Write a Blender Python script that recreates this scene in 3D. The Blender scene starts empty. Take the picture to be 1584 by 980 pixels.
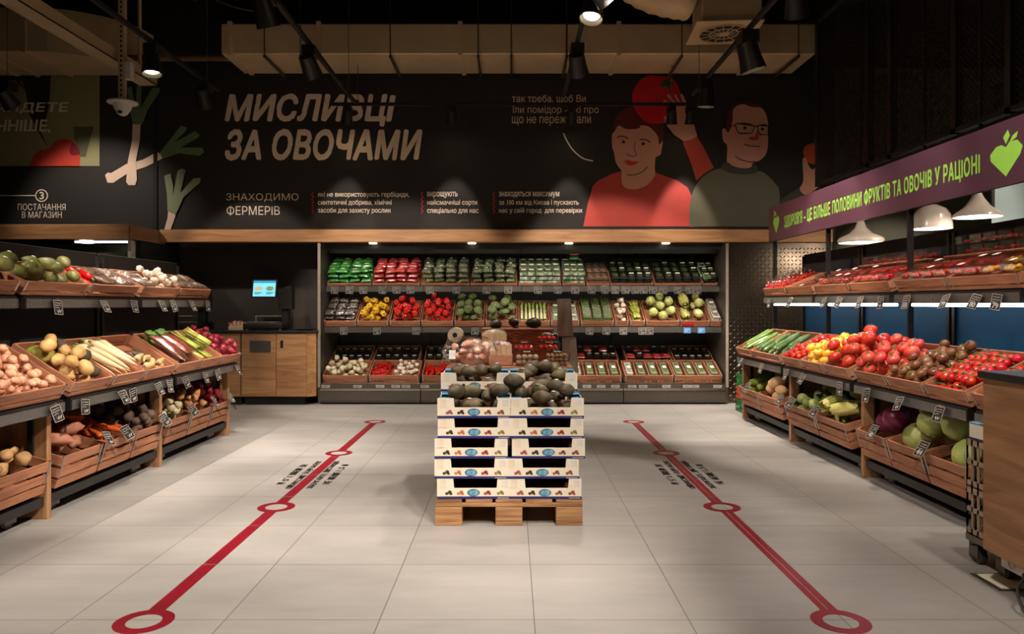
import bpy, bmesh, math, random
from math import sin, cos, pi, radians, sqrt, atan2
from mathutils import Matrix, Vector, noise, Euler
import numpy as np

# ------------------------------------------------------------------ camera, world, exposure
sc = bpy.context.scene
COL = sc.collection
F, CX, CY, CAMZ = 1147.0, 791.0, 470.0, 1.2
cam_data = bpy.data.cameras.new('camera')
cam = bpy.data.objects.new('camera', cam_data); COL.objects.link(cam)
cam.location = (0, 0, CAMZ); cam.rotation_euler = (pi/2, 0, 0)
cam_data.sensor_width = 36.0
cam_data.lens = F/1584*36
cam_data.shift_x = 1/1584
cam_data.shift_y = -20/1584
cam_data.clip_end = 60
sc.camera = cam
w = bpy.data.worlds.new('world'); sc.world = w; w.use_nodes = True
w.node_tree.nodes['Background'].inputs[0].default_value = (1.0, 0.84, 0.66, 1)
w.node_tree.nodes['Background'].inputs[1].default_value = 0.018
sc.view_settings.view_transform = 'Standard'
sc.view_settings.look = 'None'
sc.view_settings.exposure = 0.0
sc.view_settings.gamma = 1.0
sc.view_settings.use_curve_mapping = False
sc.cycles.max_bounces = 7
sc.cycles.transparent_max_bounces = 10
sc.cycles.caustics_reflective = False
sc.cycles.caustics_refractive = False

WARM = (1.0, 0.855, 0.735)
SPOT_W = 190.0          # watts of one track spot
FILL_W = 0.0
LED_E = 9.0            # tube lamps under the tomato rack shelf
CASE_E = 5.0           # tube lamps in the refrigerated cases

def wx(px, Y): return (px-CX)*Y/F
def wz(py, Y): return CAMZ-(py-CY)*Y/F

# ------------------------------------------------------------------ materials
MATS = {}
def srgb(c):
    return tuple((v/255/12.92 if v/255 <= .04045 else ((v/255+.055)/1.055)**2.4) for v in c)
def new_mat(name):
    m = bpy.data.materials.new(name); m.use_nodes = True
    nt = m.node_tree
    return m, nt, nt.nodes['Principled BSDF']
def plain(name, rgb, rough=.5, metal=0.0, emit=0.0, noise_amt=.10, scale=14.0, bump=0.0, bscale=60.0, coat=0.0, spec=.5, rand=0.0, rgb2=None, stretch=None, thresh=None, hue=0.0, sub=0.0):
    """principled material: base colour broken up by noise and, per object, by a small random value"""
    if name in MATS: return MATS[name]
    m, nt, b = new_mat(name); N = nt.nodes; L = nt.links
    c = srgb(rgb)
    tc = N.new('ShaderNodeTexCoord')
    vec = tc.outputs['Object']
    if stretch:
        mp = N.new('ShaderNodeMapping'); mp.inputs['Scale'].default_value = stretch
        L.new(vec, mp.inputs['Vector']); vec = mp.outputs['Vector']
    oi = N.new('ShaderNodeObjectInfo')
    if rand or hue:
        ad = N.new('ShaderNodeVectorMath'); ad.operation = 'ADD'
        sx = N.new('ShaderNodeMath'); sx.operation = 'MULTIPLY'; sx.inputs[1].default_value = 13.7
        L.new(oi.outputs['Random'], sx.inputs[0]); L.new(vec, ad.inputs[0]); L.new(sx.outputs[0], ad.inputs[1]); vec = ad.outputs[0]
    no = N.new('ShaderNodeTexNoise'); no.inputs['Scale'].default_value = scale; no.inputs['Detail'].default_value = 4
    L.new(vec, no.inputs['Vector'])
    rp = N.new('ShaderNodeValToRGB')
    lo, hi = (thresh if thresh else (.3, .7))
    rp.color_ramp.elements[0].position = lo; rp.color_ramp.elements[1].position = hi
    if rgb2 is not None:
        c2 = srgb(rgb2)
        rp.color_ramp.elements[0].color = (*c, 1); rp.color_ramp.elements[1].color = (*c2, 1)
    else:
        rp.color_ramp.elements[0].color = tuple(v*(1-noise_amt) for v in c)+(1,)
        rp.color_ramp.elements[1].color = tuple(min(1, v*(1+noise_amt)) for v in c)+(1,)
    L.new(no.outputs['Fac'], rp.inputs['Fac'])
    out = rp.outputs['Color']
    if rand or hue:
        hs = N.new('ShaderNodeHueSaturation')
        mr = N.new('ShaderNodeMapRange'); mr.inputs['To Min'].default_value = 1-rand; mr.inputs['To Max'].default_value = 1+rand
        L.new(oi.outputs['Random'], mr.inputs['Value']); L.new(mr.outputs[0], hs.inputs['Value'])
        if hue:
            fr = N.new('ShaderNodeMath'); fr.operation = 'MULTIPLY'; fr.inputs[1].default_value = 7.31
            f2 = N.new('ShaderNodeMath'); f2.operation = 'FRACT'
            L.new(oi.outputs['Random'], fr.inputs[0]); L.new(fr.outputs[0], f2.inputs[0])
            m2 = N.new('ShaderNodeMapRange'); m2.inputs['To Min'].default_value = .5-hue; m2.inputs['To Max'].default_value = .5+hue
            L.new(f2.outputs[0], m2.inputs['Value']); L.new(m2.outputs[0], hs.inputs['Hue'])
        L.new(out, hs.inputs['Color']); out = hs.outputs['Color']
    L.new(out, b.inputs['Base Color'])
    b.inputs['Roughness'].default_value = rough
    b.inputs['Metallic'].default_value = metal
    b.inputs['Specular IOR Level'].default_value = spec
    b.inputs['Coat Weight'].default_value = coat
    b.inputs['Coat Roughness'].default_value = .12
    if sub: b.inputs['Subsurface Weight'].default_value = sub; b.inputs['Subsurface Radius'].default_value = (.01, .005, .003); b.inputs['Subsurface Scale'].default_value = .3
    if emit:
        b.inputs['Emission Color'].default_value = (*c, 1); b.inputs['Emission Strength'].default_value = emit
    if bump:
        bn = N.new('ShaderNodeTexNoise'); bn.inputs['Scale'].default_value = bscale; bn.inputs['Detail'].default_value = 3
        L.new(vec, bn.inputs['Vector'])
        bp = N.new('ShaderNodeBump'); bp.inputs['Strength'].default_value = bump; bp.inputs['Distance'].default_value = .004
        L.new(bn.outputs['Fac'], bp.inputs['Height']); L.new(bp.outputs['Normal'], b.inputs['Normal'])
    MATS[name] = m
    return m
def wood(name, rgb, rgb2, axis=1, rough=.5, scale=1.0, world=False, rand=.12):
    """grain stretched along one object axis (0 x, 1 y, 2 z)"""
    if name in MATS: return MATS[name]
    m, nt, b = new_mat(name); N = nt.nodes; L = nt.links
    tc = N.new('ShaderNodeTexCoord'); mp = N.new('ShaderNodeMapping')
    s = [14*scale]*3; s[axis] = 1.3*scale
    mp.inputs['Scale'].default_value = s
    L.new(tc.outputs['Object'], mp.inputs['Vector'])
    oi = N.new('ShaderNodeObjectInfo')
    ad = N.new('ShaderNodeVectorMath'); ad.operation = 'ADD'
    mu = N.new('ShaderNodeMath'); mu.operation = 'MULTIPLY'; mu.inputs[1].default_value = 31.0
    L.new(oi.outputs['Random'], mu.inputs[0]); L.new(mp.outputs[0], ad.inputs[0]); L.new(mu.outputs[0], ad.inputs[1])
    n1 = N.new('ShaderNodeTexNoise'); n1.inputs['Scale'].default_value = 1.6; n1.inputs['Detail'].default_value = 8; n1.inputs['Distortion'].default_value = 1.2
    L.new(ad.outputs[0], n1.inputs['Vector'])
    rp = N.new('ShaderNodeValToRGB'); rp.color_ramp.elements[0].position = .32; rp.color_ramp.elements[1].position = .68
    rp.color_ramp.elements[0].color = (*srgb(rgb2), 1); rp.color_ramp.elements[1].color = (*srgb(rgb), 1)
    L.new(n1.outputs['Fac'], rp.inputs['Fac'])
    hs = N.new('ShaderNodeHueSaturation'); mr = N.new('ShaderNodeMapRange'); mr.inputs['To Min'].default_value = 1-rand; mr.inputs['To Max'].default_value = 1+rand
    L.new(oi.outputs['Random'], mr.inputs['Value']); L.new(mr.outputs[0], hs.inputs['Value']); L.new(rp.outputs['Color'], hs.inputs['Color'])
    L.new(hs.outputs['Color'], b.inputs['Base Color'])
    b.inputs['Roughness'].default_value = rough
    bp = N.new('ShaderNodeBump'); bp.inputs['Strength'].default_value = .12; bp.inputs['Distance'].default_value = .003
    L.new(n1.outputs['Fac'], bp.inputs['Height']); L.new(bp.outputs['Normal'], b.inputs['Normal'])
    MATS[name] = m
    return m
def film(name, tint=(1, 1, 1), amount=.10, rough=.12, bump=.6, scale=26.0):
    """clear plastic film: mostly transparent, glossy where it turns away and on its crinkles"""
    if name in MATS: return MATS[name]
    m, nt, b = new_mat(name); N = nt.nodes; L = nt.links
    N.remove(b); out = N['Material Output']
    tr = N.new('ShaderNodeBsdfTransparent'); tr.inputs[0].default_value = (*tint, 1)
    gl = N.new('ShaderNodeBsdfGlossy'); gl.inputs['Roughness'].default_value = rough
    gl.inputs['Color'].default_value = (.9, .9, .9, 1)
    lw = N.new('ShaderNodeLayerWeight'); lw.inputs['Blend'].default_value = .35
    mr = N.new('ShaderNodeMapRange'); mr.inputs['To Min'].default_value = amount; mr.inputs['To Max'].default_value = min(1, amount+.55)
    tc = N.new('ShaderNodeTexCoord'); no = N.new('ShaderNodeTexNoise'); no.inputs['Scale'].default_value = scale; no.inputs['Detail'].default_value = 5
    oi = N.new('ShaderNodeObjectInfo'); ad = N.new('ShaderNodeVectorMath'); ad.operation = 'ADD'
    L.new(tc.outputs['Object'], ad.inputs[0]); L.new(oi.outputs['Random'], ad.inputs[1]); L.new(ad.outputs[0], no.inputs['Vector'])
    bp = N.new('ShaderNodeBump'); bp.inputs['Strength'].default_value = bump; bp.inputs['Distance'].default_value = .02
    L.new(no.outputs['Fac'], bp.inputs['Height']); L.new(bp.outputs['Normal'], gl.inputs['Normal']); L.new(bp.outputs['Normal'], lw.inputs['Normal'])
    mx = N.new('ShaderNodeMixShader')
    L.new(lw.outputs['Facing'], mr.inputs['Value']); L.new(mr.outputs[0], mx.inputs[0]); L.new(tr.outputs[0], mx.inputs[1]); L.new(gl.outputs[0], mx.inputs[2])
    L.new(mx.outputs[0], out.inputs['Surface'])
    MATS[name] = m
    return m

BLACK = plain('black_metal', (30, 28, 27), .42, .0, noise_amt=.15)
BLACKW = plain('matt_black_paint', (22, 20, 19), .8, noise_amt=.12, scale=3)
GREYM = plain('grey_metal', (120, 114, 106), .38, .75, noise_amt=.08)
STEEL = plain('brushed_steel', (170, 164, 155), .3, 1.0, noise_amt=.08, stretch=(1, 1, 20))
ZINC = plain('galvanised_duct', (216, 190, 150), .55, .25, noise_amt=.08, scale=2.5)
WHITEP = plain('white_plastic', (228, 222, 212), .4, noise_amt=.03)
CREAM = plain('cream_card', (246, 238, 218), .7, noise_amt=.03, scale=5)
OAK = wood('oak_board_upright', (186, 140, 98), (146, 104, 70), 2, .5)
OAKX = wood('oak_board_lengthwise', (186, 140, 96), (150, 106, 68), 0, .5, .7)
OAKY = wood('oak_board_deep', (178, 132, 92), (140, 98, 66), 1, .5, .8)
CRATE = wood('crate_wood', (184, 126, 92), (144, 92, 66), 0, .65, 1.6)
CRATEV = wood('crate_side_wood', (180, 122, 88), (138, 88, 62), 1, .65, 1.6)
PALLETW = wood('pallet_wood', (196, 150, 104), (140, 98, 64), 0, .7, 1.4, rand=.18)
CHALK = plain('white_chalk_ink', (214, 210, 200), .7, noise_amt=.1)
CARDB = plain('black_price_card', (38, 36, 35), .5, noise_amt=.1)
LEAF = plain('green_leaf', (70, 110, 40), .5, rgb2=(104, 140, 58), scale=30, rand=.15)
CLEAR = film('clear_plastic_film', (1, 1, 1), .06)
BAGF = film('crinkled_bag_film', (1, 1, 1), .22, .1, 1.0, 30)
RIGID = film('rigid_clear_plastic', (.97, .97, .97), .05, .06, .12, 12)

# ------------------------------------------------------------------ mesh builder
class MB:
    def __init__(s): s.v = []; s.f = []; s.m = []
    def add(s, vs, fs, M=None, mi=0):
        b = len(s.v)
        s.v += [tuple(M @ Vector(p)) for p in vs] if M is not None else [tuple(p) for p in vs]
        s.f += [tuple(b+i for i in f) for f in fs]; s.m += [mi]*len(fs)
        return s
    def box(s, x0, x1, y0, y1, z0, z1, M=None, mi=0):
        vs = [(x, y, z) for z in (z0, z1) for y in (y0, y1) for x in (x0, x1)]
        return s.add(vs, [(0, 2, 3, 1), (4, 5, 7, 6), (0, 1, 5, 4), (2, 6, 7, 3), (0, 4, 6, 2), (1, 3, 7, 5)], M, mi)
    def prism(s, poly, h0, h1, M=None, mi=0):
        """polygon in local xy, thick from z h0 to h1"""
        n = len(poly)
        a = sum(poly[i][0]*poly[(i+1) % n][1]-poly[(i+1) % n][0]*poly[i][1] for i in range(n))
        if a < 0: poly = poly[::-1]
        vs = [(x, y, h0) for x, y in poly]+[(x, y, h1) for x, y in poly]
        fs = [tuple(range(n))[::-1], tuple(range(n, 2*n))]+[(i, (i+1) % n, n+(i+1) % n, n+i) for i in range(n)]
        return s.add(vs, fs, M, mi)
    def grid(s, rows, closed=True, capped=True, M=None, mi=0):
        n = len(rows[0]); vs = [p for r in rows for p in r]; fs = []
        for i in range(len(rows)-1):
            for j in range(n if closed else n-1):
                k = (j+1) % n
                fs.append((i*n+j, i*n+k, (i+1)*n+k, (i+1)*n+j))
        if capped:
            fs.append(tuple(range(n))[::-1]); fs.append(tuple(range((len(rows)-1)*n, len(rows)*n)))
        return s.add(vs, fs, M, mi)
    def lathe(s, prof, n=16, M=None, mi=0):
        rows = [[(r*cos(2*pi*j/n), r*sin(2*pi*j/n), z) for j in range(n)] for r, z in prof]
        return s.grid(rows, True, True, M, mi)
    def tube(s, pts, r, n=8, M=None, mi=0):
        pts = [Vector(p) for p in pts]; rows = []
        rr = r if isinstance(r, (list, tuple)) else [r]*len(pts)
        t0 = (pts[1]-pts[0]).normalized()
        a = t0.orthogonal().normalized()
        for i, p in enumerate(pts):
            t = (pts[min(i+1, len(pts)-1)]-pts[max(i-1, 0)]).normalized()
            a = (a-t*a.dot(t)).normalized(); b = t.cross(a)
            rows.append([tuple(p+a*rr[i]*cos(2*pi*j/n)+b*rr[i]*sin(2*pi*j/n)) for j in range(n)])
        return s.grid(rows, True, True, M, mi)
    def blob(s, fn, nu=16, nv=10, M=None, mi=0):
        """fn(theta from +z, phi) -> point; poles closed"""
        vs = [fn(0, 0)]+[fn(pi*i/nv, 2*pi*j/nu) for i in range(1, nv) for j in range(nu)]+[fn(pi, 0)]
        fs = [(0, 1+j, 1+(j+1) % nu) for j in range(nu)]
        for i in range(nv-2):
            for j in range(nu):
                a = 1+i*nu; fs.append((a+j, a+nu+j, a+nu+(j+1) % nu, a+(j+1) % nu))
        e = len(vs)-1; a = 1+(nv-2)*nu
        fs += [(e, a+(j+1) % nu, a+j) for j in range(nu)]
        return s.add(vs, fs, M, mi)
    def ell(s, c, r, nu=14, nv=8, M=None, mi=0):
        return s.blob(lambda t, p: (c[0]+r[0]*sin(t)*cos(p), c[1]+r[1]*sin(t)*sin(p), c[2]+r[2]*cos(t)), nu, nv, M, mi)
    def mesh(s, name, mats, smooth=False, bevel=0.0, angle=40):
        me = bpy.data.meshes.new(name); me.from_pydata(s.v, [], s.f)
        for m in (mats if isinstance(mats, (list, tuple)) else [mats]): me.materials.append(m)
        if len(set(s.m)) > 1: me.polygons.foreach_set('material_index', s.m)
        if bevel:
            bm = bmesh.new(); bm.from_mesh(me)
            bmesh.ops.bevel(bm, geom=[e for e in bm.edges if len(e.link_faces) == 2 and e.calc_face_angle(0) > .6], offset=bevel, segments=1, affect='EDGES', profile=.7)
            bm.to_mesh(me); bm.free()
        if smooth:
            me.polygons.foreach_set('use_smooth', [True]*len(me.polygons))
            if angle < 180: me.set_sharp_from_angle(angle=radians(angle))
        me.update()
        return me
def link(name, me, parent=None, M=None):
    o = bpy.data.objects.new(name, me); COL.objects.link(o)
    if parent is not None: o.parent = parent
    if M is not None: o.matrix_basis = M
    return o
def obj(name, mb, mats, parent=None, M=None, **k):
    return link(name, mb.mesh(name, mats, **k), parent, M)
def tag(o, label=None, cat=None, group=None, kind=None):
    if label: o['label'] = label
    if cat: o['category'] = cat
    if group: o['group'] = group
    if kind: o['kind'] = kind
    return o
def empty(name, M=None, label=None, cat=None, group=None):
    o = link(name, None, None, M); o.empty_display_size = .05
    return tag(o, label, cat, group)
def struct(name, mb, mats, **k):
    return tag(obj(name, mb, mats, **k), kind='structure')
def frame(o, right, up):
    r = Vector(right).normalized(); u = Vector(up); u = (u-r*u.dot(r)).normalized(); n = r.cross(u)
    return Matrix(((r.x, u.x, n.x, o[0]), (r.y, u.y, n.y, o[1]), (r.z, u.z, n.z, o[2]), (0, 0, 0, 1)))
def T(x, y, z): return Matrix.Translation((x, y, z))
def R(a, ax): return Matrix.Rotation(a, 4, ax)

def text_fill(body, shear, space, align, res, line):
    """filled outlines of a text: triangulated, and kept where the outlines wind round a point (overlapping strokes stay whole)"""
    from mathutils.geometry import delaunay_2d_cdt
    cu = bpy.data.curves.new('lettering', 'FONT'); cu.body = body; cu.size = 1; cu.shear = shear; cu.fill_mode = 'NONE'
    cu.space_character = space; cu.align_x = align; cu.resolution_u = res; cu.space_line = line
    o = bpy.data.objects.new('lettering', cu); COL.objects.link(o)
    me = bpy.data.meshes.new_from_object(o.evaluated_get(bpy.context.evaluated_depsgraph_get()))
    bpy.data.objects.remove(o); bpy.data.curves.remove(cu)
    co = [Vector((v.co.x, v.co.y)) for v in me.vertices]; ed = [tuple(e.vertices) for e in me.edges]
    nxt = {}
    for i, j in ed: nxt.setdefault(i, []).append(j); nxt.setdefault(j, []).append(i)
    seen, loops = set(), []
    for i in range(len(co)):                     # walk each outline in the order of its points
        if i in seen or i not in nxt: continue
        lp = [i]; seen.add(i); cur = i
        while True:
            c = [j for j in nxt[cur] if j not in seen]
            if not c: break
            cur = i+len(lp) if i+len(lp) in c else c[0]; lp.append(cur); seen.add(cur)
        loops.append(lp)
    bpy.data.meshes.remove(me)
    E = np.array([(co[lp[k]].x, co[lp[k]].y, co[lp[(k+1) % len(lp)]].x, co[lp[(k+1) % len(lp)]].y) for lp in loops for k in range(len(lp))])
    v, _, f, *_r = delaunay_2d_cdt(co, [(lp[k], lp[(k+1) % len(lp)]) for lp in loops for k in range(len(lp))], [], 0, 1e-6)
    P = np.array([(p.x, p.y) for p in v]); out = []
    C = np.array([P[list(t)].mean(0) for t in f])
    for t, (cx, cy) in zip(f, C):
        up = (E[:, 1] <= cy) & (E[:, 3] > cy); dn = (E[:, 3] <= cy) & (E[:, 1] > cy)
        m = up | dn
        xs = E[m, 0]+(cy-E[m, 1])*(E[m, 2]-E[m, 0])/(E[m, 3]-E[m, 1])
        if int((up[m].astype(int)-dn[m].astype(int))[xs > cx].sum()) != 0: out.append(tuple(t))
    me = bpy.data.meshes.new('lettering'); me.from_pydata([(x, y, 0) for x, y in P], [], out)
    bm = bmesh.new(); bm.from_mesh(me); bmesh.ops.delete(bm, geom=[q for q in bm.verts if not q.link_faces], context='VERTS'); bmesh.ops.recalc_face_normals(bm, faces=bm.faces[:])
    if bm.faces and sum(q.normal.z for q in bm.faces) < 0: bmesh.ops.reverse_faces(bm, faces=bm.faces[:])
    bm.to_mesh(me); bm.free()
    return me
def text_mesh(body, bold=0.0, shear=0.0, thick=.0012, mat=CHALK, space=1.0, align='LEFT', rough=0.0, seed=1, res=3, line=1.0):
    """lettering as a mesh in xy (right, up), normalised to its own bounding box 0..1"""
    me = text_fill(body.replace('І', 'I'), shear, space, align, res, line)
    co = np.empty(len(me.vertices)*3); me.vertices.foreach_get('co', co); co = co.reshape(-1, 3)
    lo, hi = co.min(0), co.max(0)
    asp = (hi[0]-lo[0])/(hi[1]-lo[1])
    co[:, :2] = (co[:, :2]-lo[:2])/(hi[:2]-lo[:2])
    if rough:
        rg = random.Random(seed)
        for c in co: c[0] += rg.uniform(-1, 1)*rough/asp; c[1] += rg.uniform(-1, 1)*rough
    me.vertices.foreach_set('co', co.reshape(-1))
    if bold:                                    # heavier strokes: the same letters again, moved round a small circle
        bw = bold*.75; vs, fs = [], []
        n0 = len(co); pf = [tuple(p.vertices) for p in me.polygons]
        h0 = hi[1]-lo[1]; w0 = hi[0]-lo[0]
        for q in range(9):
            a = 2*pi*q/8; dx, dy = (0, 0) if q == 8 else (bw*cos(a)/w0, bw*sin(a)/h0)
            vs += [(c[0]+dx, c[1]+dy, c[2]+.0003*q) for c in co]; fs += [tuple(i+q*n0 for i in f) for f in pf]
        bpy.data.meshes.remove(me); me = bpy.data.meshes.new('lettering'); me.from_pydata(vs, [], fs)
    me.materials.clear(); me.materials.append(mat)
    return me
def text_on(name, body, M, x0, y0, x1, y1, mat, parent, **k):
    """lettering stretched to the rectangle x0..x1, y0..y1 in the plane M"""
    me = text_mesh(body, mat=mat, **k)
    o = link(name, me, parent)
    o.matrix_basis = M @ T(x0, y0, 0) @ Matrix.Diagonal((x1-x0, y1-y0, 1, 1))
    return o

# ================================================================== THE SETTING
YW = 9.05            # plane of the printed wall above the cases
# floor: large grey tiles
def floor_mat():
    m, nt, b = new_mat('grey_floor_tile'); N = nt.nodes; L = nt.links
    tc = N.new('ShaderNodeTexCoord'); mp = N.new('ShaderNodeMapping'); mp.inputs['Location'].default_value = (-.087, -2.82, 0)
    L.new(tc.outputs['Object'], mp.inputs['Vector'])
    br = N.new('ShaderNodeTexBrick'); br.offset = 0; br.squash = 1
    br.inputs['Scale'].default_value = 1; br.inputs['Brick Width'].default_value = .588; br.inputs['Row Height'].default_value = .6
    br.inputs['Mortar Size'].default_value = .0024; br.inputs['Mortar Smooth'].default_value = .3; br.inputs['Bias'].default_value = 0
    br.inputs['Color1'].default_value = (.37, .362, .350, 1); br.inputs['Color2'].default_value = (.40, .392, .378, 1); br.inputs['Mortar'].default_value = (.15, .138, .125, 1)
    L.new(mp.outputs[0], br.inputs['Vector'])
    no = N.new('ShaderNodeTexNoise'); no.inputs['Scale'].default_value = 2.2; no.inputs['Detail'].default_value = 8; no.inputs['Roughness'].default_value = .65
    mp2 = N.new('ShaderNodeMapping'); mp2.inputs['Scale'].default_value = (.7, 2.2, 1); L.new(tc.outputs['Object'], mp2.inputs['Vector']); L.new(mp2.outputs[0], no.inputs['Vector'])
    rp = N.new('ShaderNodeValToRGB'); rp.color_ramp.elements[0].position = .25; rp.color_ramp.elements[1].position = .8
    rp.color_ramp.elements[0].color = (.80, .80, .79, 1); rp.color_ramp.elements[1].color = (1.1, 1.09, 1.07, 1)
    L.new(no.outputs['Fac'], rp.inputs['Fac'])
    mx = N.new('ShaderNodeMix'); mx.data_type = 'RGBA'; mx.blend_type = 'MULTIPLY'; mx.inputs['Factor'].default_value = 1
    L.new(br.outputs['Color'], mx.inputs['A']); L.new(rp.outputs['Color'], mx.inputs['B']); L.new(mx.outputs['Result'], b.inputs['Base Color'])
    b.inputs['Roughness'].default_value = .42; b.inputs['Specular IOR Level'].default_value = .35
    bp = N.new('ShaderNodeBump'); bp.inputs['Strength'].default_value = .25; bp.inputs['Distance'].default_value = .002; bp.invert = True
    L.new(br.outputs['Fac'], bp.inputs['Height']); L.new(bp.outputs['Normal'], b.inputs['Normal'])
    return m
struct('floor', MB().box(-9, 9, -2.5, 13, -.1, 0), floor_mat())
CEILM = plain('dark_ceiling', (54, 44, 36), .95, noise_amt=.2, scale=1.5)
struct('ceiling', MB().box(-9, 9, -2.5, 13, 5.3, 5.4), CEILM)
WALLD = plain('black_wall_paint', (32, 28, 25), .75, noise_amt=.06, scale=2)
OLIVEW = plain('olive_grey_wall', (136, 134, 116), .9, noise_amt=.05, scale=1.5)
struct('wall_left', MB().box(-9.1, -9, -2.5, 13, 0, 5.3), WALLD)
struct('wall_right', MB().box(9, 9.1, -2.5, 13, 0, 5.3), OLIVEW)
struct('wall_rear', MB().box(-9, 9, -2.6, -2.5, 0, 5.3), WALLD)
struct('wall_far', MB().box(3.95, 9, 12.9, 13, 0, 5.3), OLIVEW)
struct('wall_back', MB().box(-9, 3.95, YW, YW+.08, 1.97, 5.3), WALLD)
struct('wall_niche', MB().box(-9, 3.95, 10.05, 10.15, 0, 2.06), WALLD)
struct('wall_side', MB().box(3.87, 3.95, YW+.08, 12.9, 0, 5.3), OLIVEW)
struct('ceiling_niche', MB().box(-9, 3.87, YW+.08, 10.05, 1.98, 2.06), WALLD)
struct('wall_counter', MB().box(-4.22, -2.345, 9.42, 9.5, 0, 1.97), plain('brown_black_panel', (58, 52, 46), .6, noise_amt=.06, scale=2))
# wooden fascia over the cases, stepping forward at the corner
struct('trim_1', MB().box(-4.22, 3.86, 8.9, YW, 1.945, 2.095), OAKX, bevel=.004)
struct('trim_2', MB().box(-4.28, -4.225, 8.31, YW, 1.925, 2.085), OAKY, bevel=.004)
struct('trim_3', MB().box(-8.9, -4.285, 8.3, 8.36, 1.925, 2.092), OAKX, bevel=.004)
struct('ceiling_step', MB().box(-8.9, -4.285, 8.365, YW, 2.06, 2.085), BLACKW)
struct('trim_4', MB().box(-4.36, -4.315, YW-.02, YW, 2.09, 4.6), BLACKW)
struct('column_black', MB().box(-4.27, -4.225, 8.45, 9.4, 0, 1.92), BLACKW)

# ---- chequer plate panel beside the cases
def chequer():
    b = MB().box(2.62, 3.84, 9.0, 9.012, 0, 1.94)
    n = 0
    p = .047
    for j in range(int(1.94/p)-1):
        for i in range(int(1.24/p)-1):
            x = 2.62+p*(i+.8); z = p*(j+.8); a = pi/4 if (i+j) % 2 else -pi/4
            u = Vector((cos(a), 0, sin(a))); v = Vector((-sin(a), 0, cos(a))); c = Vector((x, 9.0, z))
            L_, W_ = .0225, .0085
            pts = [c+u*L_, c+v*W_, c-u*L_, c-v*W_]
            top = [c+u*L_*.5+Vector((0, -.007, 0)), c-u*L_*.5+Vector((0, -.007, 0))]
            b.add([tuple(q) for q in pts+top], [(0, 1, 5, 4)[::-1] if 0 else (0, 4, 5, 1), (2, 1, 5), (2, 5, 4, 3) if 0 else (2, 5, 3), (3, 5, 4), (3, 4, 0)])
    return b
o = obj('chequer_plate', chequer(), plain('chequer_steel', (118, 106, 92), .3, 1.0, noise_amt=.12, scale=3))
tag(o, 'steel chequer plate panel beside the refrigerated cases', 'metal panel')

# ================================================================== PRINTED WALL
def px_poly(pts, Y, fx, y0, y1):
    """outline in picture-measured points, built as a thin print on the plane Y"""
    return None
mural = empty('printed_mural', T(0, YW-.004, 0), 'long black mural with painted slogans and two cartoon people above the cases', 'mural')
MUR = frame((0, 0, 0), (1, 0, 0), (0, 0, 1))     # local plane: right +x, up +z, normal -y
def mcol(name, c, rough=.75): return plain('print_'+name, c, rough, noise_amt=.05, scale=3)
LAYER = [0]
def mpoly(name, pts, mat, parent, conv, lay=1):
    """one printed shape; conv maps zoom pixels to photo pixels"""
    q = []
    for p in pts:
        x, y = conv(*p); q.append((wx(x, YW), wz(y, YW)))
    off = .003*lay
    return obj(name, MB().prism(q, off-.0028, off), mat, parent, MUR if parent is mural else None)
def mline(name, pts, wd, mat, parent, conv, lay=2):
    q = [Vector((wx(conv(*p)[0], YW), wz(conv(*p)[1], YW))) for p in pts]
    b = MB(); vs = []
    for i, p in enumerate(q):
        t = (q[min(i+1, len(q)-1)]-q[max(i-1, 0)]).normalized(); n = Vector((-t.y, t.x))*wd/2
        vs += [p+n, p-n]
    off = .003*lay
    for i in range(len(q)-1):
        a, bb, d, e = vs[2*i], vs[2*i+1], vs[2*i+3], vs[2*i+2]
        b.prism([tuple(a), tuple(bb), tuple(d), tuple(e)], off-.0028, off)
    return obj(name, b, mat, parent, MUR if parent is mural else None)
def smooth_poly(pts, k=4):
    """closed Catmull-Rom through the points"""
    n = len(pts); out = []
    for i in range(n):
        p0, p1, p2, p3 = [Vector(pts[(i+d) % n]) for d in (-1, 0, 1, 2)]
        for s in range(k):
            t = s/k
            out.append(tuple(.5*((2*p1)+(p2-p0)*t+(2*p0-5*p1+4*p2-p3)*t*t+(3*p1-p0-3*p2+p3)*t**3)))
    return out
def smooth_line(pts, k=5):
    out = []
    n = len(pts)
    for i in range(n-1):
        p0, p1, p2, p3 = [Vector(pts[min(max(i+d, 0), n-1)]) for d in (-1, 0, 1, 2)]
        for s in range(k):
            t = s/k
            out.append(tuple(.5*((2*p1)+(p2-p0)*t+(2*p0-5*p1+4*p2-p3)*t*t+(3*p1-p0-3*p2+p3)*t**3)))
    return out+[tuple(pts[-1])]
def ellipse(cx, cy, rx, ry, n=28): return [(cx+rx*cos(2*pi*i/n), cy+ry*sin(2*pi*i/n)) for i in range(n)]
idc = lambda x, y: (x, y)
def mtext(body, x0, y0, x1, y1, mat, parent=mural, name='lettering', lay=1, **k):
    return text_on(name, body, (MUR if parent is mural else Matrix.Identity(4)) @ T(0, 0, .003*lay), wx(x0, YW), wz(y1, YW), wx(x1, YW), wz(y0, YW), mat, parent, **k)
P_TXT = mcol('pale_lettering', (236, 220, 200)); P_TXT2 = mcol('slogan_lettering', (236, 214, 192))
obj('mural_board', MB().box(-4.31, 3.72, -.0012, 0, 2.10, 3.985), WALLD, mural)
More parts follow.
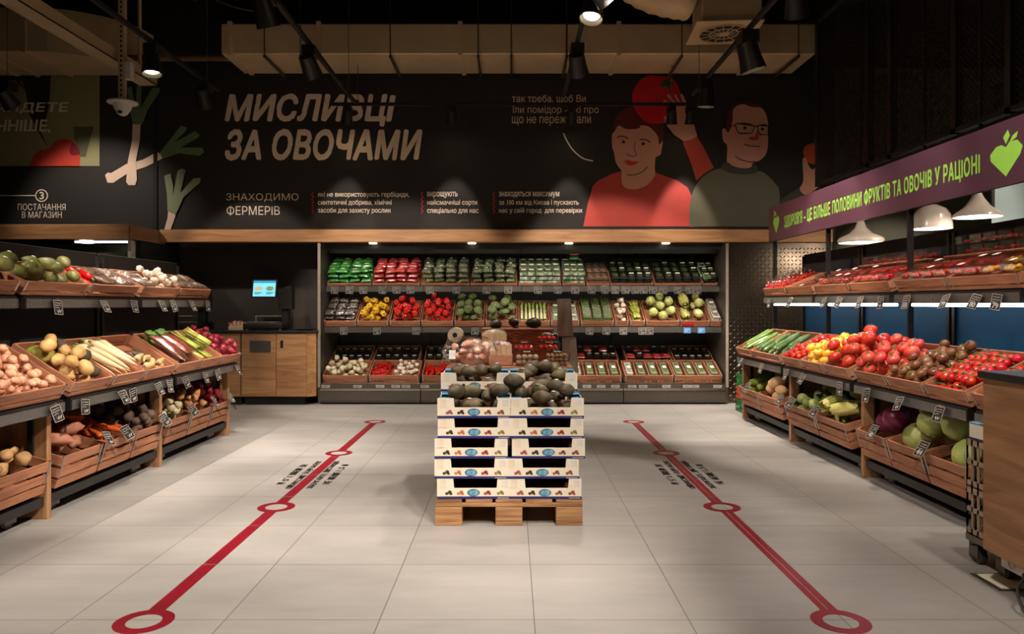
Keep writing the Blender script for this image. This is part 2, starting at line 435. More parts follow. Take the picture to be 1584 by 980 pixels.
# the brush slogan: one line of letters each, slanted and ragged
def slogan(body, x0, y0, x1, y1, seed):
    t = mtext(body, x0, y0, x1, y1, P_TXT2, bold=.05, shear=.2, rough=.014, seed=seed, space=1.04, name='slogan_lettering')
    rg = random.Random(seed); b = MB()
    X0, X1, Z0, Z1 = wx(x0, YW), wx(x1, YW), wz(y1, YW), wz(y0, YW)
    for i in range(70):                                   # dry-brush streaks in the strokes
        x = rg.uniform(X0, X1); z = rg.uniform(Z0, Z1-.06); l = rg.uniform(.03, .09); wd = rg.uniform(.003, .008)
        b.prism([(x, z), (x+wd, z+.01), (x+l*.28+wd*.6, z+l), (x+l*.28, z+l*.9)],   .0036, .0050)
    obj('brush_streak', b, WALLD, mural, MUR)
slogan('МИСЛИВЦІ', 350, 147, 610, 194, 3)
slogan('ЗА ОВОЧАМИ', 350, 202, 652, 246, 7)
mtext('ЗНАХОДИМО', 350, 299, 462, 312, P_TXT); mtext('ФЕРМЕРІВ', 351, 318, 433, 333, P_TXT)
for (bx, by, lines, xs) in (
    (491, 296, ('які не використовують гербіциди,', 'синтетичні добрива, хімічні', 'засоби для захисту рослин'), (633, 606, 604)),
    (660, 296, ('вирощують', 'найсмачніші сорти', 'спеціально для нас'), (708, 738, 740)),
    (771, 296, ('знаходяться максимум', 'за 100 км від Києва і пускають', 'нас у свій город  для перевірки'), (865, 895, 900))):
    for k, (ln, xe) in enumerate(zip(lines, xs)):
        mtext(ln, bx+1, by+.6+12.3*k, xe, by+10.2+12.3*k, P_TXT, name='small_lettering', bold=.016)
    mline('red_squiggle', smooth_line([(bx-7+1.4*(-1)**i, by+1+33*i/9) for i in range(10)], 3), .012, mcol('squiggle_red', (176, 40, 44)), mural, idc)
for k, (ln, xe) in enumerate((('так треба, щоб Ви', 906), ('їли помідор - які про', 926), ('що не переживали', 914))):
    mtext(ln, 792, 147+16.7*k, xe, 161+16.7*k, mcol('grey_lettering', (206, 184, 160)), bold=.012)
mline('speech_line', smooth_line([(871.5, 206), (878, 220), (888, 234), (902, 245), (917, 249)]), .014, P_TXT, mural, idc)
# two portraits
zc = lambda x, y: (920+x/4.083, 110+y/4.083)
SKIN = mcol('skin', (206, 148, 126)); REDP = mcol('red_shirt', (180, 66, 58)); HAIRP = mcol('hair', (92, 26, 26)); DARKP = mcol('drawing_line', (40, 26, 24)); LIPP = mcol('lip_red', (196, 52, 56)); OLVP = mcol('olive_jumper', (96, 94, 76)); COLP = mcol('collar', (64, 62, 52)); TOMP = mcol('tomato_red', (196, 16, 24)); GRNP = mcol('leaf_green', (44, 84, 44))
g = mpoly('printed_portrait', [(-73, 980), (-45, 840), (-12, 725), (20, 692), (100, 652), (165, 633), (380, 640), (450, 665), (520, 690), (585, 735), (612, 790), (600, 980)], REDP, mural, zc, 2)
tag(g, 'smiling dark-haired person in red shirt holding up a tomato')
mpoly('printed_face', smooth_poly([(108, 405), (125, 380), (150, 345), (190, 355), (270, 340), (340, 340), (395, 400), (410, 445), (428, 438), (422, 490), (412, 530), (385, 545), (378, 600), (378, 660), (335, 715), (285, 740), (240, 747), (195, 738), (170, 700), (168, 630), (145, 600), (128, 560), (122, 515), (110, 480)], 3), SKIN, g, zc, 3)
mpoly('printed_hair', smooth_poly([(120, 380), (116, 330), (140, 280), (180, 245), (240, 225), (300, 225), (380, 270), (430, 330), (434, 400), (424, 445), (404, 462), (393, 405), (340, 352), (288, 345), (280, 362), (230, 368), (190, 365), (155, 345), (135, 360)], 3), HAIRP, g, zc, 4)
mpoly('printed_sleeve', [(553, 447), (647, 415), (690, 490), (752, 610), (700, 640), (640, 690), (610, 590)], REDP, g, zc, 2)
tm = mpoly('printed_tomato', smooth_poly([(235, 190), (245, 120), (285, 60), (350, 30), (410, 36), (470, 40), (515, 80), (540, 150), (535, 220), (510, 280), (470, 320), (410, 333), (330, 325), (270, 270)]), TOMP, g, zc, 5)
mpoly('printed_leaf', [(408, 82), (440, 70), (418, 45), (450, 58), (475, 40), (472, 68), (510, 80), (478, 90), (466, 130), (458, 95), (420, 105)], GRNP, g, zc, 6)
mpoly('printed_hand', [(430, 290), (442, 286), (470, 310), (495, 318), (500, 250), (430, 195), (434, 182), (460, 195), (490, 208), (453, 158), (465, 146), (500, 192), (522, 205), (497, 155), (508, 147), (535, 195), (552, 205), (537, 152), (547, 143), (570, 185), (590, 240), (620, 320), (645, 415), (600, 437), (560, 445), (500, 405), (455, 350)], SKIN, g, zc, 7)
for pts, wd in (([(140, 422), (160, 412), (190, 416), (210, 428)], .012), ([(283, 434), (310, 432), (335, 440), (350, 453)], .012), ([(256, 448), (250, 490), (262, 530), (240, 540), (205, 530), (206, 515)], .006), ([(205, 655), (255, 655), (300, 635), (333, 605)], .010)):
    mline('drawn_line', smooth_line(pts), wd, DARKP, g, zc, 4)
for c in ((180, 448), (305, 460)): mpoly('printed_eye', ellipse(*c, 10, 10, 12), DARKP, g, zc, 4)
mpoly('printed_mouth', smooth_poly([(185, 566), (220, 566), (240, 572), (277, 574), (255, 590), (230, 597), (205, 590)], 3), LIPP, g, zc, 4)
h = mpoly('printed_portrait', smooth_poly([(598, 980), (600, 850), (620, 760), (660, 690), (720, 640), (800, 615), (910, 640), (1030, 630), (1090, 660), (1140, 715), (1165, 770), (1160, 980), (1100, 981), (650, 981)], 3), OLVP, mural, zc, 3)
tag(h, 'man with glasses in olive jumper')
mpoly('printed_hair', smooth_poly([(832, 395), (830, 330), (845, 260), (870, 225), (900, 208), (960, 203), (1000, 202), (1045, 210), (1050, 232), (990, 240), (935, 235), (900, 260), (885, 330), (862, 375), (850, 392)], 3), HAIRP, h, zc, 2)
mpoly('printed_face', smooth_poly([(804, 370), (820, 365), (840, 390), (862, 345), (870, 300), (875, 240), (930, 210), (985, 228), (1045, 232), (1075, 265), (1092, 330), (1092, 400), (1090, 480), (1075, 530), (1040, 565), (1000, 578), (988, 605), (940, 618), (880, 605), (835, 590), (835, 500), (832, 465), (815, 450), (805, 420)], 3), SKIN, h, zc, 4)
mpoly('printed_collar', smooth_poly([(798, 612), (825, 572), (870, 600), (930, 614), (985, 610), (990, 585), (1015, 590), (1026, 632), (990, 650), (930, 653), (850, 642)], 3), COLP, h, zc, 5)
for pts, wd in (([(848, 356), (885, 342), (890, 332), (1000, 348), (1000, 370), (985, 395), (915, 396), (895, 380), (886, 343)], .011), ([(1000, 352), (1025, 352), (1030, 345), (1092, 350), (1090, 404), (1040, 402), (1028, 385), (1026, 352)], .011), ([(920, 332), (970, 336), (990, 345)], .014), ([(1035, 346), (1070, 340), (1088, 348)], .014), ([(940, 464), (975, 475), (1040, 478)], .010), ([(884, 540), (920, 562), (970, 575), (1010, 574)], .010)):
    mline('drawn_line', pts, wd, DARKP, h, zc, 6)
for c in ((945, 360), (1055, 368)): mpoly('printed_eye', ellipse(*c, 10, 10, 12), DARKP, h, zc, 6)
mpoly('printed_nose', smooth_poly([(1022, 385), (1032, 420), (1024, 436), (990, 438), (972, 430), (975, 416), (1008, 415)], 3), LIPP, h, zc, 5)
k = mpoly('printed_fruit', smooth_poly([(1316, 520), (1325, 478), (1360, 460), (1402, 460), (1402, 578), (1345, 575)], 3), mcol('orange_fruit', (206, 84, 48)), mural, zc, 2)
mpoly('printed_stalk', [(1376, 465), (1384, 410), (1400, 400), (1402, 462)], GRNP, k, zc, 3)
mpoly('printed_hand', smooth_poly([(1310, 562), (1330, 550), (1350, 598), (1375, 622), (1405, 600), (1425, 705), (1390, 748), (1330, 780), (1300, 762), (1294, 738), (1315, 690)], 3), SKIN, k, zc, 3)
mpoly('printed_sleeve', [(1160, 830), (1230, 772), (1292, 732), (1310, 775), (1330, 850)], COLP, k, zc, 2)
# side of the wall further along: olive poster and the supply line
OLP = mcol('olive_poster', (144, 142, 102)); OLD = mcol('dark_olive', (92, 90, 64))  # second tone is a darker olive for one printed shape
pz = lambda x, y: (x/3.768, 90+y/3.768)
ps = mpoly('printed_poster', [(-260, -60), (582, -60), (582, 628), (-260, 628)], OLP, mural, pz, 1)
mpoly('printed_shape', [(-10, 30), (60, 30), (150, 190), (60, 95), (30, 180), (-10, 240)], WALLD, ps, pz, 2)
mpoly('printed_shape', [(95, 20), (235, 40), (300, 80), (290, 260), (270, 350), (240, 430), (285, 525), (232, 440), (175, 330), (150, 190)], WALLD, ps, pz, 2)
mpoly('printed_tomato', smooth_poly([(176, 628), (195, 580), (230, 540), (290, 525), (320, 490), (370, 472), (420, 480), (455, 520), (468, 560), (467, 628), (465, 629), (178, 629)], 3), mcol('tomato_print', (190, 56, 40)), ps, pz, 2)
mpoly('printed_shape', smooth_poly([(425, 492), (450, 510), (465, 540), (455, 565), (420, 565), (408, 540)], 3), mcol('dark_red_print', (120, 12, 20)), ps, pz, 3)
mpoly('printed_shape', [(430, 400), (548, 400), (500, 575), (470, 575), (440, 500)], OLD, ps, pz, 2)
mtext('НАЙДЕТЕ', -28, 155, 107, 176, P_TXT, ps, lay=4, bold=.03, shear=.12, rough=.02)
mtext('АЧНІШЕ,', -22, 186, 79, 206, P_TXT, ps, lay=4, bold=.03, shear=.12, rough=.02, seed=5)
mtext('ПОСТАЧАННЯ', 28, 315, 102, 325, P_TXT); mtext('В МАГАЗИН', 34.5, 327, 96, 337, P_TXT)
mline('supply_line', [(-40, 302.5), (56, 302.5)], .012, P_TXT, mural, idc)
mline('number_ring', [(65+9*cos(2*pi*i/28), 302.5+9*sin(2*pi*i/28)) for i in range(29)], .012, P_TXT, mural, idc)
mtext('3', 62, 297, 68.3, 308, P_TXT, bold=.03)
lz = lambda x, y: (150+x/3.922, 110+y/3.922)
LKW = mcol('leek_white', (232, 204, 182)); LKG = mcol('leek_green', (100, 126, 86)); LKP = mcol('leek_pale_green', (136, 150, 116))
LKN = [0]
def leek_print(white, greens, gm):
    LKN[0] += 1
    l = mpoly('printed_leek', white, LKW, mural, lz, 1+LKN[0])
    for q in greens: mpoly('leaf', q, gm, l, lz, 4+LKN[0])
leek_print([(52, 632), (66, 616), (90, 618), (180, 564), (280, 538), (370, 490), (400, 515), (395, 532), (300, 580), (245, 598), (185, 622), (100, 678), (66, 676)],
           [[(385, 495), (430, 440), (515, 330), (550, 345), (540, 368), (470, 435), (520, 410), (600, 365), (628, 390), (615, 405), (510, 465), (640, 465), (655, 492), (625, 515), (500, 500), (400, 532)]], LKG)
leek_print([(220, 320), (268, 320), (262, 420), (240, 545), (245, 660), (235, 692), (195, 692), (180, 672), (190, 550), (215, 430)],
           [[(190, 105), (214, 98), (240, 225), (248, 80), (276, 82), (272, 225), (340, 105), (384, 102), (384, 130), (310, 240), (280, 325), (225, 325), (205, 250)]], LKG)
leek_print([(436, 850), (480, 860), (478, 885), (450, 962), (412, 962), (432, 890)],
           [[(414, 636), (452, 622), (468, 700), (466, 760), (495, 605), (520, 592), (542, 602), (510, 742), (590, 652), (634, 648), (630, 678), (530, 765), (482, 872), (434, 850), (430, 750)]], LKP)

# ================================================================== CEILING GEAR
def duct(name, x0, x1, y0, y1, z0, z1, label, seams, straps):
    d = empty(name, T((x0+x1)/2, (y0+y1)/2, z0), label, 'air duct')
    iv = T(-(x0+x1)/2, -(y0+y1)/2, -z0)
    b = MB().box(x0, x1, y0, y1, z0, z1); obj('duct_body', b, ZINC, d, iv, bevel=.01)
    for sx in seams: obj('seam_flange', MB().box(sx-.025, sx+.025, y0-.02, y1+.0, z0-.02, z1+.02), ZINC, d, iv)
    for sx in straps:
        obj('hanger_bracket', MB().box(sx-.012, sx+.012, y0-.03, y1-.01, z0-.045, z0-.02).tube([(sx, y0-.02, z0-.03), (sx, y0-.02, 5.3)], .006, 6), plain('hanger_steel', (96, 80, 60), .5, .6), d, iv)
    return d
duct('air_duct', -3.24, 3.40, 8.28, YW-.06, 3.99, 4.33, 'long rectangular galvanised air duct across the top of the mural', [-3.14, -2.15, -.57, 1.2, 2.75], [-2.75, -2.35, -1.35, -.37, 0, .62, 1.9, 3.2])
# duct with a rounded elbow further along
d = empty('air_duct', T(-5.4, 8.5, 3.95), 'short galvanised air duct ending in a rounded elbow over the olive poster', 'air duct')
iv = T(5.4, -8.5, -3.95)
b = MB()
out = [(-7.6, 8.15), (-5.3, 8.15)]+[(-5.3+.95*sin(a), 9.02-.87*cos(a)) for a in [pi/2*i/8 for i in range(1, 9)]]+[(-7.6, 9.02)]
b.prism(out, 3.98, 4.46); obj('duct_body', b, ZINC, d, iv)
for sx in (-6.0, -5.75, -5.35): obj('seam_flange', MB().box(sx-.02, sx+.02, 8.13, 9.02, 3.96, 4.48), ZINC, d, iv)
duct('air_duct', -5.6, -4.3, 6.2, 7.5, 4.62, 5.0, 'high dark rectangular air duct above the cable channel', [-5.0], [-4.6])
duct('air_duct', -3.75, -3.2, 5.2, 8.1, 4.55, 4.95, 'dark air duct running front to back beside the light track', [], [-3.45])
# round duct, diffuser box and vent
d = empty('ceiling_vent', T(2.12, 7.4, 3.9), 'square ceiling vent with a round spoked grille hanging below a box duct', 'ceiling vent')
Mv = R(radians(-4), 'Z')
obj('vent_plate', MB().box(-.32, .32, -.32, .32, 0, .02), ZINC, d, Mv, bevel=.004)
obj('plenum_box', MB().box(-.26, .30, -.28, .28, .021, .62), ZINC, d, Mv, bevel=.004)
obj('grille_hole', MB().lathe([(.235, -.004), (.235, -.001)], 40), BLACKW, d, Mv)
b = MB()
for i in range(14):
    a = 2*pi*i/14; b.tube([(.05*cos(a), .05*sin(a), -.009), (.24*cos(a), .24*sin(a), -.009)], .005, 4)
for r in (.14, .24): b.tube([(r*cos(2*pi*i/40), r*sin(2*pi*i/40), -.009) for i in range(41)], .006, 4)
b.lathe([(.05, -.016), (.05, -.002)], 20)
obj('spoked_grille', b, ZINC, d, Mv)
b = MB(); pts = [(.85, 7.2, 4.9), (1.05, 7.25, 4.55), (1.4, 7.35, 4.35), (1.80, 7.4, 4.28)]
b.tube([(p[0], p[1], p[2]) for p in smooth_line(pts, 8)], [.24+.012*(i % 2) for i in range(len(smooth_line(pts, 8)))], 20)
tag(obj('flexible_duct', b, ZINC, smooth=True), 'fat ribbed flexible round duct bending into the ceiling vent box', 'air duct')
# cable channel and pipes
b = MB().box(-4.26, -4.25, 1.5, 8.5, 3.70, 3.82).box(-4.26, -4.06, 1.5, 8.5, 3.70, 3.71).box(-4.07, -4.06, 1.5, 8.5, 3.70, 3.82)
o = empty('cable_channel', T(-4.16, 5, 3.7), 'long beige steel cable channel running along the ceiling past the camera dome', 'cable tray')
obj('channel_tray', b, ZINC, o, T(4.16, -5, -3.7))
for yy in (3.2, 5.6, 8.3): obj('hanger_rod', MB().tube([(-4.16, yy, 3.82), (-4.16, yy, 5.3)], .02, 6), ZINC, o, T(4.16, -5, -3.7))
o = empty('security_camera', T(-3.985, 7.60, 3.18), 'white dome security camera at the foot of a perforated steel strut', 'camera')
obj('strut', MB().box(-.03, .03, -.03, .03, .10, 2.16), ZINC, o)
b = MB()
for i in range(40): b.box(-.008, .008, -.032, -.0302, .14+.05*i, .165+.05*i)
obj('strut_slot', b, BLACKW, o)
obj('dome_base', MB().lathe([(.03, .10), (.145, .09), (.145, .075), (.09, .07), (.085, .03), (.07, .0)], 24), WHITEP, o, smooth=True)
obj('lens_dome', MB().ell((0, 0, .0), (.062, .062, .055)), WHITEP, o, smooth=True)
obj('lens', MB().ell((0, -.045, -.02), (.026, .018, .02)), BLACK, o, smooth=True)
obj('junction_box', MB().box(.03, .10, -.03, .05, .32, .5), WHITEP, o, bevel=.005)
tag(obj('water_pipe', MB().tube([(-4.6, 8.6, 4.05), (-3.25, 8.6, 4.05)], .035, 12), plain('pipe_paint', (112, 84, 56), .6), smooth=True), 'brown pipe running horizontally to the end of the long duct', 'pipe')
for i, (x, y, z) in enumerate(((-4.15, 8.85, 3.7), (-2.4, 8.1, 4.6), (-.9, 8.3, 4.4))):
    pass
for pts, lab in (([(-3.9, 8.15, 5.28), (-3.4, 8.2, 4.65), (-2.9, 8.22, 4.45), (-2.7, 8.24, 4.5)], 'thin cable sagging from the ceiling near the end of the long duct'), ([(-2.9, 7.0, 5.28), (-2.3, 7.2, 4.75), (-1.6, 7.5, 4.62)], 'thin cable loop hanging above the long duct')):
    tag(obj('hanging_cable', MB().tube(smooth_line(pts, 6), .009, 6), plain('cable_sheath', (90, 72, 50), .6), smooth=True), lab, 'cable')
for x, lab in ((-1.95, 'first'), (3.3, 'second')):
    pass
# beams under the roof
for i, yy in enumerate((4.0, 6.2, 8.4)):
    struct('beam_%d' % (i+1), MB().box(-9, 9, yy-.06, yy+.06, 5.08, 5.3), plain('roof_beam', (56, 44, 34), .9))

# ---- track lighting
LAMPM = plain('lamp_face', (255, 226, 180), .4, emit=22.0, noise_amt=.0)
def light_track(x0, y0, x1, y1, z, label, top=5.3):
    d = empty('light_track', T((x0+x1)/2, (y0+y1)/2, z), label, 'light track')
    L_ = sqrt((x1-x0)**2+(y1-y0)**2); a = atan2(y1-y0, x1-x0)
    obj('rail', MB().box(-L_/2, L_/2, -.018, .018, 0, .034), BLACKW, d, R(a, 'Z'))
    n = max(2, int(L_/2.2))
    for i in range(n):
        t = -L_/2+.3+(L_-.6)*i/(n-1)
        obj('hanger_wire', MB().tube([(t, 0, .03), (t, 0, top-z)], .004, 5), GREYM, d, R(a, 'Z'))
TZ = 3.5
light_track(-3.18, .3, -3.18, 8.05, TZ, 'black light track along the ceiling beside the cable channel')
light_track(-1.8, .3, -1.8, 8.5, TZ, 'black light track over the aisle with one lit spotlight above the slogan')
light_track(.584, .3, .584, 8.2, TZ, 'black light track over the carton stack')
light_track(2.0, .3, 2.0, 8.2, TZ, 'black light track passing beside the square ceiling vent')
light_track(-2.08, 8.6, 2.16, 8.6, TZ, 'black light track parallel to the mural wall', 3.97)
light_track(-6.2, 7.62, -4.88, 7.62, TZ, 'short black light track in front of the olive poster', 4.61)
def track_spot(x, y, tx, ty, tz, label, power, size=radians(62), big=1.3, blend=.6, group=None, col=WARM):
    """spotlight head on the track aimed at a point; the lamp sits in its mouth"""
    z = TZ-.13*big
    d = empty('track_spotlight', T(x, y, z), label, 'spotlight', group)
    v = Vector((tx-x, ty-y, tz-z)).normalized()
    q = v.to_track_quat('-Z', 'Y').to_matrix().to_4x4()
    s = big
    obj('lamp_housing', MB().lathe([(.03*s, .07*s), (.052*s, .06*s), (.058*s, -.02*s), (.068*s, -.085*s), (.062*s, -.085*s), (.05*s, -.05*s), (.0*s+.001, -.049*s)], 24), BLACK, d, q, smooth=True)
    obj('driver_box', MB().box(-.045*s, .045*s, -.03*s, .09*s, .06*s, .128*s), BLACK, d, bevel=.004)
    obj('swivel_arm', MB().box(-.012, .012, -.012, .012, .02*s, .08*s), BLACK, d)
    obj('lamp_face', MB().lathe([(.046*s, -.062*s), (.046*s, -.060*s)], 20), LAMPM if power else BLACKW, d, q)
    if power:
        l = bpy.data.lights.new('spot_light', 'SPOT'); l.energy = power*SPOT_W; l.color = col; l.spot_size = size; l.spot_blend = blend; l.shadow_soft_size = .045
        lo = link('spot_light', l, d, q @ T(0, 0, -.095*s))
# heads on the tracks (those ahead of the picture's edge are added to light the aisles)
OFFG = 'added track spotlights over the near aisle'
SPOTS = [
 (-3.18, 6.55, -2.9, 6.2, .6, 'lit track spotlight by the foot of the cable channel', 1.0),
 (-3.18, 7.65, -3.1, 8.9, 1.2, 'lit track spotlight near the end of the track beside the printed leeks', .5),
 (-1.8, 6.6, -1.2, 9.1, .6, 'lit track spotlight hanging just above the first slogan line', 1.3),
 (.584, 6.55, 1.3, 9.1, .6, 'lit track spotlight over the caption about the tomato', 1.3),
 (.584, 5.3, .1, 4.6, .5, 'lit track spotlight cut by the top edge of the picture above the carton stack', 1.0),
 (2.0, 6.23, 2.75, 6.4, .7, 'large black track spotlight beside the square vent', 1.0),
 (2.0, 7.6, 1.85, 8.0, 0, 'black track spotlight below the long duct beside the printed tomato', 2.2),
]
for a in SPOTS: track_spot(*a, big=1.6 if 'large' in a[5] else 1.3, blend=.35)
for x, lab, pw, tx in ((-1.9, 'black track spotlight over the last letters of the slogan', .25, -2.2), (-.69, 'small black track spotlight in the middle of the track parallel to the mural', .25, -.7), (.70, 'black track spotlight covering words of the tomato caption', .25, .7), (1.86, 'unlit spotlight over the wrist of the painted hand', 0, 1.9), (2.08, 'lit spotlight at the end of the track parallel to the mural', .4, 2.1)):
    track_spot(x, 8.6, tx, 9.3, .9, lab, pw, radians(42), big=1.0, blend=.3)
track_spot(-5.2, 7.62, -5.0, 9.0, 2.2, 'black spotlight on the short track by the olive poster', .4, radians(80))

# unseen spotlights, added ahead of the picture's edge to light racks, aisles and cases
for (x, y, tx, ty, tz, pw) in (
    (-3.18, 2.2, -2.75, 4.9, .7, 1.0), (-3.18, 4.4, -2.7, 5.6, .8, .8), (-1.8, 1.4, -2.7, 3.9, .6, 1.2), (-1.8, 4.2, -2.5, 5.9, .6, 1.3),
    (-1.8, 2.4, -1.0, 2.8, 0, 1.6), (.584, 2.4, -.2, 3.9, .4, 1.25), (.584, 1.2, -.5, 2.95, 0, 1.75), (2.0, 2.6, 2.8, 4.4, .8, .65),
    (.584, 3.4, -2.66, 4.6, .34, 3.6), (.584, 4.55, -2.66, 6.1, .34, 3.2), (.584, 2.1, -2.66, 3.7, .34, 2.0), (-1.8, 3.6, 2.55, 4.6, .36, 1.1), (-1.8, 4.8, 2.55, 6.3, .36, 1.1), (.584, 3.0, 2.85, 4.6, 1.45, 1.5), (.584, 5.0, 2.85, 6.4, 1.45, 1.5),
    (.584, 3.8, -1.7, 9.2, 1.0, 1.9), (.584, 4.3, -.5, 9.2, 1.0, 1.9), (2.0, 3.2, .7, 9.2, 1.0, 1.9), (2.0, 4.0, 2.0, 9.2, 1.0, 1.9), (-1.8, 3.4, -1.1, 4.9, 0, 1.2),
    (2.0, 4.4, 2.72, 5.5, .8, .7), (2.0, 5.2, 2.8, 7.0, .8, .8), (2.0, 1.6, 1.3, 3.6, 0, .85), (.584, 1.9, 2.03, 2.85, .55, .9), (.584, 4.75, 2.95, 9.0, 1.2, 1.6), (-1.8, 5.4, -1.2, 7.0, 0, 1.8), (2.0, 3.6, 1.4, 5.2, 0, .05)):
    track_spot(x, y, tx, ty, tz, 'added black track spotlight over the near aisle', pw, group=OFFG, size=radians(20 if ty > 9 else 26 if abs(tx-x) > 2.5 else 46 if x == .584 else 58))

# ================================================================== SIGN AND MESH OVER THE TOMATO RACK
PURP = plain('purple_sign_paint', (70, 44, 56), .38, noise_amt=.03, scale=2)
LIME = plain('lime_lettering', (130, 180, 66), .6, noise_amt=.04)
XS = 2.735
sg = obj('aisle_sign', MB().box(XS, XS+.03, 2.4, 7.88, 1.855, 2.217), PURP, bevel=.002)
tag(sg, 'long purple fascia sign with lime slogan and logos over the tomato rack', 'sign')
SGN = frame((XS-.0002, 0, 0), (0, -1, 0), (0, 0, 1))
text_on('lettering', "ЗДОРОВ'Я – ЦЕ БІЛЬШЕ ПОЛОВИНИ ФРУКТІВ ТА ОВОЧІВ У РАЦІОНІ", SGN, -7.43, 1.945, -4.33, 2.082, LIME, sg, bold=.035, space=1.12)
def heart_logo(y0, y1, z0, z1, small):
    m = lambda pts: [(-(y0+(y1-y0)*u), z0+(z1-z0)*v) for u, v in pts]
    b = MB().prism(m([(.5, 0), (.02, .42), (.0, .56), (.2, .70), (.36, .71), (.5, .63), (.62, .73), (.84, .72), (1, .56), (.93, .4)]), 0, .001)
    if not small:
        b.prism(m([(.5, .7), (.42, .86), (.56, 1.0), (.62, .86)]), 0, .001).prism(m([(.62, .72), (.7, .84), (.86, .9), (.82, .78)]), 0, .001)
    else:
        b.prism(m([(.2, .8), (.1, .98), (.4, .94), (.5, .76)]), 0, .001).prism(m([(.1, .70), (.0, .84), (.22, .8)]), 0, .001)
    obj('heart_logo', b, LIME, sg, SGN)
heart_logo(4.235, 3.965, 1.905, 2.16, False)
heart_logo(7.74, 7.57, 1.93, 2.17, True)
# black wire mesh screens hung above the sign
d = empty('mesh_screen', T(3.4, 5.4, 2.5), 'tall black wire mesh screen in a steel frame hanging above the purple sign', 'mesh screen')
iv = T(-3.4, -5.4, -2.5)
WIRE = plain('dark_wire', (46, 40, 34), .6, .3)
b = MB()
y0, y1, z0, z1 = 2.6, 8.2, 2.52, 5.1
p = .05
k = -int((z1-z0)/p)
def seg(b, ya, za, yb, zb, t):
    dx = Vector((0, yb-ya, zb-za)).normalized(); n = Vector((0, -dx.z, dx.y))*t
    q = [(3.4, ya+n.y, za+n.z), (3.4, ya-n.y, za-n.z), (3.4, yb-n.y, zb-n.z), (3.4, yb+n.y, zb+n.z)]
    b.add(q+[(3.404, a[1], a[2]) for a in q], [(0, 1, 2, 3), (7, 6, 5, 4)])
H_ = z1-z0
s = y0-H_
while s < y1:
    for sg_ in (1, -1):
        a, e = (s, s+H_)
        za, zb = (z0, z1) if sg_ > 0 else (z1, z0)
        ya, yb = a, e
        if ya < y0: za += (y0-ya)/(yb-ya)*(zb-za); ya = y0
        if yb > y1: zb -= (yb-y1)/(e-a)*(z1-z0)*sg_; yb = y1
        if yb-ya > .03: seg(b, ya, za, yb, zb, .0035)
    s += p
obj('wire_mesh', b, WIRE, d, iv)
for yy in (8.2, 7.04, 6.62, 5.66, 5.04, 3.9, 2.6): obj('frame_post', MB().box(3.37, 3.43, yy-.03, yy+.03, 2.5, 5.3), BLACK, d, iv)
for yy in (6.1, 5.37): obj('hanger_rod', MB().box(3.39, 3.41, yy-.01, yy+.01, 2.3, 5.3), BLACK, d, iv)
for zz in (2.5, 4.3): obj('frame_rail', MB().box(3.37, 3.43, 2.6, 8.2, zz, zz+.035), BLACKW, d, iv)
d = empty('mesh_screen', T(3.7, 8.25, 2.5), 'narrow black mesh frame closing the end above the rack beside the duct', 'mesh screen')
iv = T(-3.7, -8.25, -2.5)
for xx in (3.46, 3.93): obj('frame_post', MB().box(xx-.03, xx+.03, 8.22, 8.28, 2.4, 5.3), BLACK, d, iv)
for zz in (2.5, 4.08): obj('frame_rail', MB().box(3.46, 3.93, 8.23, 8.27, zz, zz+.04), BLACK, d, iv)
b = MB()
for i in range(24): b.tube([(3.48+.02*i, 8.25, 2.5), (3.48+.02*i, 8.25, 4.1)], .002, 4)
for i in range(64): b.tube([(3.46, 8.25, 2.5+.025*i), (3.93, 8.25, 2.5+.025*i)], .002, 4)
obj('wire_mesh', b, WIRE, d, iv)

# pendant lamps behind the rack
LAMPW = plain('pendant_glow', (255, 236, 206), .4, emit=6.0, noise_amt=0)
ENAMEL = plain('white_enamel', (226, 212, 196), .25, noise_amt=.03, coat=.4)
def pendant(x, y, z, prof, label, r):
    d = empty('pendant_lamp', T(x, y, z), label, 'lamp')
    pr = prof+[(q[0]-.006, q[1]) for q in reversed(prof)]
    b = MB(); rows = [[(rr*cos(2*pi*j/36), rr*sin(2*pi*j/36), zz) for j in range(36)] for rr, zz in pr]
    b.grid(rows, True, False); obj('lamp_shade', b, ENAMEL, d, smooth=True, angle=60)
    obj('lamp_cord', MB().tube([(0, 0, prof[-1][1]-.01), (0, 0, 5.3-z)], .006, 6), BLACK, d)
    obj('bulb', MB().lathe([(r*.86, .012), (r*.86, .016)], 28), LAMPW, d)
    l = bpy.data.lights.new('lamp_light', 'POINT'); l.energy = 9; l.color = WARM; l.shadow_soft_size = .08
    link('lamp_light', l, d, T(0, 0, -.03))
light_track(5.2, 5.0, 5.2, 8.0, TZ, 'added black light track over the passage behind the tomato rack')  # unseen track and heads, added to brighten the pendants and the far wall
for yy, tx_, ty_, tz_, pw_ in ((6.0, 4.4, 7.3, 1.8, .3), (7.2, 4.4, 8.5, 1.8, .25), (7.8, 6.6, 12.9, 1.55, 2.4), (5.6, 5.1, 7.0, 2.0, .3)): track_spot(5.2, yy, tx_, ty_, tz_, 'added black track spotlight over the passage behind the tomato rack', pw_, radians(26 if ty_ > 12 else 46), group='added passage track spotlights')
pendant(3.77, 8.0, 1.86, [(.225, 0), (.235, .03), (.22, .055), (.12, .10), (.06, .16), (.03, .24), (.012, .30)], 'white wide-brimmed pendant lamp seen under the far part of the purple sign', .22)
pendant(4.25, 7.5, 1.96, [(.19, 0), (.188, .05), (.17, .14), (.13, .20), (.06, .24), (.02, .25)], 'white dome pendant lamp seen between two black posts under the sign', .185)
pendant(4.40, 7.0, 2.02, [(.21, 0), (.20, .03), (.11, .10), (.06, .17), (.02, .26)], 'white conical pendant lamp partly behind the black board of the rack', .2)
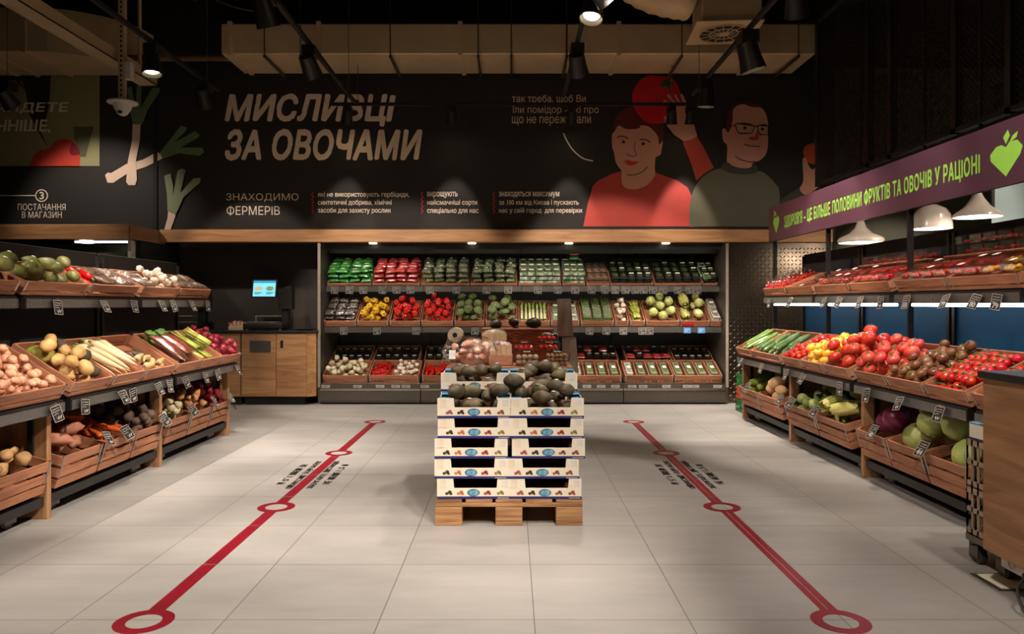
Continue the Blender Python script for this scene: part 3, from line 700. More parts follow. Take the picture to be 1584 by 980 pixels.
o = obj('wall_panel', MB().box(4.76, 6.2, 7.3, 7.35, 1.5, 2.6), plain('pale_cyan_board', (176, 196, 194), .5, noise_amt=.03, scale=1), smooth=False)
o.name = 'pale_board'; tag(o, 'pale bluish board hanging behind the rack beyond the conical lamp', 'board', kind='thing')
for z_ in (5.3,): obj('hanger_wire', MB().tube([(5.4, 7.32, 2.6), (5.4, 7.32, 5.3)], .006, 5), GREYM, o)

# ================================================================== CRATES
CR = {}
def crate_meshes(W, D, H, style):
    key = (round(W, 3), round(D, 3), round(H, 3), style)
    if key in CR: return CR[key]
    t = .010; P = []
    if style == 'low':        # one wide board over a gap and a thin slat
        P.append(('front_board', MB().box(0, W, 0, t, H*.36, H).box(0, W, 0, t, 0, H*.22), CRATE))
        P.append(('rear_board', MB().box(0, W, D-t, D, H*.36, H).box(0, W, D-t, D, 0, H*.22), CRATE))
        for x in (0, W-t): P.append(('side_board', MB().box(x, x+t, t, D-t, H*.3, H).box(x, x+t, t, D-t, 0, H*.2), CRATEV))
    else:                      # three slats
        h = H/3
        P.append(('front_board', MB().box(0, W, 0, t, H-h*.86, H).box(0, W, 0, t, h, h*1.8).box(0, W, 0, t, 0, h*.78), CRATE))
        P.append(('rear_board', MB().box(0, W, D-t, D, H-h*.86, H).box(0, W, D-t, D, h, h*1.8).box(0, W, D-t, D, 0, h*.78), CRATE))
        for x in (0, W-t): P.append(('side_board', MB().box(x, x+t, t, D-t, H-h*.86, H).box(x, x+t, t, D-t, h, h*1.8).box(x, x+t, t, D-t, 0, h*.78), CRATEV))
    cp = MB()
    for cx in (t, W-t):
        for cy in (t, D-t):
            s1, s2 = (1 if cx < W/2 else -1), (1 if cy < D/2 else -1)
            cp.prism([(cx, cy), (cx+.022*s1, cy), (cx, cy+.022*s2)], .001, H-.002)
    P.append(('corner_block', cp, CRATEV))
    bb = MB(); n = 5
    for i in range(n): bb.box(t, W-t, t+(D-2*t)*i/n, t+(D-2*t)*(i+.9)/n, .001, .006)
    P.append(('base_board', bb, CRATE))
    for x in (.004, W-.020): P.append(('metal_clip', MB().box(x, x+.016, -.0015, 0, H*.30, H*1.0).box(x, x+.016, -.0015, .008, H, H+.0015), STEEL))
    CR[key] = [(nm, m.mesh(nm, mt)) for nm, m, mt in P]
    return CR[key]
def crate(M, W, D, H, label, style='low', group=None):
    d = empty('produce_crate', M, label, 'crate', group)
    for nm, me in crate_meshes(W, D, H, style): link(nm, me, d)
    return d
def cframe(side, d, z, y0, W, ang):
    """crate frame for a rack: side +1 tomato rack (origin at far end), -1 potato rack"""
    c, s = cos(ang), sin(ang)
    if side > 0: o = (d, y0+W, z); u = (0, -1, 0); v = (c, 0, s)
    else: o = (-d, y0, z); u = (0, 1, 0); v = (-c, 0, s)
    return frame(o, u, v)
def bframe(x0, y, z, ang): return frame((x0, y, z), (1, 0, 0), (0, cos(ang), sin(ang)))

# price cards
TG = {}
def tag_meshes(txt):
    if txt in TG: return TG[txt]
    rg = random.Random(hash(txt) if txt is None else sum(map(ord, txt)))
    P = [('card', MB().box(-.036, .036, -.075, 0, 0, .0015), CARDB)]
    b = MB(); W = .0016
    for (x0, x1, y0, y1) in ((-.036, .036, -W, 0), (-.036, .036, -.075, -.075+W), (-.036, -.036+W, -.075, 0), (.036-W, .036, -.075, 0)): b.box(x0, x1, y0, y1, .0015, .002)
    P.append(('card_border', b, CHALK))
    b = MB()
    for k in range(3):                      # chalk scribble, no letters to read
        y = -.014-.012*k; pts = []
        x = -.028
        while x < (.028 if k < 2 else .010): pts.append((x, y+rg.uniform(-.003, .003), .0018)); x += .0045
        b.tube(pts, .0011, 3)
    if not txt.isdigit(): b.tube([(-.012, -.052, .0018), (-.004, -.066, .0018), (.004, -.050, .0018), (.012, -.064, .0018), (.022, -.05, .0018)], .002, 3)
    P.append(('chalk_marks', b, CHALK))
    P.append(('tag_holder', MB().box(-.03, .03, -.004, .012, -.004, -.0005), RIGID))
    res = [(nm, m.mesh(nm, mt)) for nm, m, mt in P]
    if txt.isdigit():
        me = text_mesh(txt, mat=CHALK, bold=.01, thick=.001)
        res.append(('price_figures', me))
    TG[txt] = res
    return res
NT = [0]
TAGLAB = {}
def price_card(M, label, txt='a', scale=1.0, group=None):
    o = empty('price_card', M @ Matrix.Scale(scale, 4), label, 'price tag', group)
    for nm, me in tag_meshes(txt):
        c = link(nm, me, o)
        if nm == 'price_figures': c.matrix_basis = T(-.020, -.068, .0016) @ Matrix.Diagonal((.042, .026, 1, 1))
    return o

# ================================================================== RACKS
BLUEP = plain('blue_back_panel', (16, 92, 128), .55, noise_amt=.05, scale=2)
TUBE = plain('led_tube', (224, 240, 255), .4, emit=LED_E, noise_amt=0)
ACRYL = film('acrylic_price_strip', (.92, .92, .9), .04, .45, .05, 5)
RUB = plain('grey_rubber', (70, 66, 62), .6)
def caster(parent, x, y, rot=0):
    c = obj('caster', MB().lathe([(.02, .085), (.03, .085), (.03, .092), (.02, .092)], 12).box(-.022, -.017, -.045, .02, .028, .085).box(.017, .022, -.045, .02, .028, .085).box(-.022, .022, -.03, .02, .078, .086), GREYM, parent, T(x, y, 0) @ R(rot, 'Z'))
    obj('wheel', MB().lathe([(.02, -.015), (.036, -.015), (.038, -.010), (.038, .010), (.036, .015), (.02, .015)], 20, T(0, -.025, .038) @ R(pi/2, 'Y')), RUB, c, smooth=True)
    obj('wheel_hub', MB().lathe([(.02, -.016), (.020, .016)], 14, T(0, -.025, .038) @ R(pi/2, 'Y')), GREYM, c)
def rack(side, y0, y1, label, up=True):
    s = side
    if s > 0: xb, dl, zl, al, Dl, du, zu, au, Du, df, zf, af, Df, dback = 2.44, 2.40, .66, radians(27), .44, 2.68, 1.283, radians(22), .40, 2.42, .15, radians(16), .48, 3.09
    else: xb, dl, zl, al, Dl, du, zu, au, Du, df, zf, af, Df, dback = 2.59, 2.52, .672, radians(33), .42, 2.78, 1.25, radians(27), .295, 2.60, .135, radians(16), .46, 3.07
    cy = (y0+y1)/2
    r = empty('produce_rack', T(s*xb, cy, 0), label, 'shelving')
    iv = T(-s*xb, -cy, 0)
    def bx(b, d0, d1, ya, yb, za, zb):
        a, c = sorted((s*d0, s*d1)); return b.box(a, c, ya, yb, za, zb)
    # oak end board, black uprights, frame
    obj('oak_end_board', bx(MB(), xb, xb+.50, y1-.045, y1-.005, 0, .585), OAK, r, iv, bevel=.002)
    for yy in (y0+.004, y1-.063):
        obj('upright', bx(MB(), xb+.07, xb+.10, yy, yy+.016, .09, zl-.02), BLACK, r, iv)
    for yy in (y0+.012, y1-.04):
        obj('rear_post', bx(MB(), dback-.02, dback+.02, yy, yy+.03, .09, 1.70 if s > 0 else 1.55), BLACK, r, iv)
    if s > 0:
        obj('front_post', bx(MB(), 2.767, 2.805, y1-.012, y1+.006, .60, 1.99), BLACK, r, iv)
    obj('base_tray', bx(MB(), xb+.02, dback, y0+.05, y1-.06, .10, .118), BLACK, r, iv)
    obj('base_beam', bx(MB(), xb+.015, xb+.055, y0+.01, y1-.05, .075, .125), BLACK, r, iv)
    obj('floor_back_panel', bx(MB(), dback-.012, dback, y0+.05, y1-.06, .12, .62), OAKY, r, iv)
    for k, (d, z, a, D) in enumerate(((dl, zl, al, Dl), (du, zu, au, Du))):
        if k and not up: continue
        # sloping deck, front rail with acrylic price strip, brackets
        M = frame((s*d, cy, z), (0, -s, 0), (s*cos(a), 0, sin(a)))
        W = (y1-y0)-.06
        obj('shelf_deck', MB().box(-W/2, W/2, .004, D, -.016, -.004), BLACK, r, iv @ M)
        rl = obj('price_rail', bx(MB(), d-.012, d+.012, y0+.03, y1-.03, z-.078, z-.006), BLACK, r, iv)
        obj('acrylic_strip', bx(MB(), d-.022, d-.019, y0+.03, y1-.03, z-.072, z-.02), ACRYL, rl)
        for yy in (y0+.035, y1-.06):
            b = MB(); tri = [(d+.012, z-.07), (dback-.02, z-.07 if k else z-.12), (dback-.02, z+D*sin(a)-.02), (d+.012, z-.016)]
            b.prism([(s*q[0], q[1]) for q in tri], -.006, .006, frame((0, yy, 0), (1, 0, 0), (0, 0, 1)))
            obj('shelf_bracket', b, BLACK, r, iv)
    obj('lower_back_panel', bx(MB(), dback, dback+.014, y0+.015, y1-.015, .60, 1.24), BLUEP if s > 0 else BLACKW, r, iv)
    obj('upper_back_panel', bx(MB(), dback, dback+.014, y0+.01, y1-.01, 1.245, 1.72 if s > 0 else 1.575), BLACKW, r, iv, bevel=.003)
    if s > 0:
        obj('tube_lamp', MB().tube([(2.75, y0+.1, 1.195), (2.75, y1-.1, 1.195)], .011, 10), TUBE, r, iv, smooth=True)
        obj('tube_batten', bx(MB(), 2.735, 2.765, y0+.1, y1-.1, 1.207, 1.225), WHITEP, r, iv)
    for yy in (y0+.17, y1-.20):
        for dd in (xb+.10, xb+.42): caster(r, s*(dd-xb), yy-cy, .4*s)
    return r
rack(-1, 2.86, 4.18, 'oak and black produce rack at the near end of the potato side holding shallots')
rack(-1, 4.19, 5.505, 'middle oak and black produce rack holding avocados, daikon and carrots')
rack(-1, 5.515, 6.82, 'far oak and black produce rack holding celery and onions')
rack(1, 6.53, 7.84, 'far oak and black rack holding cucumbers under the purple sign')
rack(1, 5.19, 6.52, 'middle oak and black rack holding beef tomatoes and yellow tomatoes')
rack(1, 3.85, 5.18, 'near oak and black rack holding vine tomatoes and white cabbages')
rack(1, 3.35, 3.84, 'short oak and black rack behind the wooden counter')

# ================================================================== REFRIGERATED CASES
CASEM = plain('case_grey_metal', (92, 86, 78), .4, .6, noise_amt=.06)
CASED = plain('case_black_liner', (24, 24, 22), .55)
CTUBE = plain('case_led_tube', (255, 240, 214), .4, emit=CASE_E, noise_amt=0)
RAILM = plain('shelf_rail_grey', (76, 70, 62), .45, .4)
def fridge(x0, x1, label, lend, rend):
    cx = (x0+x1)/2
    r = empty('refrigerated_case', T(cx, 9.3, 0), label, 'refrigerated case')
    iv = T(-cx, -9.3, 0)
    g = .004
    obj('base_plinth', MB().box(x0+g, x1-g, 8.93, 9.95, .0, .19), CASED, r, iv)
    b = MB().prism([(8.875, .02), (8.86, .05), (8.86, .165), (8.885, .19), (8.93, .195), (8.93, .02)], x0+g, x1-g, Matrix(((0, 0, 1, 0), (1, 0, 0, 0), (0, 1, 0, 0), (0, 0, 0, 1))))
    obj('bumper', b, CASEM, r, iv, bevel=.003)
    obj('bumper_strip', MB().box(x0+g, x1-g, 8.852, 8.86, .165, .187), STEEL, r, iv)
    obj('front_sill', MB().box(x0+g, x1-g, 8.885, 8.905, .19, .235), CASEM, r, iv)
    b = MB()
    n = int((x1-x0)/.014)
    for i in range(n): b.box(x0+.01+i*.014, x0+.016+i*.014, 8.93, 8.975, .20, .245)
    b.box(x0+g, x1-g, 8.925, 8.93, .19, .25)
    obj('air_grille', b, STEEL, r, iv)
    obj('back_panel', MB().box(x0+g, x1-g, 9.93, 9.95, .19, 1.93), CASED, r, iv)
    b = MB().prism([(8.985, .232), (9.93, .60), (9.93, .58), (8.985, .212)], x0+g, x1-g, Matrix(((0, 0, 1, 0), (1, 0, 0, 0), (0, 1, 0, 0), (0, 0, 0, 1))))
    obj('base_deck', b, CASED, r, iv)
    for (yf, z, a, D) in ((9.08, .925, radians(32), .52), (9.17, 1.425, radians(30), .52)):
        M = frame((x0, yf, z), (1, 0, 0), (0, cos(a), sin(a)))
        sh = obj('shelf', MB().box(g, x1-x0-g, .0, D, -.014, -.002), CASED, r, iv @ M)
        obj('price_rail', MB().box(x0+g, x1-g, yf-.016, yf-.004, z-.075, z-.004), RAILM, r, iv)
        obj('price_strip', MB().box(x0+g, x1-g, yf-.022, yf-.019, z-.065, z-.015), ACRYL, r, iv)
        obj('shelf_tube_lamp', MB().tube([(x0+.06, yf+.05, z-.045), (x1-.06, yf+.05, z-.045)], .008, 8), CTUBE, r, iv)
    obj('canopy', MB().box(x0+g, x1-g, 9.045, 9.95, 1.93, 1.972), CASED, r, iv)
    obj('canopy_board', MB().box(x0+g, x1-g, 9.27, 9.29, 1.83, 1.93), CASED, r, iv)
    obj('canopy_lip', MB().box(x0+g, x1-g, 9.047, 9.056, 1.865, 1.93), CASED, r, iv)
    obj('canopy_tube_lamp', MB().tube([(x0+.04, 9.08, 1.905), (x1-.04, 9.08, 1.905)], .009, 8), CTUBE, r, iv)
    for on, xa in ((lend, x0-.035), (rend, x1+.002)):
        if on:
            p = obj('end_panel', MB().box(xa, xa+.033, 8.905, 9.95, .0, 1.94), CASEM, r, iv, bevel=.004)
            obj('edge_strip', MB().box(xa, xa+.033, 8.898, 8.904, .2, 1.93), plain('grey_edge_strip', (140, 130, 118), .45), p)
CX4 = [-2.29, -1.085, .125, 1.34, 2.572]
for i, lab in enumerate(('open refrigerated case with yellow peppers on its middle shelf, next to the scale counter', 'open refrigerated case with broccoli on its middle shelf', 'open refrigerated case with leeks, partly behind the carton stack', 'open refrigerated case with lettuces beside the chequer plate')):
    fridge(CX4[i], CX4[i+1], lab, i == 0, i == 3)
# little recessed lamps under the fascia
for px, lab in ((577, 'above the green salad bags'), (730, 'above the clear salad bags'), (880, 'above the stacked green packs'), (1030, 'above the dark herb packs')):
    o = obj('recessed_lamp', MB().lathe([(.045, 0), (.05, .004), (.05, .012)], 20), plain('recessed_lamp_glow', (255, 236, 200), .4, emit=4), None, T(wx(px, 8.98), 8.985, 1.9285))
    tag(o, 'small round recessed lamp under the wooden fascia '+lab, 'lamp')

# row of cases behind the potato racks, hardly seen: canopy, lit edge, end post
d = empty('refrigerated_case', T(-6, 8.9, 0), 'dark refrigerated case behind the potato racks with a lit upper edge', 'refrigerated case')
iv = T(6, -8.9, 0)
obj('back_panel', MB().box(-8.8, -4.30, 9.0, 9.03, 0, 1.92), plain('dark_green_liner', (40, 48, 38), .4), d, iv)
obj('end_panel', MB().box(-4.325, -4.288, 8.36, 9.0, 0, 1.92), WHITEP, d, iv)
obj('canopy_board', MB().box(-8.8, -4.33, 8.62, 8.64, 1.72, 1.80), CASED, d, iv)
obj('base_plinth', MB().box(-8.8, -4.33, 8.4, 9.0, 0, .4), CASED, d, iv)
obj('canopy_tube_lamp', MB().tube([(-5.0, 8.5, 1.912), (-4.34, 8.5, 1.912)], .012, 8), CTUBE, d, iv)
sh = obj('shelf', MB().box(-8.8, -4.33, 8.6, 9.0, 1.40, 1.42), RAILM, d, iv)
tag(obj('recessed_lamp', MB().lathe([(.06, 0), (.075, .004), (.075, .03)], 20), plain('recessed_lamp_glow', (255, 236, 200), .4, emit=4), None, T(wx(128, 8.34), 8.42, 1.89)), 'round lamp under the fascia above the avocado crate', 'lamp')

# ================================================================== SCALE COUNTER
d = empty('counter_cabinet', T(-2.85, 9.05, 0), 'oak counter cabinet with a flap and a door under the touch-screen scale', 'cabinet')
iv = T(2.85, -9.05, 0)
Y0 = 8.78
x0, xm, x1 = wx(373, Y0), wx(427, Y0), wx(487, Y0)
obj('cabinet_body', MB().prism([(x0, Y0+.02), (x1-.10, Y0+.02), (x1-.01, Y0+.09), (x1-.01, 9.40), (x0, 9.40)], .10, .855), OAKX, d, iv)
obj('flap_panel', MB().box(x0+.004, xm-.003, Y0, Y0+.019, .11, .85), OAKX, d, iv, bevel=.002)
dr = obj('door', MB().box(xm+.003, x1-.10, Y0, Y0+.019, .11, .85), OAKX, d, iv, bevel=.002)
obj('door_handle', MB().box(xm+.05, xm+.085, Y0-.004, Y0+.001, .68, .77), BLACK, dr, bevel=.002)
obj('waste_flap', MB().box(x0+.10, xm-.06, Y0-.006, Y0-.0005, .63, .77), STEEL, d, iv, bevel=.003)
obj('plinth', MB().box(x0+.02, x1-.14, Y0+.07, 9.38, 0, .099), BLACKW, d, iv)
d = empty('counter_cabinet', T(-3.6, 9.05, 0), 'plain oak counter cabinet half hidden behind the celery rack', 'cabinet')
iv = T(3.6, -9.05, 0)
obj('cabinet_body', MB().box(-4.15, x0-.01, Y0+.02, 9.40, .10, .855), OAK, d, iv)
obj('front_panel', MB().box(-4.15, x0-.012, Y0, Y0+.019, .11, .85), OAKX, d, iv, bevel=.002)
obj('plinth', MB().box(-4.1, x0-.02, Y0+.07, 9.38, 0, .099), BLACKW, d, iv)
b = MB().prism([(-4.17, Y0-.015), (x1-.10, Y0-.015), (x1+.015, Y0+.07), (x1+.015, 9.41), (-4.17, 9.41)], .856, .885)
tag(obj('worktop', b, BLACK, bevel=.003), 'long black worktop over the oak scale cabinets', 'worktop')
tag(obj('steel_tray', MB().lathe([(.0, 0), (.09, 0), (.13, .012), (.134, .012), (.092, -.001)], 28, Matrix.Diagonal((1, .8, 1, 1))), STEEL, None, T(-2.5, 8.98, .889), smooth=True), 'round steel tray on the worktop beside the scale', 'tray')
def scale(x, y, label, facing=1.0):
    d = empty('shop_scale', T(x, y, .886), label, 'scale')
    obj('scale_body', MB().prism([(-.235, -.17), (.235, -.17), (.25, .15), (-.25, .15)], .02, .085), BLACK, d, bevel=.012)
    for fx in (-.2, .2):
        for fy in (-.14, .12): obj('foot', MB().lathe([(.02, 0), (.02, .021)], 12), GREYM, d, T(fx, fy, 0))
    obj('weighing_plate', MB().box(-.20, .16, -.16, .12, .088, .1), plain('grey_plate', (112, 100, 86), .4, .2), d, bevel=.005)
    obj('goods_rail', MB().tube(smooth_line([(-.17, .11, .10), (-.17, .11, .15), (-.15, .11, .165), (.22, .11, .165), (.24, .11, .15), (.24, .11, .10)], 4), .006, 6), plain('silver_paint', (176, 166, 152), .4, .2), d)
    obj('column', MB().prism([(.17, .02), (.25, .02), (.25, .14), (.17, .14)], .08, .30), BLACK, d, bevel=.008)
    obj('printer_head', MB().prism([(-.07, .25), (.09, .25), (.09, .53), (.02, .53), (-.07, .46)], -.06, .09, T(.21, .08, 0) @ frame((0, 0, 0), (1, 0, 0), (0, 0, 1))), BLACK, d, bevel=.008)
    sx = -.06
    S = T(-.035, .02, .50) @ R(radians(-12), 'X')
    sc_ = obj('screen', MB().box(-.155, .155, -.012, .012, -.115, .115), BLACK, d, S, bevel=.004)
    obj('screen_arm', MB().box(.05, .2, .025, .05, -.09, -.02), BLACK, d, S)
    obj('display', MB().box(-.135, .135, -.0135, -.0122, -.098, .098), plain('screen_light', (120, 206, 230), .3, emit=1.1, noise_amt=.02), sc_)
    obj('display_bar', MB().box(-.135, .135, -.0145, -.0136, .068, .098), plain('screen_header', (60, 150, 190), .3, emit=.8), sc_)
    for px_, col in ((-.07, (206, 190, 130)), (.07, (70, 140, 70))):
        obj('produce_picture', MB().ell((px_, -.0142, .0), (.05, .0006, .028), 14, 8), plain('screen_pic_%d' % col[0], col, .4, emit=.6, rgb2=(230, 235, 220), scale=60), sc_)
    b = MB()
    for q in (-.07, .07): b.box(q-.045, q+.045, -.0142, -.0136, -.055, -.047).box(q-.045, q+.02, -.0142, -.0136, -.07, -.063)
    obj('display_lines', b, plain('screen_text', (40, 90, 110), .4), sc_)
scale(wx(413, 9.0), 9.0, 'black self-service scale with a lit touch screen on the worktop')
scale(wx(283, 8.95), 8.95, 'second black scale on the worktop, mostly hidden behind the potato rack')
d = empty('card_tray', T(wx(368, 8.92), 8.92, .886), 'small pale tray of red paper bags beside the scale', 'tray')
obj('tray_body', MB().box(-.09, .09, -.07, .07, 0, .05), plain('pale_wood_tray', (206, 180, 146), .6), d, bevel=.003)
for i in range(4):
    obj('paper_sleeve', MB().box(-.045, .045, -.004, .004, 0, .09), plain('red_white_print', (178, 44, 44), .6, rgb2=(226, 214, 200), scale=16, thresh=(.45, .55)), d, T(-.03+.02*i, -.03+.025*i, .02) @ R(.25, 'X') @ R(.2*i-.3, 'Y'))

# ================================================================== PRODUCE: shapes
def nz(p, s, seed=0.0): return noise.noise(Vector((p[0]*s+seed, p[1]*s-seed, p[2]*s+2*seed)))
def lumpy(rx, ry, rz, amt, sc_, seed, nu=14, nv=9):
    def fn(t, p):
        d = (sin(t)*cos(p), sin(t)*sin(p), cos(t)); k = 1+amt*nz(d, sc_, seed)
        return (rx*d[0]*k, ry*d[1]*k, rz*d[2]*k)
    return MB().blob(fn, nu, nv)
def rod(L_, rad, bend=0.0, n=9, nu=10, seed=0, wob=0.0, drop=0.0):
    """tapered body along x, rad(t) for t 0..1"""
    pts, rr = [], []
    for i in range(n):
        t = i/(n-1)
        pts.append((-L_/2+L_*t, bend*(4*t*(1-t)-.5)+wob*noise.noise(Vector((t*4, seed, 0))), drop*t*t)); rr.append(max(.0006, rad(t)))
    return MB().tube(pts, rr, nu)
PR = {}      # kind -> (name, [variants of (meshes [(part name, mesh)], spheres [(offset along x, radius)])])
def proto(kind, name, variants):
    """each variant's contact spheres (x, y, radius) are read off its own mesh"""
    out = []
    for ms, sp in variants:
        co = np.empty(len(ms[0][1].vertices)*3); ms[0][1].vertices.foreach_get('co', co); co = co.reshape(-1, 3)
        if kind in ('leek', 'celery'):
            c2 = np.empty(len(ms[1][1].vertices)*3); ms[1][1].vertices.foreach_get('co', c2); co = np.vstack([co, c2.reshape(-1, 3)])
        ext = np.abs(co).max(0)
        rr = max(ext[1], ext[2])
        if ext[0] < 1.3*rr: out.append((ms, [(0.0, 0.0, float(np.sqrt((co**2).sum(1)).max())*.985)])); continue
        lo, hi = co[:, 0].min(), co[:, 0].max(); n = max(2, int(math.ceil((hi-lo)/(1.0*rr)))); st = (hi-lo)/n; s2 = []
        for i in range(n):
            a, b = lo+st*i, lo+st*(i+1); m = (co[:, 0] >= a-st*.35) & (co[:, 0] <= b+st*.35)
            if not m.any(): continue
            y = (co[m, 1].max()+co[m, 1].min())/2
            s2.append((float((a+b)/2), float(y), float(max((co[m, 1].max()-co[m, 1].min())/2, np.abs(co[m, 2]).max()))))
        out.append((ms, s2))
    PR[kind] = (name, [(ms, [(x, y, r*(1.0 if len(sp) > 1 else 1.02 if 'cabbage' in kind or 'lettuce' in kind else .985)) for x, y, r in sp]) for ms, sp in out])
def M_(mb, nm, mat, smooth=True): return mb.mesh(nm, mat, smooth=smooth, angle=180)

STEMG = plain('green_stalk', (92, 116, 52), .6, rand=.15)
STEMB = plain('brown_stalk', (110, 84, 52), .7)
def star(r, z, n=5, w=.32, drop=.0):
    b = MB()
    for i in range(n):
        a = 2*pi*i/n
        b.add([(0, 0, z+.003), (r*w*cos(a-.5), r*w*sin(a-.5), z+.001), (r*cos(a), r*sin(a), z-drop+.002), (r*w*cos(a+.5), r*w*sin(a+.5), z+.001), (0, 0, z-.002)], [(0, 1, 2), (0, 2, 3), (4, 2, 1), (4, 3, 2)])
    b.tube([(0, 0, z), (.001, 0, z+r*.45)], r*.10, 5)
    return b
def tomato(r, flat, ribs, amp, seed, stalk=True, nu=18, nv=10):
    def fn(t, p):
        k = 1+amp*cos(ribs*p+seed)*sin(t)**2+.03*nz((cos(p), sin(p), t), 1.2, seed)
        dip = .16*math.exp(-(t/.38)**2)+.06*math.exp(-((pi-t)/.3)**2)
        return (r*k*sin(t)*cos(p), r*k*sin(t)*sin(p), r*flat*(cos(t)-dip*(1 if t < 1.5 else -1)))
    return MB().blob(fn, nu, nv)
def toms(kind, name, mat, r, flat, ribs, amp, n=3, calyx=True, nu=18):
    vs = []
    for i in range(n):
        rr = r*(1+.09*(i-1)); m = [(name, M_(tomato(rr, flat, ribs+i % 2, amp, i*1.7, nu=nu), name, mat))]
        if calyx: m.append(('calyx', M_(star(rr*.5, rr*flat*.90, 5, drop=-.004), 'calyx', STEMG, False)))
        vs.append((m, [(0, rr*.95)]))
    proto(kind, name, vs)
RED = plain('tomato_skin', (190, 20, 18), .22, rgb2=(208, 40, 28), scale=9, rand=.12, hue=.008, coat=.25)
REDB = plain('beef_tomato_skin', (190, 36, 28), .25, rgb2=(216, 70, 48), scale=9, rand=.12, hue=.008, coat=.25)
PINK = plain('pink_tomato_skin', (204, 62, 52), .25, rgb2=(226, 98, 78), scale=9, rand=.10, hue=.008, coat=.25)
YEL = plain('yellow_tomato_skin', (230, 160, 40), .28, rgb2=(238, 186, 70), scale=8, rand=.10, hue=.015, coat=.25)
BRN = plain('brown_tomato_skin', (112, 52, 36), .25, rgb2=(132, 92, 52), scale=12, rand=.15, hue=.02, coat=.25)
toms('vine_tomato', 'vine_tomato', RED, .026, .92, 5, .01)
toms('cherry_tomato', 'cherry_tomato', RED, .0175, .98, 5, .0, nu=12)
toms('small_tomato', 'small_tomato', RED, .026, .94, 5, .01, nu=14)
toms('beef_tomato', 'beef_tomato', REDB, .050, .78, 7, .05)
toms('pink_tomato', 'pink_tomato', PINK, .044, .80, 6, .045)
toms('yellow_tomato', 'yellow_tomato', YEL, .039, .84, 6, .03)
toms('brown_tomato', 'brown_tomato', BRN, .033, .9, 5, .015)
# peppers
def pepper(r, h, seed, lobes=4):
    def fn(t, p):
        k = 1+.10*cos(lobes*p+seed)*sin(t)**.5; z = cos(t)
        taper = 1-.22*(1-z)/2
        dip = .35*math.exp(-(t/.34)**2)
        s_ = abs(sin(t))**.62
        return (r*k*taper*s_*cos(p), r*k*taper*s_*sin(p), h*(z-dip))
    return MB().blob(fn, 20, 12)
def peppers(kind, mat, r, h):
    vs = []
    for i in range(3):
        vs.append(([('bell_pepper', M_(pepper(r, h*(1+.1*(i-1)), i*2.0), 'bell_pepper', mat)), ('stalk', M_(MB().tube([(0, 0, h*.55), (.002, 0, h*.8), (.008, 0, h*1.12)], [.012, .006, .005], 7), 'stalk', STEMG))], [(0, r*.98)]))
    proto(kind, 'bell_pepper', vs)
peppers('yellow_pepper', plain('yellow_pepper_skin', (226, 172, 34), .22, rgb2=(240, 196, 52), scale=8, rand=.08, coat=.3), .040, .046)
peppers('red_pepper', plain('red_pepper_skin', (196, 16, 20), .18, rgb2=(218, 30, 26), scale=8, rand=.14, coat=.4), .040, .048)
def chili(L_, r, b): return rod(L_, lambda t: r*(1-t)**.6*(min(1, t*8+.4)), b, 9, 8)
vs = []
for i in range(3):
    vs.append(([('chili_pepper', M_(chili(.13, .010, .02*(i-1)), 'chili_pepper', plain('chili_skin', (196, 16, 22), .2, rand=.15, coat=.3))), ('stalk', M_(MB().tube([(-.064, -.01*(i-1), 0), (-.085, -.012*(i-1), .004)], [.006, .003], 6), 'stalk', STEMG))], [(-.045, .009), (0, .009), (.04, .006)]))
proto('chili', 'chili_pepper', vs)
vs = []
for i in range(3):
    vs.append(([('long_red_pepper', M_(chili(.17, .024, .02*(i-1)), 'long_red_pepper', plain('red_pepper_skin', (196, 16, 20)))), ('stalk', M_(MB().tube([(-.083, -.01*(i-1), 0), (-.11, -.012*(i-1), .006)], [.009, .005], 6), 'stalk', STEMG))], [(-.055, .022), (0, .021), (.05, .014)]))
proto('long_pepper', 'long_red_pepper', vs)
# avocado: pear-shaped, along x
def avocado(L_, r, seed):
    def fn(t, p):
        z = cos(t); k = r*(1-.30*max(0, z)**1.2-.0*z)*(1+.03*nz((sin(t)*cos(p), sin(t)*sin(p), z), 2.5, seed))
        return (L_/2*z, k*sin(t)*cos(p), k*sin(t)*sin(p))
    return MB().blob(fn, 18, 12)
def avos(kind, mat, L_, r, sticker):
    vs = []
    for i in range(4):
        k = 1+.07*(i-1.5)
        m = [('avocado', M_(avocado(L_*k, r*k, i*3.1), 'avocado', mat)), ('stem_end', M_(MB().ell((L_*k*.497, 0, 0), (.004, .007, .007), 8, 6), 'stem_end', STEMB))]
        if sticker and i % 2 == 0: m.append(('sticker', M_(MB().ell((-.005, -.012, r*k*.965), (.013, .010, .003), 10, 6), 'sticker', plain('white_sticker', (236, 232, 226), .5))))
        vs.append((m, [(-L_*.17, r*.96), (L_*.20, r*.80)]))
    proto(kind, 'avocado', vs)
avos('dark_avocado', plain('dark_avocado_skin', (78, 68, 50), .5, rgb2=(118, 108, 72), scale=20, rand=.22, hue=.02, bump=.5, bscale=170, thresh=(.4, .75)), .112, .037, True)
avos('green_avocado', plain('green_avocado_skin', (92, 96, 46), .4, rgb2=(130, 128, 70), scale=22, rand=.18, hue=.015, bump=.35, bscale=170), .118, .038, True)
avos('black_avocado', plain('black_avocado_skin', (44, 36, 30), .38, rgb2=(66, 54, 42), scale=20, rand=.2, bump=.4, bscale=170), .10, .036, False)
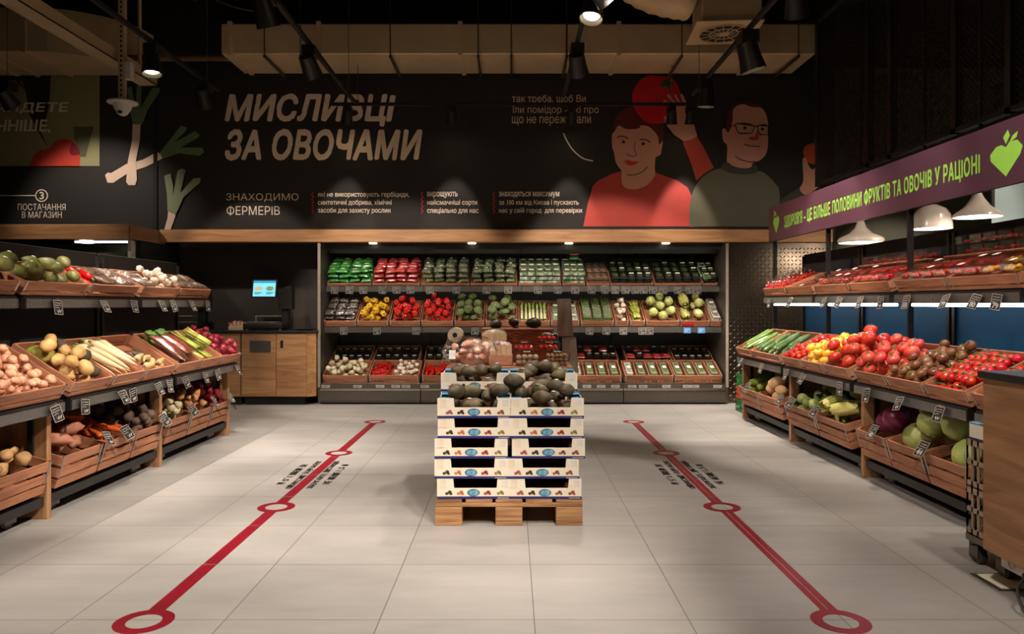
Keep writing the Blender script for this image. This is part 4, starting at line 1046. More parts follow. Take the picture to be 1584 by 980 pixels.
# roots and tubers
def tubers(kind, name, mat, dims, amt, n=3, tip=None):
    vs = []
    for i in range(n):
        k = 1+.12*(i-(n-1)/2)
        m = [(name, M_(lumpy(dims[0]*k, dims[1]*k, dims[2]*k, amt, 1.6, 3.3*i+1), name, mat))]
        sp = [(0, min(dims[1], dims[2])*k)] if dims[0] < 1.25*dims[1] else [(-(dims[0]-dims[1])*.75*k, dims[1]*.9*k), (0, dims[1]*.97*k), ((dims[0]-dims[1])*.75*k, dims[1]*.9*k)]
        vs.append((m, sp))
    proto(kind, name, vs)
tubers('shallot', 'shallot', plain('shallot_skin', (206, 142, 110), .4, rgb2=(226, 176, 142), scale=16, rand=.12, stretch=(1, 6, 6)), (.031, .023, .023), .16)
tubers('potato', 'potato', plain('potato_skin', (196, 158, 108), .65, rgb2=(176, 134, 84), scale=14, rand=.1, bump=.3), (.050, .036, .034), .22)
tubers('sweet_potato', 'sweet_potato', plain('sweet_potato_skin', (160, 100, 78), .65, rgb2=(186, 128, 98), scale=16, rand=.12, bump=.3), (.085, .042, .042), .3)
tubers('yellow_turnip', 'yellow_turnip', plain('turnip_skin', (216, 178, 114), .55, rgb2=(192, 148, 88), scale=10, rand=.1, bump=.25), (.046, .038, .036), .2)
tubers('black_radish', 'black_radish', plain('black_radish_skin', (68, 56, 46), .7, rgb2=(92, 78, 62), scale=18, rand=.15, bump=.5), (.058, .044, .044), .16)
tubers('beetroot', 'beetroot', plain('beetroot_skin', (86, 64, 56), .75, rgb2=(116, 92, 78), scale=14, rand=.15, bump=.4), (.038, .036, .036), .18)
tubers('cream_squash', 'cream_squash', plain('cream_squash_skin', (214, 168, 118), .5, rgb2=(226, 186, 140), scale=8, rand=.08), (.085, .055, .055), .12)
tubers('pomelo', 'green_papaya', plain('papaya_skin', (150, 146, 56), .45, rgb2=(176, 166, 80), scale=8), (.085, .055, .052), .12, 1)
def onions(kind, mat, r, name='onion'):
    vs = []
    for i in range(3):
        k = r*(1+.1*(i-1))
        def fn(t, p, k=k):
            z = cos(t); tip = .42*max(0, z)**9
            return (k*sin(t)*(1-.15*max(0, z)**2)*cos(p), k*sin(t)*(1-.15*max(0, z)**2)*sin(p), k*(.88*z+tip))
        vs.append(([(name, M_(MB().blob(fn, 16, 14), name, mat)), ('root_tuft', M_(MB().lathe([(.001, -k*.93), (k*.10, -k*.88), (k*.02, -k*.8)], 7), 'root_tuft', STEMB))], [(0, k*.95)]))
    proto(kind, name, vs)
onions('red_onion', plain('red_onion_skin', (124, 22, 40), .3, rgb2=(150, 40, 58), scale=12, rand=.2, stretch=(8, 8, 1), coat=.2), .033)
onions('yellow_onion', plain('yellow_onion_skin', (196, 132, 84), .35, rgb2=(214, 158, 110), scale=12, rand=.14, stretch=(8, 8, 1), coat=.15), .033)
onions('white_onion', plain('white_onion_skin', (224, 210, 178), .35, rgb2=(206, 196, 150), scale=10, rand=.08, stretch=(8, 8, 1), coat=.15), .031)
onions('white_radish', plain('white_radish_skin', (216, 206, 178), .4, rgb2=(190, 182, 140), scale=8, rand=.10, stretch=(8, 8, 1)), .035, 'white_turnip')
def garlic(r):
    def fn(t, p):
        z = cos(t); k = 1+.09*cos(7*p)*sin(t)
        return (r*k*sin(t)*cos(p), r*k*sin(t)*sin(p), r*(.75*z+.55*max(0, z)**8))
    return MB().blob(fn, 21, 12)
proto('garlic', 'garlic_bulb', [([('garlic_bulb', M_(garlic(r), 'garlic_bulb', plain('garlic_skin', (232, 222, 202), .5, rgb2=(214, 196, 176), scale=14, rand=.06)))], [(0, r*.95)]) for r in (.025, .028, .030)])
def roots(kind, name, mat, L_, r, crown=None, n=3, bendk=.02):
    vs = []
    for i in range(n):
        k = 1+.12*(i-1)
        rad = lambda t: r*k*(min(1, (t*14+.35)))*(1-.55*t-.40*t**6)
        m = [(name, M_(rod(L_*k, rad, bendk*(i-1), 11, 11, i, .004), name, mat))]
        if crown: m.append(('leaf_stub', M_(MB().tube([(-L_*k/2+.004, -bendk*(i-1)*.5, 0), (-L_*k/2-.016, -bendk*(i-1)*.5, .002)], [r*.45, r*.3], 7), 'leaf_stub', crown)))
        vs.append((m, [(-L_*.36*k, r*.95*k), (-L_*.12*k, r*.82*k), (L_*.12*k, r*.68*k), (L_*.36*k, r*.45*k)]))
    proto(kind, name, vs)
roots('carrot', 'carrot', plain('carrot_skin', (218, 92, 34), .5, rgb2=(232, 118, 52), scale=10, rand=.10, stretch=(8, 1, 1), bump=.2, bscale=80), .17, .021, STEMB)
roots('daikon', 'daikon_radish', plain('daikon_skin', (224, 198, 160), .45, rgb2=(206, 172, 128), scale=6, rand=.06), .315, .030, STEMG)
roots('parsnip', 'parsnip', plain('parsnip_skin', (206, 172, 122), .6, rgb2=(184, 144, 92), scale=10, rand=.08), .20, .028, STEMB)
def cukes(kind, name, mat, L_, r, endmat=None):
    vs = []
    for i in range(3):
        k = 1+.08*(i-1)
        rad = lambda t: r*k*(max(0, 1-(2*t-1)**6))**.5*(1-.08*t)+.001
        m = [(name, M_(rod(L_*k, rad, .018*(i-1), 13, 12), name, mat))]
        if endmat: m.append(('cut_end', M_(MB().tube([(-L_*k/2+.005, -.009*(i-1), 0), (-L_*k/2-.014, -.009*(i-1), 0)], [r*.45, r*.38], 7), 'cut_end', endmat)))
        vs.append((m, [(-L_*.38*k, r*.85*k), (-L_*.13*k, r*.98*k), (L_*.13*k, r*.98*k), (L_*.38*k, r*.8*k)]))
    proto(kind, name, vs)
cukes('cucumber', 'cucumber', plain('cucumber_skin', (52, 84, 40), .32, rgb2=(96, 118, 62), scale=12, rand=.18, stretch=(1, 5, 5), bump=.25, bscale=90, coat=.2), .20, .021)
cukes('long_cucumber', 'long_cucumber', plain('long_cucumber_skin', (78, 116, 48), .22, rgb2=(128, 154, 78), scale=9, rand=.15, stretch=(1, 6, 6), coat=.6), .31, .019)
cukes('zucchini', 'zucchini', plain('zucchini_skin', (44, 70, 34), .35, rgb2=(70, 96, 46), scale=20, rand=.2), .19, .027, STEMG)
cukes('green_squash', 'green_squash', plain('green_squash_skin', (136, 156, 58), .35, rgb2=(170, 184, 84), scale=10, rand=.14), .17, .036, STEMG)
vs = []
for i in range(2):
    r = .045
    vs.append(([('aubergine', M_(rod(.20, lambda t: r*(max(0, 1-(2*t-1)**4))**.5*(.72+.36*t), .02*i, 13, 14), 'aubergine', plain('aubergine_skin', (32, 18, 30), .15, coat=.6))), ('calyx', M_(MB().tube([(-.085, -.008*i, 0), (-.10, -.01*i, 0), (-.125, -.01*i, .004)], [.034, .022, .008], 9), 'calyx', STEMG))], [(-.05, r*.8), (.03, r)]))
proto('aubergine', 'aubergine', vs)
# brassicas and heads
def broccoli(r, seed):
    def fn(t, p):
        d = (sin(t)*cos(p), sin(t)*sin(p), cos(t))
        k = 1+.13*abs(nz(d, 3.2, seed))+.06*nz(d, 9, seed)
        z = d[2]
        return (r*k*d[0], r*k*d[1], r*k*(z*.72 if z > 0 else z*.35))
    return MB().blob(fn, 26, 16)
vs = []
for i in range(3):
    r = .066+.006*(i-1)
    b = MB().tube([(0, 0, -.055), (0, 0, -.01)], [.020, .028], 9)
    for a in range(5): b.tube([(0, 0, -.035), (.032*cos(a*1.26), .032*sin(a*1.26), -.008)], [.013, .017], 6)
    vs.append(([('broccoli', M_(broccoli(r, i*5.1), 'broccoli', plain('broccoli_florets', (74, 92, 50), .75, rgb2=(122, 136, 82), scale=26, rand=.12, bump=.9, bscale=130))), ('stalk', M_(b, 'stalk', plain('pale_green_stalk', (140, 160, 92), .6)))], [(0, r*.9)]))
proto('broccoli', 'broccoli_head', vs)
def head(r, h, amp, seed, wraps=7, nu=30, nv=18):
    """leaf-wrapped head: overlapping ridges"""
    def fn(t, p):
        d = (sin(t)*cos(p), sin(t)*sin(p), cos(t))
        ph = p*wraps/(2*pi)+1.6*t+nz(d, 1.2, seed)*.7; fr = ph-math.floor(ph)
        k = 1+amp*(fr-.5)*sin(t)+amp*.5*nz(d, 3, seed)
        return (r*k*d[0], r*k*d[1], h*k*d[2])
    return MB().blob(fn, nu, nv)
def heads(kind, name, mat, r, h, amp, wraps=5, vein=None):
    vs = []
    for i in range(3):
        k = 1+.07*(i-1)
        m = [(name, M_(head(r*k, h*k, amp, i*2.7, wraps), name, mat))]
        if vein:
            b = MB()
            for j in range(7):
                a = 2*pi*j/7+i
                b.tube([tuple(Vector((r*k*1.015*sin(t)*cos(a+.35*sin(2*t)), r*k*1.015*sin(t)*sin(a+.35*sin(2*t)), h*k*1.015*cos(t)))) for t in [pi*.12+pi*.72*q/7 for q in range(8)]], [.0006+.0014*q/7 for q in range(8)], 5)
            m.append(('leaf_vein', M_(b, 'leaf_vein', vein)))
        vs.append((m, [(0, min(r, h)*.97*k)]))
    proto(kind, name, vs)
heads('white_cabbage', 'white_cabbage', plain('white_cabbage_leaf', (150, 162, 84), .45, rgb2=(182, 186, 116), scale=5, rand=.08, stretch=(1, 1, .4), bump=.2, bscale=30), .105, .098, .05, 4, plain('cabbage_vein', (192, 198, 140), .5))
heads('red_cabbage', 'red_cabbage', plain('red_cabbage_leaf', (92, 18, 52), .3, rgb2=(128, 34, 74), scale=6, rand=.1, coat=.3), .095, .092, .05, 4, plain('red_cabbage_vein', (140, 62, 92), .4))
heads('kohlrabi', 'kohlrabi', plain('kohlrabi_skin', (140, 156, 86), .4, rgb2=(170, 180, 114), scale=8, rand=.12), .044, .042, .08, 5)
heads('iceberg_lettuce', 'iceberg_lettuce', plain('iceberg_leaf', (156, 172, 80), .4, rgb2=(216, 214, 146), scale=16, rand=.10, bump=1.0, bscale=34, coat=.3), .054, .050, .22, 6)
heads('savoy_cabbage', 'savoy_cabbage', plain('savoy_leaf', (112, 132, 46), .5, rgb2=(146, 160, 66), scale=12, rand=.08, bump=.9, bscale=34), .09, .10, .12, 5)
def napa():
    b = MB()
    for j in range(9):
        a = j*2.4; r0 = .030+.002*j; rows = []
        for q in range(6):
            t = q/5; rr = r0*(1+.35*sin(pi*t)*.9); half = .5+.25*t
            rows.append([((rr+.006*sin(6*s+q)*t)*cos(a+half*s), (rr+.006*sin(6*s+q)*t)*sin(a+half*s), -.10+.21*t-.02*abs(s)) for s in (-1, -.66, -.33, 0, .33, .66, 1)])
        b.grid(rows, False, False)
    b.ell((0, 0, -.01), (.034, .034, .095))
    return b
def napa_x():
    b = napa(); b.v = [(z, x, y) for x, y, z in b.v]; return b
proto('napa', 'napa_cabbage', [([('napa_cabbage', M_(napa_x(), 'napa_cabbage', plain('napa_leaf', (176, 180, 84), .5, rgb2=(214, 204, 130), scale=14, rand=.08)))], [(0, .045)])])
# leeks, spring onions, celery: bundles of stalks along x
def stalk_bundle(n, L_, r, spread, seed, fan=.02):
    rg = random.Random(seed); a, b2 = MB(), MB()
    for i in range(n):
        y = spread*(i-(n-1)/2)/max(1, n-1)+rg.uniform(-.003, .003); z = rg.uniform(0, r*1.2); e = y*1.8+rg.uniform(-fan, fan)
        a.tube([(-L_/2, y, z), (-L_/4, y, z+.002), (0, y*1.1, z+.003)], [r*1.1, r, r*.95], 8)
        for q in (-1, 0, 1):
            b2.tube([(-.01, y*1.1, z+.003), (L_*.22, y*1.3+q*.006, z+.006), (L_*.5, e+q*.012, z+.01+.006*q)], [r*.8, r*.62, r*.12], 5)
    return a, b2
def bundles(kind, name, n, L_, r, spread, m1, m2, p1='white_shaft', p2='green_leaves'):
    vs = []
    for i in range(3):
        a, b2 = stalk_bundle(n, L_, r, spread, i+1)
        vs.append(([(name, M_(a, p1, m1)), (p2, M_(b2, p2, m2))], [(-L_*.3, max(r, spread*.5)), (0, max(r, spread*.5)), (L_*.3, max(r, spread*.5))]))
    proto(kind, name, vs)
bundles('leek', 'leek', 1, .40, .017, 0, plain('leek_shaft', (226, 220, 184), .4, rgb2=(190, 200, 130), scale=6, rand=.05), plain('leek_leaf', (104, 132, 62), .5, rgb2=(150, 168, 92), scale=10, rand=.12))
bundles('celery', 'celery_bunch', 6, .23, .012, .06, plain('celery_stalk', (164, 176, 72), .45, rgb2=(190, 196, 100), scale=8, rand=.08), plain('celery_leaf', (140, 152, 56), .6, rgb2=(186, 182, 84), scale=16))

# ================================================================== PRODUCE: placing
def item(kind, M, label, cat, group=None, var=0):
    name, vs = PR[kind]
    ms = vs[var % len(vs)][0]
    o = link(name, ms[0][1], None, M); tag(o, label, cat, group)
    for nm, me in ms[1:]: link(nm, me, o)
    return o
def pack(kind, CM, W, D, n, label, cat, group=None, floor=.012, x0=.012, y0=.012, seed=1, mode='any', tries=40, hmax=None, pre=None, yaw=None, scale=1.0, slope_bias=0.0, stalk='any'):
    """drop n pieces one after another into a box of the crate frame CM, each at the lowest free place"""
    rg = random.Random(seed); vs = PR[kind][1]
    rm = max(q[-1] for _, sp_ in vs for q in sp_)*scale
    n = int(n*1.5)
    if hmax is None: hmax = floor+max(3.5*rm, .095)
    P = [] if pre is None else pre
    arr = np.array(P) if P else np.zeros((0, 4))
    made = []
    for i in range(n):
        var = rg.randrange(len(vs)); sp = vs[var][1]; k = scale*rg.uniform(.94, 1.06); best = None
        flip = 1
        for _ in range(tries):
            a = rg.uniform(0, 2*pi) if yaw is None else yaw+rg.uniform(-.14, .14)+(pi if rg.random() < .3 and mode != 'fixed' else 0)
            ca, sa = cos(a), sin(a); flip = -1 if rg.random() < .5 else 1
            if kind in ('dark_avocado', 'green_avocado', 'leek', 'celery'): flip = 1
            ex = max(abs(q*ca-y_*flip*sa)+r for q, y_, r in sp)*k; ey = max(abs(q*sa+y_*flip*ca)+r for q, y_, r in sp)*k
            if 2*ex > W or 2*ey > D:
                u = x0+W/2 if 2*ex > W else rg.uniform(x0+ex, x0+W-ex); v = y0+D/2 if 2*ey > D else rg.uniform(y0+ey, y0+D-ey)
            else: u, v = rg.uniform(x0+ex, x0+W-ex), rg.uniform(y0+ey, y0+D-ey)
            h = 0
            for q, y_, r in sp:
                r *= k; y_ *= flip; cu, cv = u+k*(q*ca-y_*sa), v+k*(q*sa+y_*ca)
                hh = floor+r
                if len(arr):
                    d2 = (arr[:, 0]-cu)**2+(arr[:, 1]-cv)**2; s2 = (arr[:, 3]+r)**2; msk = d2 < s2
                    if msk.any(): hh = max(hh, float((arr[msk, 2]+np.sqrt(s2[msk]-d2[msk])).max()))
                h = max(h, hh)
            sc0 = h+slope_bias*v
            if best is None or sc0 < best[0]: best = (sc0, u, v, h, a, flip)
        _, u, v, h, a, flip = best
        if h > hmax: continue
        ca, sa = cos(a), sin(a)
        new = [(u+k*(q*ca-y_*flip*sa), v+k*(q*sa+y_*flip*ca), h, r*k) for q, y_, r in sp]
        P += new; arr = np.array(P)
        if len(sp) == 1:
            if stalk == 'up': Q = R(rg.uniform(0, 2*pi), 'Z'); Q = R(rg.uniform(-.5, .5), 'X') @ R(rg.uniform(-.5, .5), 'Y') @ Q
            elif stalk == 'front': Q = R(rg.uniform(.5, 1.3), 'X') @ R(rg.uniform(-.5, .5), 'Y') @ R(rg.uniform(0, 2*pi), 'Z')
            else: Q = R(rg.uniform(-1.5, 1.5), 'X') @ R(rg.uniform(-1.2, 1.2), 'Y') @ R(rg.uniform(0, 2*pi), 'Z')
        else: Q = R(a, 'Z') @ R(0 if flip > 0 else pi, 'X')
        made.append(item(kind, CM @ T(u, v, h) @ Q @ Matrix.Scale(k, 4), label, cat, group, var))
    return P

# ================================================================== PACKAGED GOODS
def pillow(w_, d_, h_, seed, crump=.10, nu=18, nv=12):
    """filled bag lying flat, sealed at both ends along y"""
    def pt(i, j, sgn):
        x, y = 2*i/nu-1, 2*j/nv-1
        k = (max(0, 1-x**4)**.5)*(max(0, 1-abs(y)**3)**.6)
        n = noise.noise(Vector((x*2.4+seed, y*2.4, sgn*2.0)))*crump+noise.noise(Vector((x*6+seed, y*6, sgn)))*crump*.5
        return (x*w_/2*(1-.06*(1-abs(y))**2), y*d_/2, sgn*h_/2*k*(1+n*2)+h_/2*0)
    b = MB()
    for sgn in (1, -1):
        rows = [[pt(i, j, sgn) for i in range(nu+1)] for j in range(nv+1)]
        b.grid(rows if sgn > 0 else [r[::-1] for r in rows], False, False)
    return b
def bag_mesh(kind, w_, d_, h_, mats, seed):
    """[(part, mesh)] of one bag"""
    return None
PK = {}
def pk(key, parts): PK[key] = parts
def put_pack(key, name, M, label, cat, group=None):
    ms = PK[key]
    o = link(name, ms[0][1], None, M); tag(o, label, cat, group)
    for nm, me in ms[1:]: link(nm, me, o)
    return o
def oval(rx, ry, z, n=18): return MB().prism(ellipse(0, 0, rx, ry, n), z, z+.0012)
GFOIL = plain('green_printed_film', (28, 104, 44), .2, rgb2=(60, 140, 60), scale=14, rand=.2, bump=.8, bscale=40, coat=.5)
RFOIL = plain('red_printed_film', (150, 26, 32), .2, rgb2=(196, 70, 66), scale=16, rand=.15, bump=.8, bscale=40, coat=.5)
SALAD = plain('salad_leaf', (66, 104, 38), .6, rgb2=(128, 156, 74), scale=34, rand=.15, bump=.8, bscale=60)
for i in range(3):
    b = pillow(.140, .128, .052, i*2.2, .05)
    pk('green_bag%d' % i, [('salad_bag', M_(b, 'salad_bag', GFOIL)), ('clear_window', M_(pillow(.085, .055, .058, i*2.2, .02), 'clear_window', plain('leaf_window', (150, 170, 84), .3, rgb2=(214, 206, 150), scale=24, coat=.5))), ('printed_band', M_(pillow(.11, .022, .056, i, .02), 'printed_band', plain('red_print', (188, 60, 44), .35)))])
    b = pillow(.138, .128, .050, i*3.1+1, .05)
    pk('red_bag%d' % i, [('vegetable_bag', M_(b, 'vegetable_bag', RFOIL)), ('pale_print', M_(pillow(.10, .03, .055, i, .03), 'pale_print', plain('pale_pink_print', (206, 150, 140), .4)))])
    pk('clear_bag%d' % i, [('salad_bag', M_(pillow(.128, .13, .055, i*1.3+2, .06), 'salad_bag', film('shiny_salad_film', (1, 1, 1), .34, .08, 1.3, 34))), ('salad_filling', M_(pillow(.116, .118, .045, i*4.3, .12), 'salad_filling', SALAD)), ('paper_label', M_(MB().box(-.03+.01*i, .0, -.012+.02*i, .012, .0255, .0275), 'paper_label', plain('white_sticker', (236, 232, 226), .5), False))])
    pk('black_bag%d' % i, [('dark_salad_bag', M_(pillow(.115, .115, .05, i*2.9+5, .10), 'dark_salad_bag', BAGF)), ('leaf_filling', M_(pillow(.104, .10, .04, i*1.9, .14), 'leaf_filling', plain('dark_red_leaf', (46, 30, 30), .45, rgb2=(120, 104, 92), scale=40, bump=.8, thresh=(.45, .7))))])
    pk('brown_bag%d' % i, [('dried_goods_bag', M_(pillow(.19, .125, .044, i*2.9+3, .06), 'dried_goods_bag', BAGF)), ('filling', M_(pillow(.178, .115, .036, i*1.9, .12), 'filling', plain('brown_filling', (96, 62, 44), .6, rgb2=(190, 160, 130), scale=55, rand=.12, bump=.8, bscale=70, thresh=(.4, .62))))])
# small chilled packs
def tray_pack(key, name, w_, d_, h_, fill, traym, film_, label=True, lay=.5):
    ps = [(name, M_(MB().prism([(-w_/2, -d_/2), (w_/2, -d_/2), (w_/2, d_/2), (-w_/2, d_/2)], 0, h_*.75), name, traym, False)), ('filling', M_(lumpy(w_*.45, d_*.45, h_*.36, .12, 3.0, len(key), 18, 10), 'filling', fill)), ('film_lid', M_(MB().box(-w_/2, w_/2, -d_/2, d_/2, h_*1.1, h_*1.12), 'film_lid', film_, False))]
    me = ps[1][1]; me.transform(T(0, 0, h_*.62))
    if label: ps.append(('paper_label', M_(MB().box(-w_*.3, w_*.3, -d_*.1, d_*.1, h_*1.13, h_*1.15), 'paper_label', plain('white_sticker', (236, 232, 226), .5), False)))
    pk(key, ps)
HERB = plain('herb_leaf', (84, 110, 42), .6, rgb2=(160, 176, 92), scale=60, rand=.18, bump=.8, bscale=80)
tray_pack('herb_pack', 'herb_pack', .085, .20, .03, HERB, plain('clear_tray', (150, 156, 130), .3), CLEAR)
tray_pack('white_pack', 'sprout_pack', .085, .20, .03, plain('white_sprouts', (206, 204, 180), .5, rgb2=(150, 160, 90), scale=50), plain('white_tray', (220, 216, 204), .4), CLEAR)
tray_pack('green_pack', 'stacked_salad_pack', .095, .14, .045, SALAD, plain('green_white_pack', (70, 120, 66), .35, rgb2=(206, 212, 196), scale=14, rand=.12, thresh=(.42, .58)), CLEAR)
tray_pack('mushroom_pack', 'mushroom_pack', .095, .14, .045, plain('mushroom_brown', (150, 112, 84), .6, rgb2=(206, 178, 150), scale=40, thresh=(.42, .6)), plain('grey_tray', (120, 96, 76), .5), CLEAR, False)
tray_pack('dark_pack', 'herb_punnet', .095, .13, .05, plain('dark_herbs', (50, 70, 36), .6, rgb2=(106, 128, 66), scale=44, rand=.2), plain('black_tray', (28, 28, 26), .35), CLEAR)
PK['dark_pack_plain'] = PK['dark_pack'][:3]
tray_pack('rear_pack', 'chilled_pack', .10, .15, .04, plain('rear_fill', (70, 40, 34), .6, rgb2=(110, 84, 60), scale=30, rand=.3), plain('black_tray', (28, 28, 26), .35), CLEAR)
tray_pack('long_pack', 'wrapped_cucumber_pack', .10, .24, .035, plain('cuke_fill', (72, 104, 44), .35, rgb2=(140, 160, 92), scale=12, stretch=(8, 1, 1), rand=.12), plain('green_white_pack2', (120, 146, 84), .35), CLEAR, False)
# hinged clear boxes of little tomatoes
def clambox(key, mat, w_=.13, d_=.10, h_=.062, r=.015, seed=1, name='tomato_punnet'):
    rg = random.Random(seed)
    b = MB()
    n = 0
    nx, ny = int((w_-.012)/(2*r)), int((d_-.012)/(2*r)); nzz = max(1, int((h_-.012)/(1.8*r)))
    for kz in range(nzz):
        for i in range(nx):
            for j in range(ny):
                b.ell((-w_/2+.008+r+2*r*i+rg.uniform(-.002, .002), -d_/2+.008+r+2*r*j+rg.uniform(-.003, .003), .004+r+1.75*r*kz+rg.uniform(0, .003)), (r, r, r*.96), 8, 6)
    body = MB().grid([[(sx*w_/2*k, sy*d_/2*k, z) for sx, sy in ((-1, -1), (1, -1), (1, 1), (-1, 1))] for k, z in ((.90, 0), (1, h_*.82), (1.04, h_*.82), (1.04, h_*.86), (.98, h_*.87), (.94, h_))], True, True)
    fm = M_(b, 'tomato_filling', mat)
    lab = M_(MB().box(-.022, .022, -.016, .016, h_+.0005, h_+.0015), 'paper_label', plain('white_sticker', (236, 232, 226), .5), False)
    bm_ = M_(body, name, RIGID, False)
    pk(key, [(name, bm_), ('tomato_filling', fm), ('paper_label', lab)]); pk(key+'_plain', [(name, bm_), ('tomato_filling', fm)])
clambox('red_punnet', RED); clambox('yellow_punnet', YEL, seed=2); clambox('dark_red_punnet', plain('dark_red_tomato_skin', (150, 22, 24), .25, rand=.1, coat=.2), seed=3)
clambox('nut_punnet', plain('walnut_shell', (136, 92, 58), .7, rgb2=(170, 124, 84), scale=40, bump=.8), .16, .12, .09, .0135, 4, 'nut_punnet')
clambox('mush_punnet', plain('oyster_mushroom', (150, 124, 98), .7, rgb2=(186, 160, 132), scale=30, bump=.8), .16, .12, .09, .0185, 5, 'mushroom_punnet')
clambox('cherry_box', plain('cherry_red_skin', (196, 16, 26), .2, rgb2=(214, 36, 40), scale=9, coat=.3), .15, .11, .055, .0155, 6)
# clear cone cups
prof = [(.018, 0), (.034, .09), (.036, .092), (.034, .12), (.012, .145), (.010, .15)]
b = MB()
rg = random.Random(4)
for kz in range(4):
    for i in range(5): a = i*1.26+kz; rr = (.006+.003*kz); b.ell((rr*1.9*cos(a), rr*1.9*sin(a), .014+.024*kz), (.0115, .0115, .0115), 8, 6)
pk('cup', [('tomato_cup', M_(MB().lathe(prof, 18), 'tomato_cup', RIGID)), ('tomato_filling', M_(b, 'tomato_filling', RED))])

# ================================================================== FILLING THE RACKS
# --- potato side, upper shelf
AU, AL, AF = radians(27), radians(33), radians(16)
def cratefill(side, tier, y0, y1, label, style=None):
    if side < 0: d, z, a, D, H = {'u': (2.78, 1.252, AU, .295, .085), 'l': (2.52, .674, AL, .42, .09), 'f': (2.60, .150, AF, .46, .185)}[tier]
    else: d, z, a, D, H = {'u': (2.68, 1.285, radians(22), .40, .08), 'l': (2.40, .662, radians(27), .44, .09), 'f': (2.42, .165, AF, .48, .185)}[tier]
    W = y1-y0-.008
    M = cframe(side, d, z, y0+.004, W, a)
    crate(M, W, D, H, label, 'tall' if tier == 'f' else 'low')
    return M, W, D
def inner(MWD): return MWD[0], MWD[1]-.024, MWD[2]-.024
def fill(MWD, kind, n, label, cat, group, sub=None, **k):
    M, W, D = MWD
    x0, y0, w_, d_ = .012, .012, W-.024, D-.024
    if sub: x0, w_ = x0+w_*sub[0], w_*(sub[1]-sub[0])
    if sub and len(sub) == 4: y0, d_ = y0+d_*sub[2], d_*(sub[3]-sub[2])
    return pack(kind, M, w_, d_, n, label, cat, group, x0=x0, y0=y0, **k)
def liner(MWD, h, y0=.012):
    """card insert that raises the bottom of a shallow display"""
    return h
c = cratefill(-1, 'u', 4.19, 4.82, 'wooden crate of green avocados on the upper shelf of the potato-side racks')
P = fill(c, 'green_avocado', 27, 'green avocado with rough skin heaped in the upper crate', 'avocado', 'green avocados in the upper crate', seed=11)
c0 = cratefill(-1, 'u', 3.52, 4.15, 'wooden crate cut by the picture edge beside the green avocado crate')
fill(c0, 'green_avocado', 13, 'avocado in the crate cut by the picture edge', 'avocado', 'avocados in the cut-off crate', seed=12)
c = cratefill(-1, 'u', 4.845, 5.475, 'wooden crate of red sweet peppers and brown bags on the upper shelf')
fill(c, 'long_pepper', 9, 'long red pepper in a heap beside the green avocados', 'pepper', 'red peppers beside the green avocados', sub=(0, .3), seed=13, yaw=pi/2-.5)
def lay_packs(MWD, keys, name, cols, rows, label, cat, group, sub=(0, 1), z0=.045, tilt=0, layers=1, dz=.05, jit=.01, seed=1, yaw=0, sc_=1.0, y_in=.02):
    rg = random.Random(seed); M, W, D = MWD
    x0, w_ = .012+(W-.024)*sub[0], (W-.024)*(sub[1]-sub[0])
    for l in range(layers):
        for j in range(rows):
            for i in range(cols):
                u = x0+w_*(i+.5)/cols+rg.uniform(-jit, jit)*.5; v = y_in+(D-2*y_in)*(j+.5)/rows+rg.uniform(-jit, jit)*.4
                put_pack(keys[rg.randrange(len(keys))], name, M @ T(u, v, z0+dz*l+rg.uniform(0, .004)) @ R(yaw+rg.uniform(-jit, jit)*6, 'Z') @ R(tilt+rg.uniform(-jit, jit)*3, 'X') @ R(rg.uniform(-jit, jit)*4, 'Y') @ Matrix.Scale(sc_, 4), label, cat, group)
BB = ['brown_bag0', 'brown_bag1', 'brown_bag2']
lay_packs(c, BB, 'dried_goods_bag', 2, 2, 'clear bag of brown dried goods in the crate with the red peppers', 'bag', 'brown bags beside the red peppers', sub=(.32, 1), z0=.034, layers=2, dz=.05, seed=4, yaw=.0)
c = cratefill(-1, 'u', 5.53, 6.15, 'wooden crate of white garlic on the upper shelf of the far potato-side rack')
fill(c, 'garlic', 46, 'white garlic bulb in the upper crate of the far rack', 'garlic', 'garlic in the upper crate', sub=(.42, 1), seed=14)
lay_packs(c, BB, 'dried_goods_bag', 1, 2, 'clear bag of brown goods lying beside the upper garlic', 'bag', 'brown bags beside the upper garlic', sub=(0, .42), z0=.034, layers=2, dz=.05, seed=5, yaw=0)
c = cratefill(-1, 'u', 6.17, 6.79, 'wooden crate of bagged nuts at the far end of the upper shelf')
lay_packs(c, BB, 'nut_bag', 3, 2, 'crinkled clear bag of nuts at the far end of the upper shelf', 'bag', 'nut bags at the end of the upper shelf', z0=.034, layers=2, dz=.05, seed=6, yaw=0)
# --- potato side, middle shelf
c = cratefill(-1, 'l', 3.52, 4.14, 'wooden crate of pinkish shallots cut by the picture edge')
fill(c, 'shallot', 150, 'pinkish brown shallot heaped in the middle-shelf crate', 'shallot', 'shallots in the near crate', seed=21, mode='roll', tries=14)
c = cratefill(-1, 'l', 4.20, 4.62, 'wooden crate of yellow turnips and black radishes on the middle shelf')
item('pomelo', c[0] @ T(.12, .315, .072) @ R(-.5, 'Z'), 'green papaya at the upper end of the turnip crate', 'papaya')
P = [(.09, .332, .07, .056), (.12, .315, .07, .057), (.15, .298, .07, .056)]
P = fill(c, 'yellow_turnip', 15, 'yellow-brown turnip in the crate with black radishes', 'turnip', 'yellow turnips in the radish crate', sub=(0, .6), seed=23, pre=P)
P = fill(c, 'black_radish', 9, 'black radish beside the yellow turnips', 'radish', 'black radishes beside the turnips', sub=(.5, 1), seed=24, pre=P, hmax=.14)
c = cratefill(-1, 'l', 4.63, 5.03, 'wooden crate of white daikon radishes on the middle shelf')
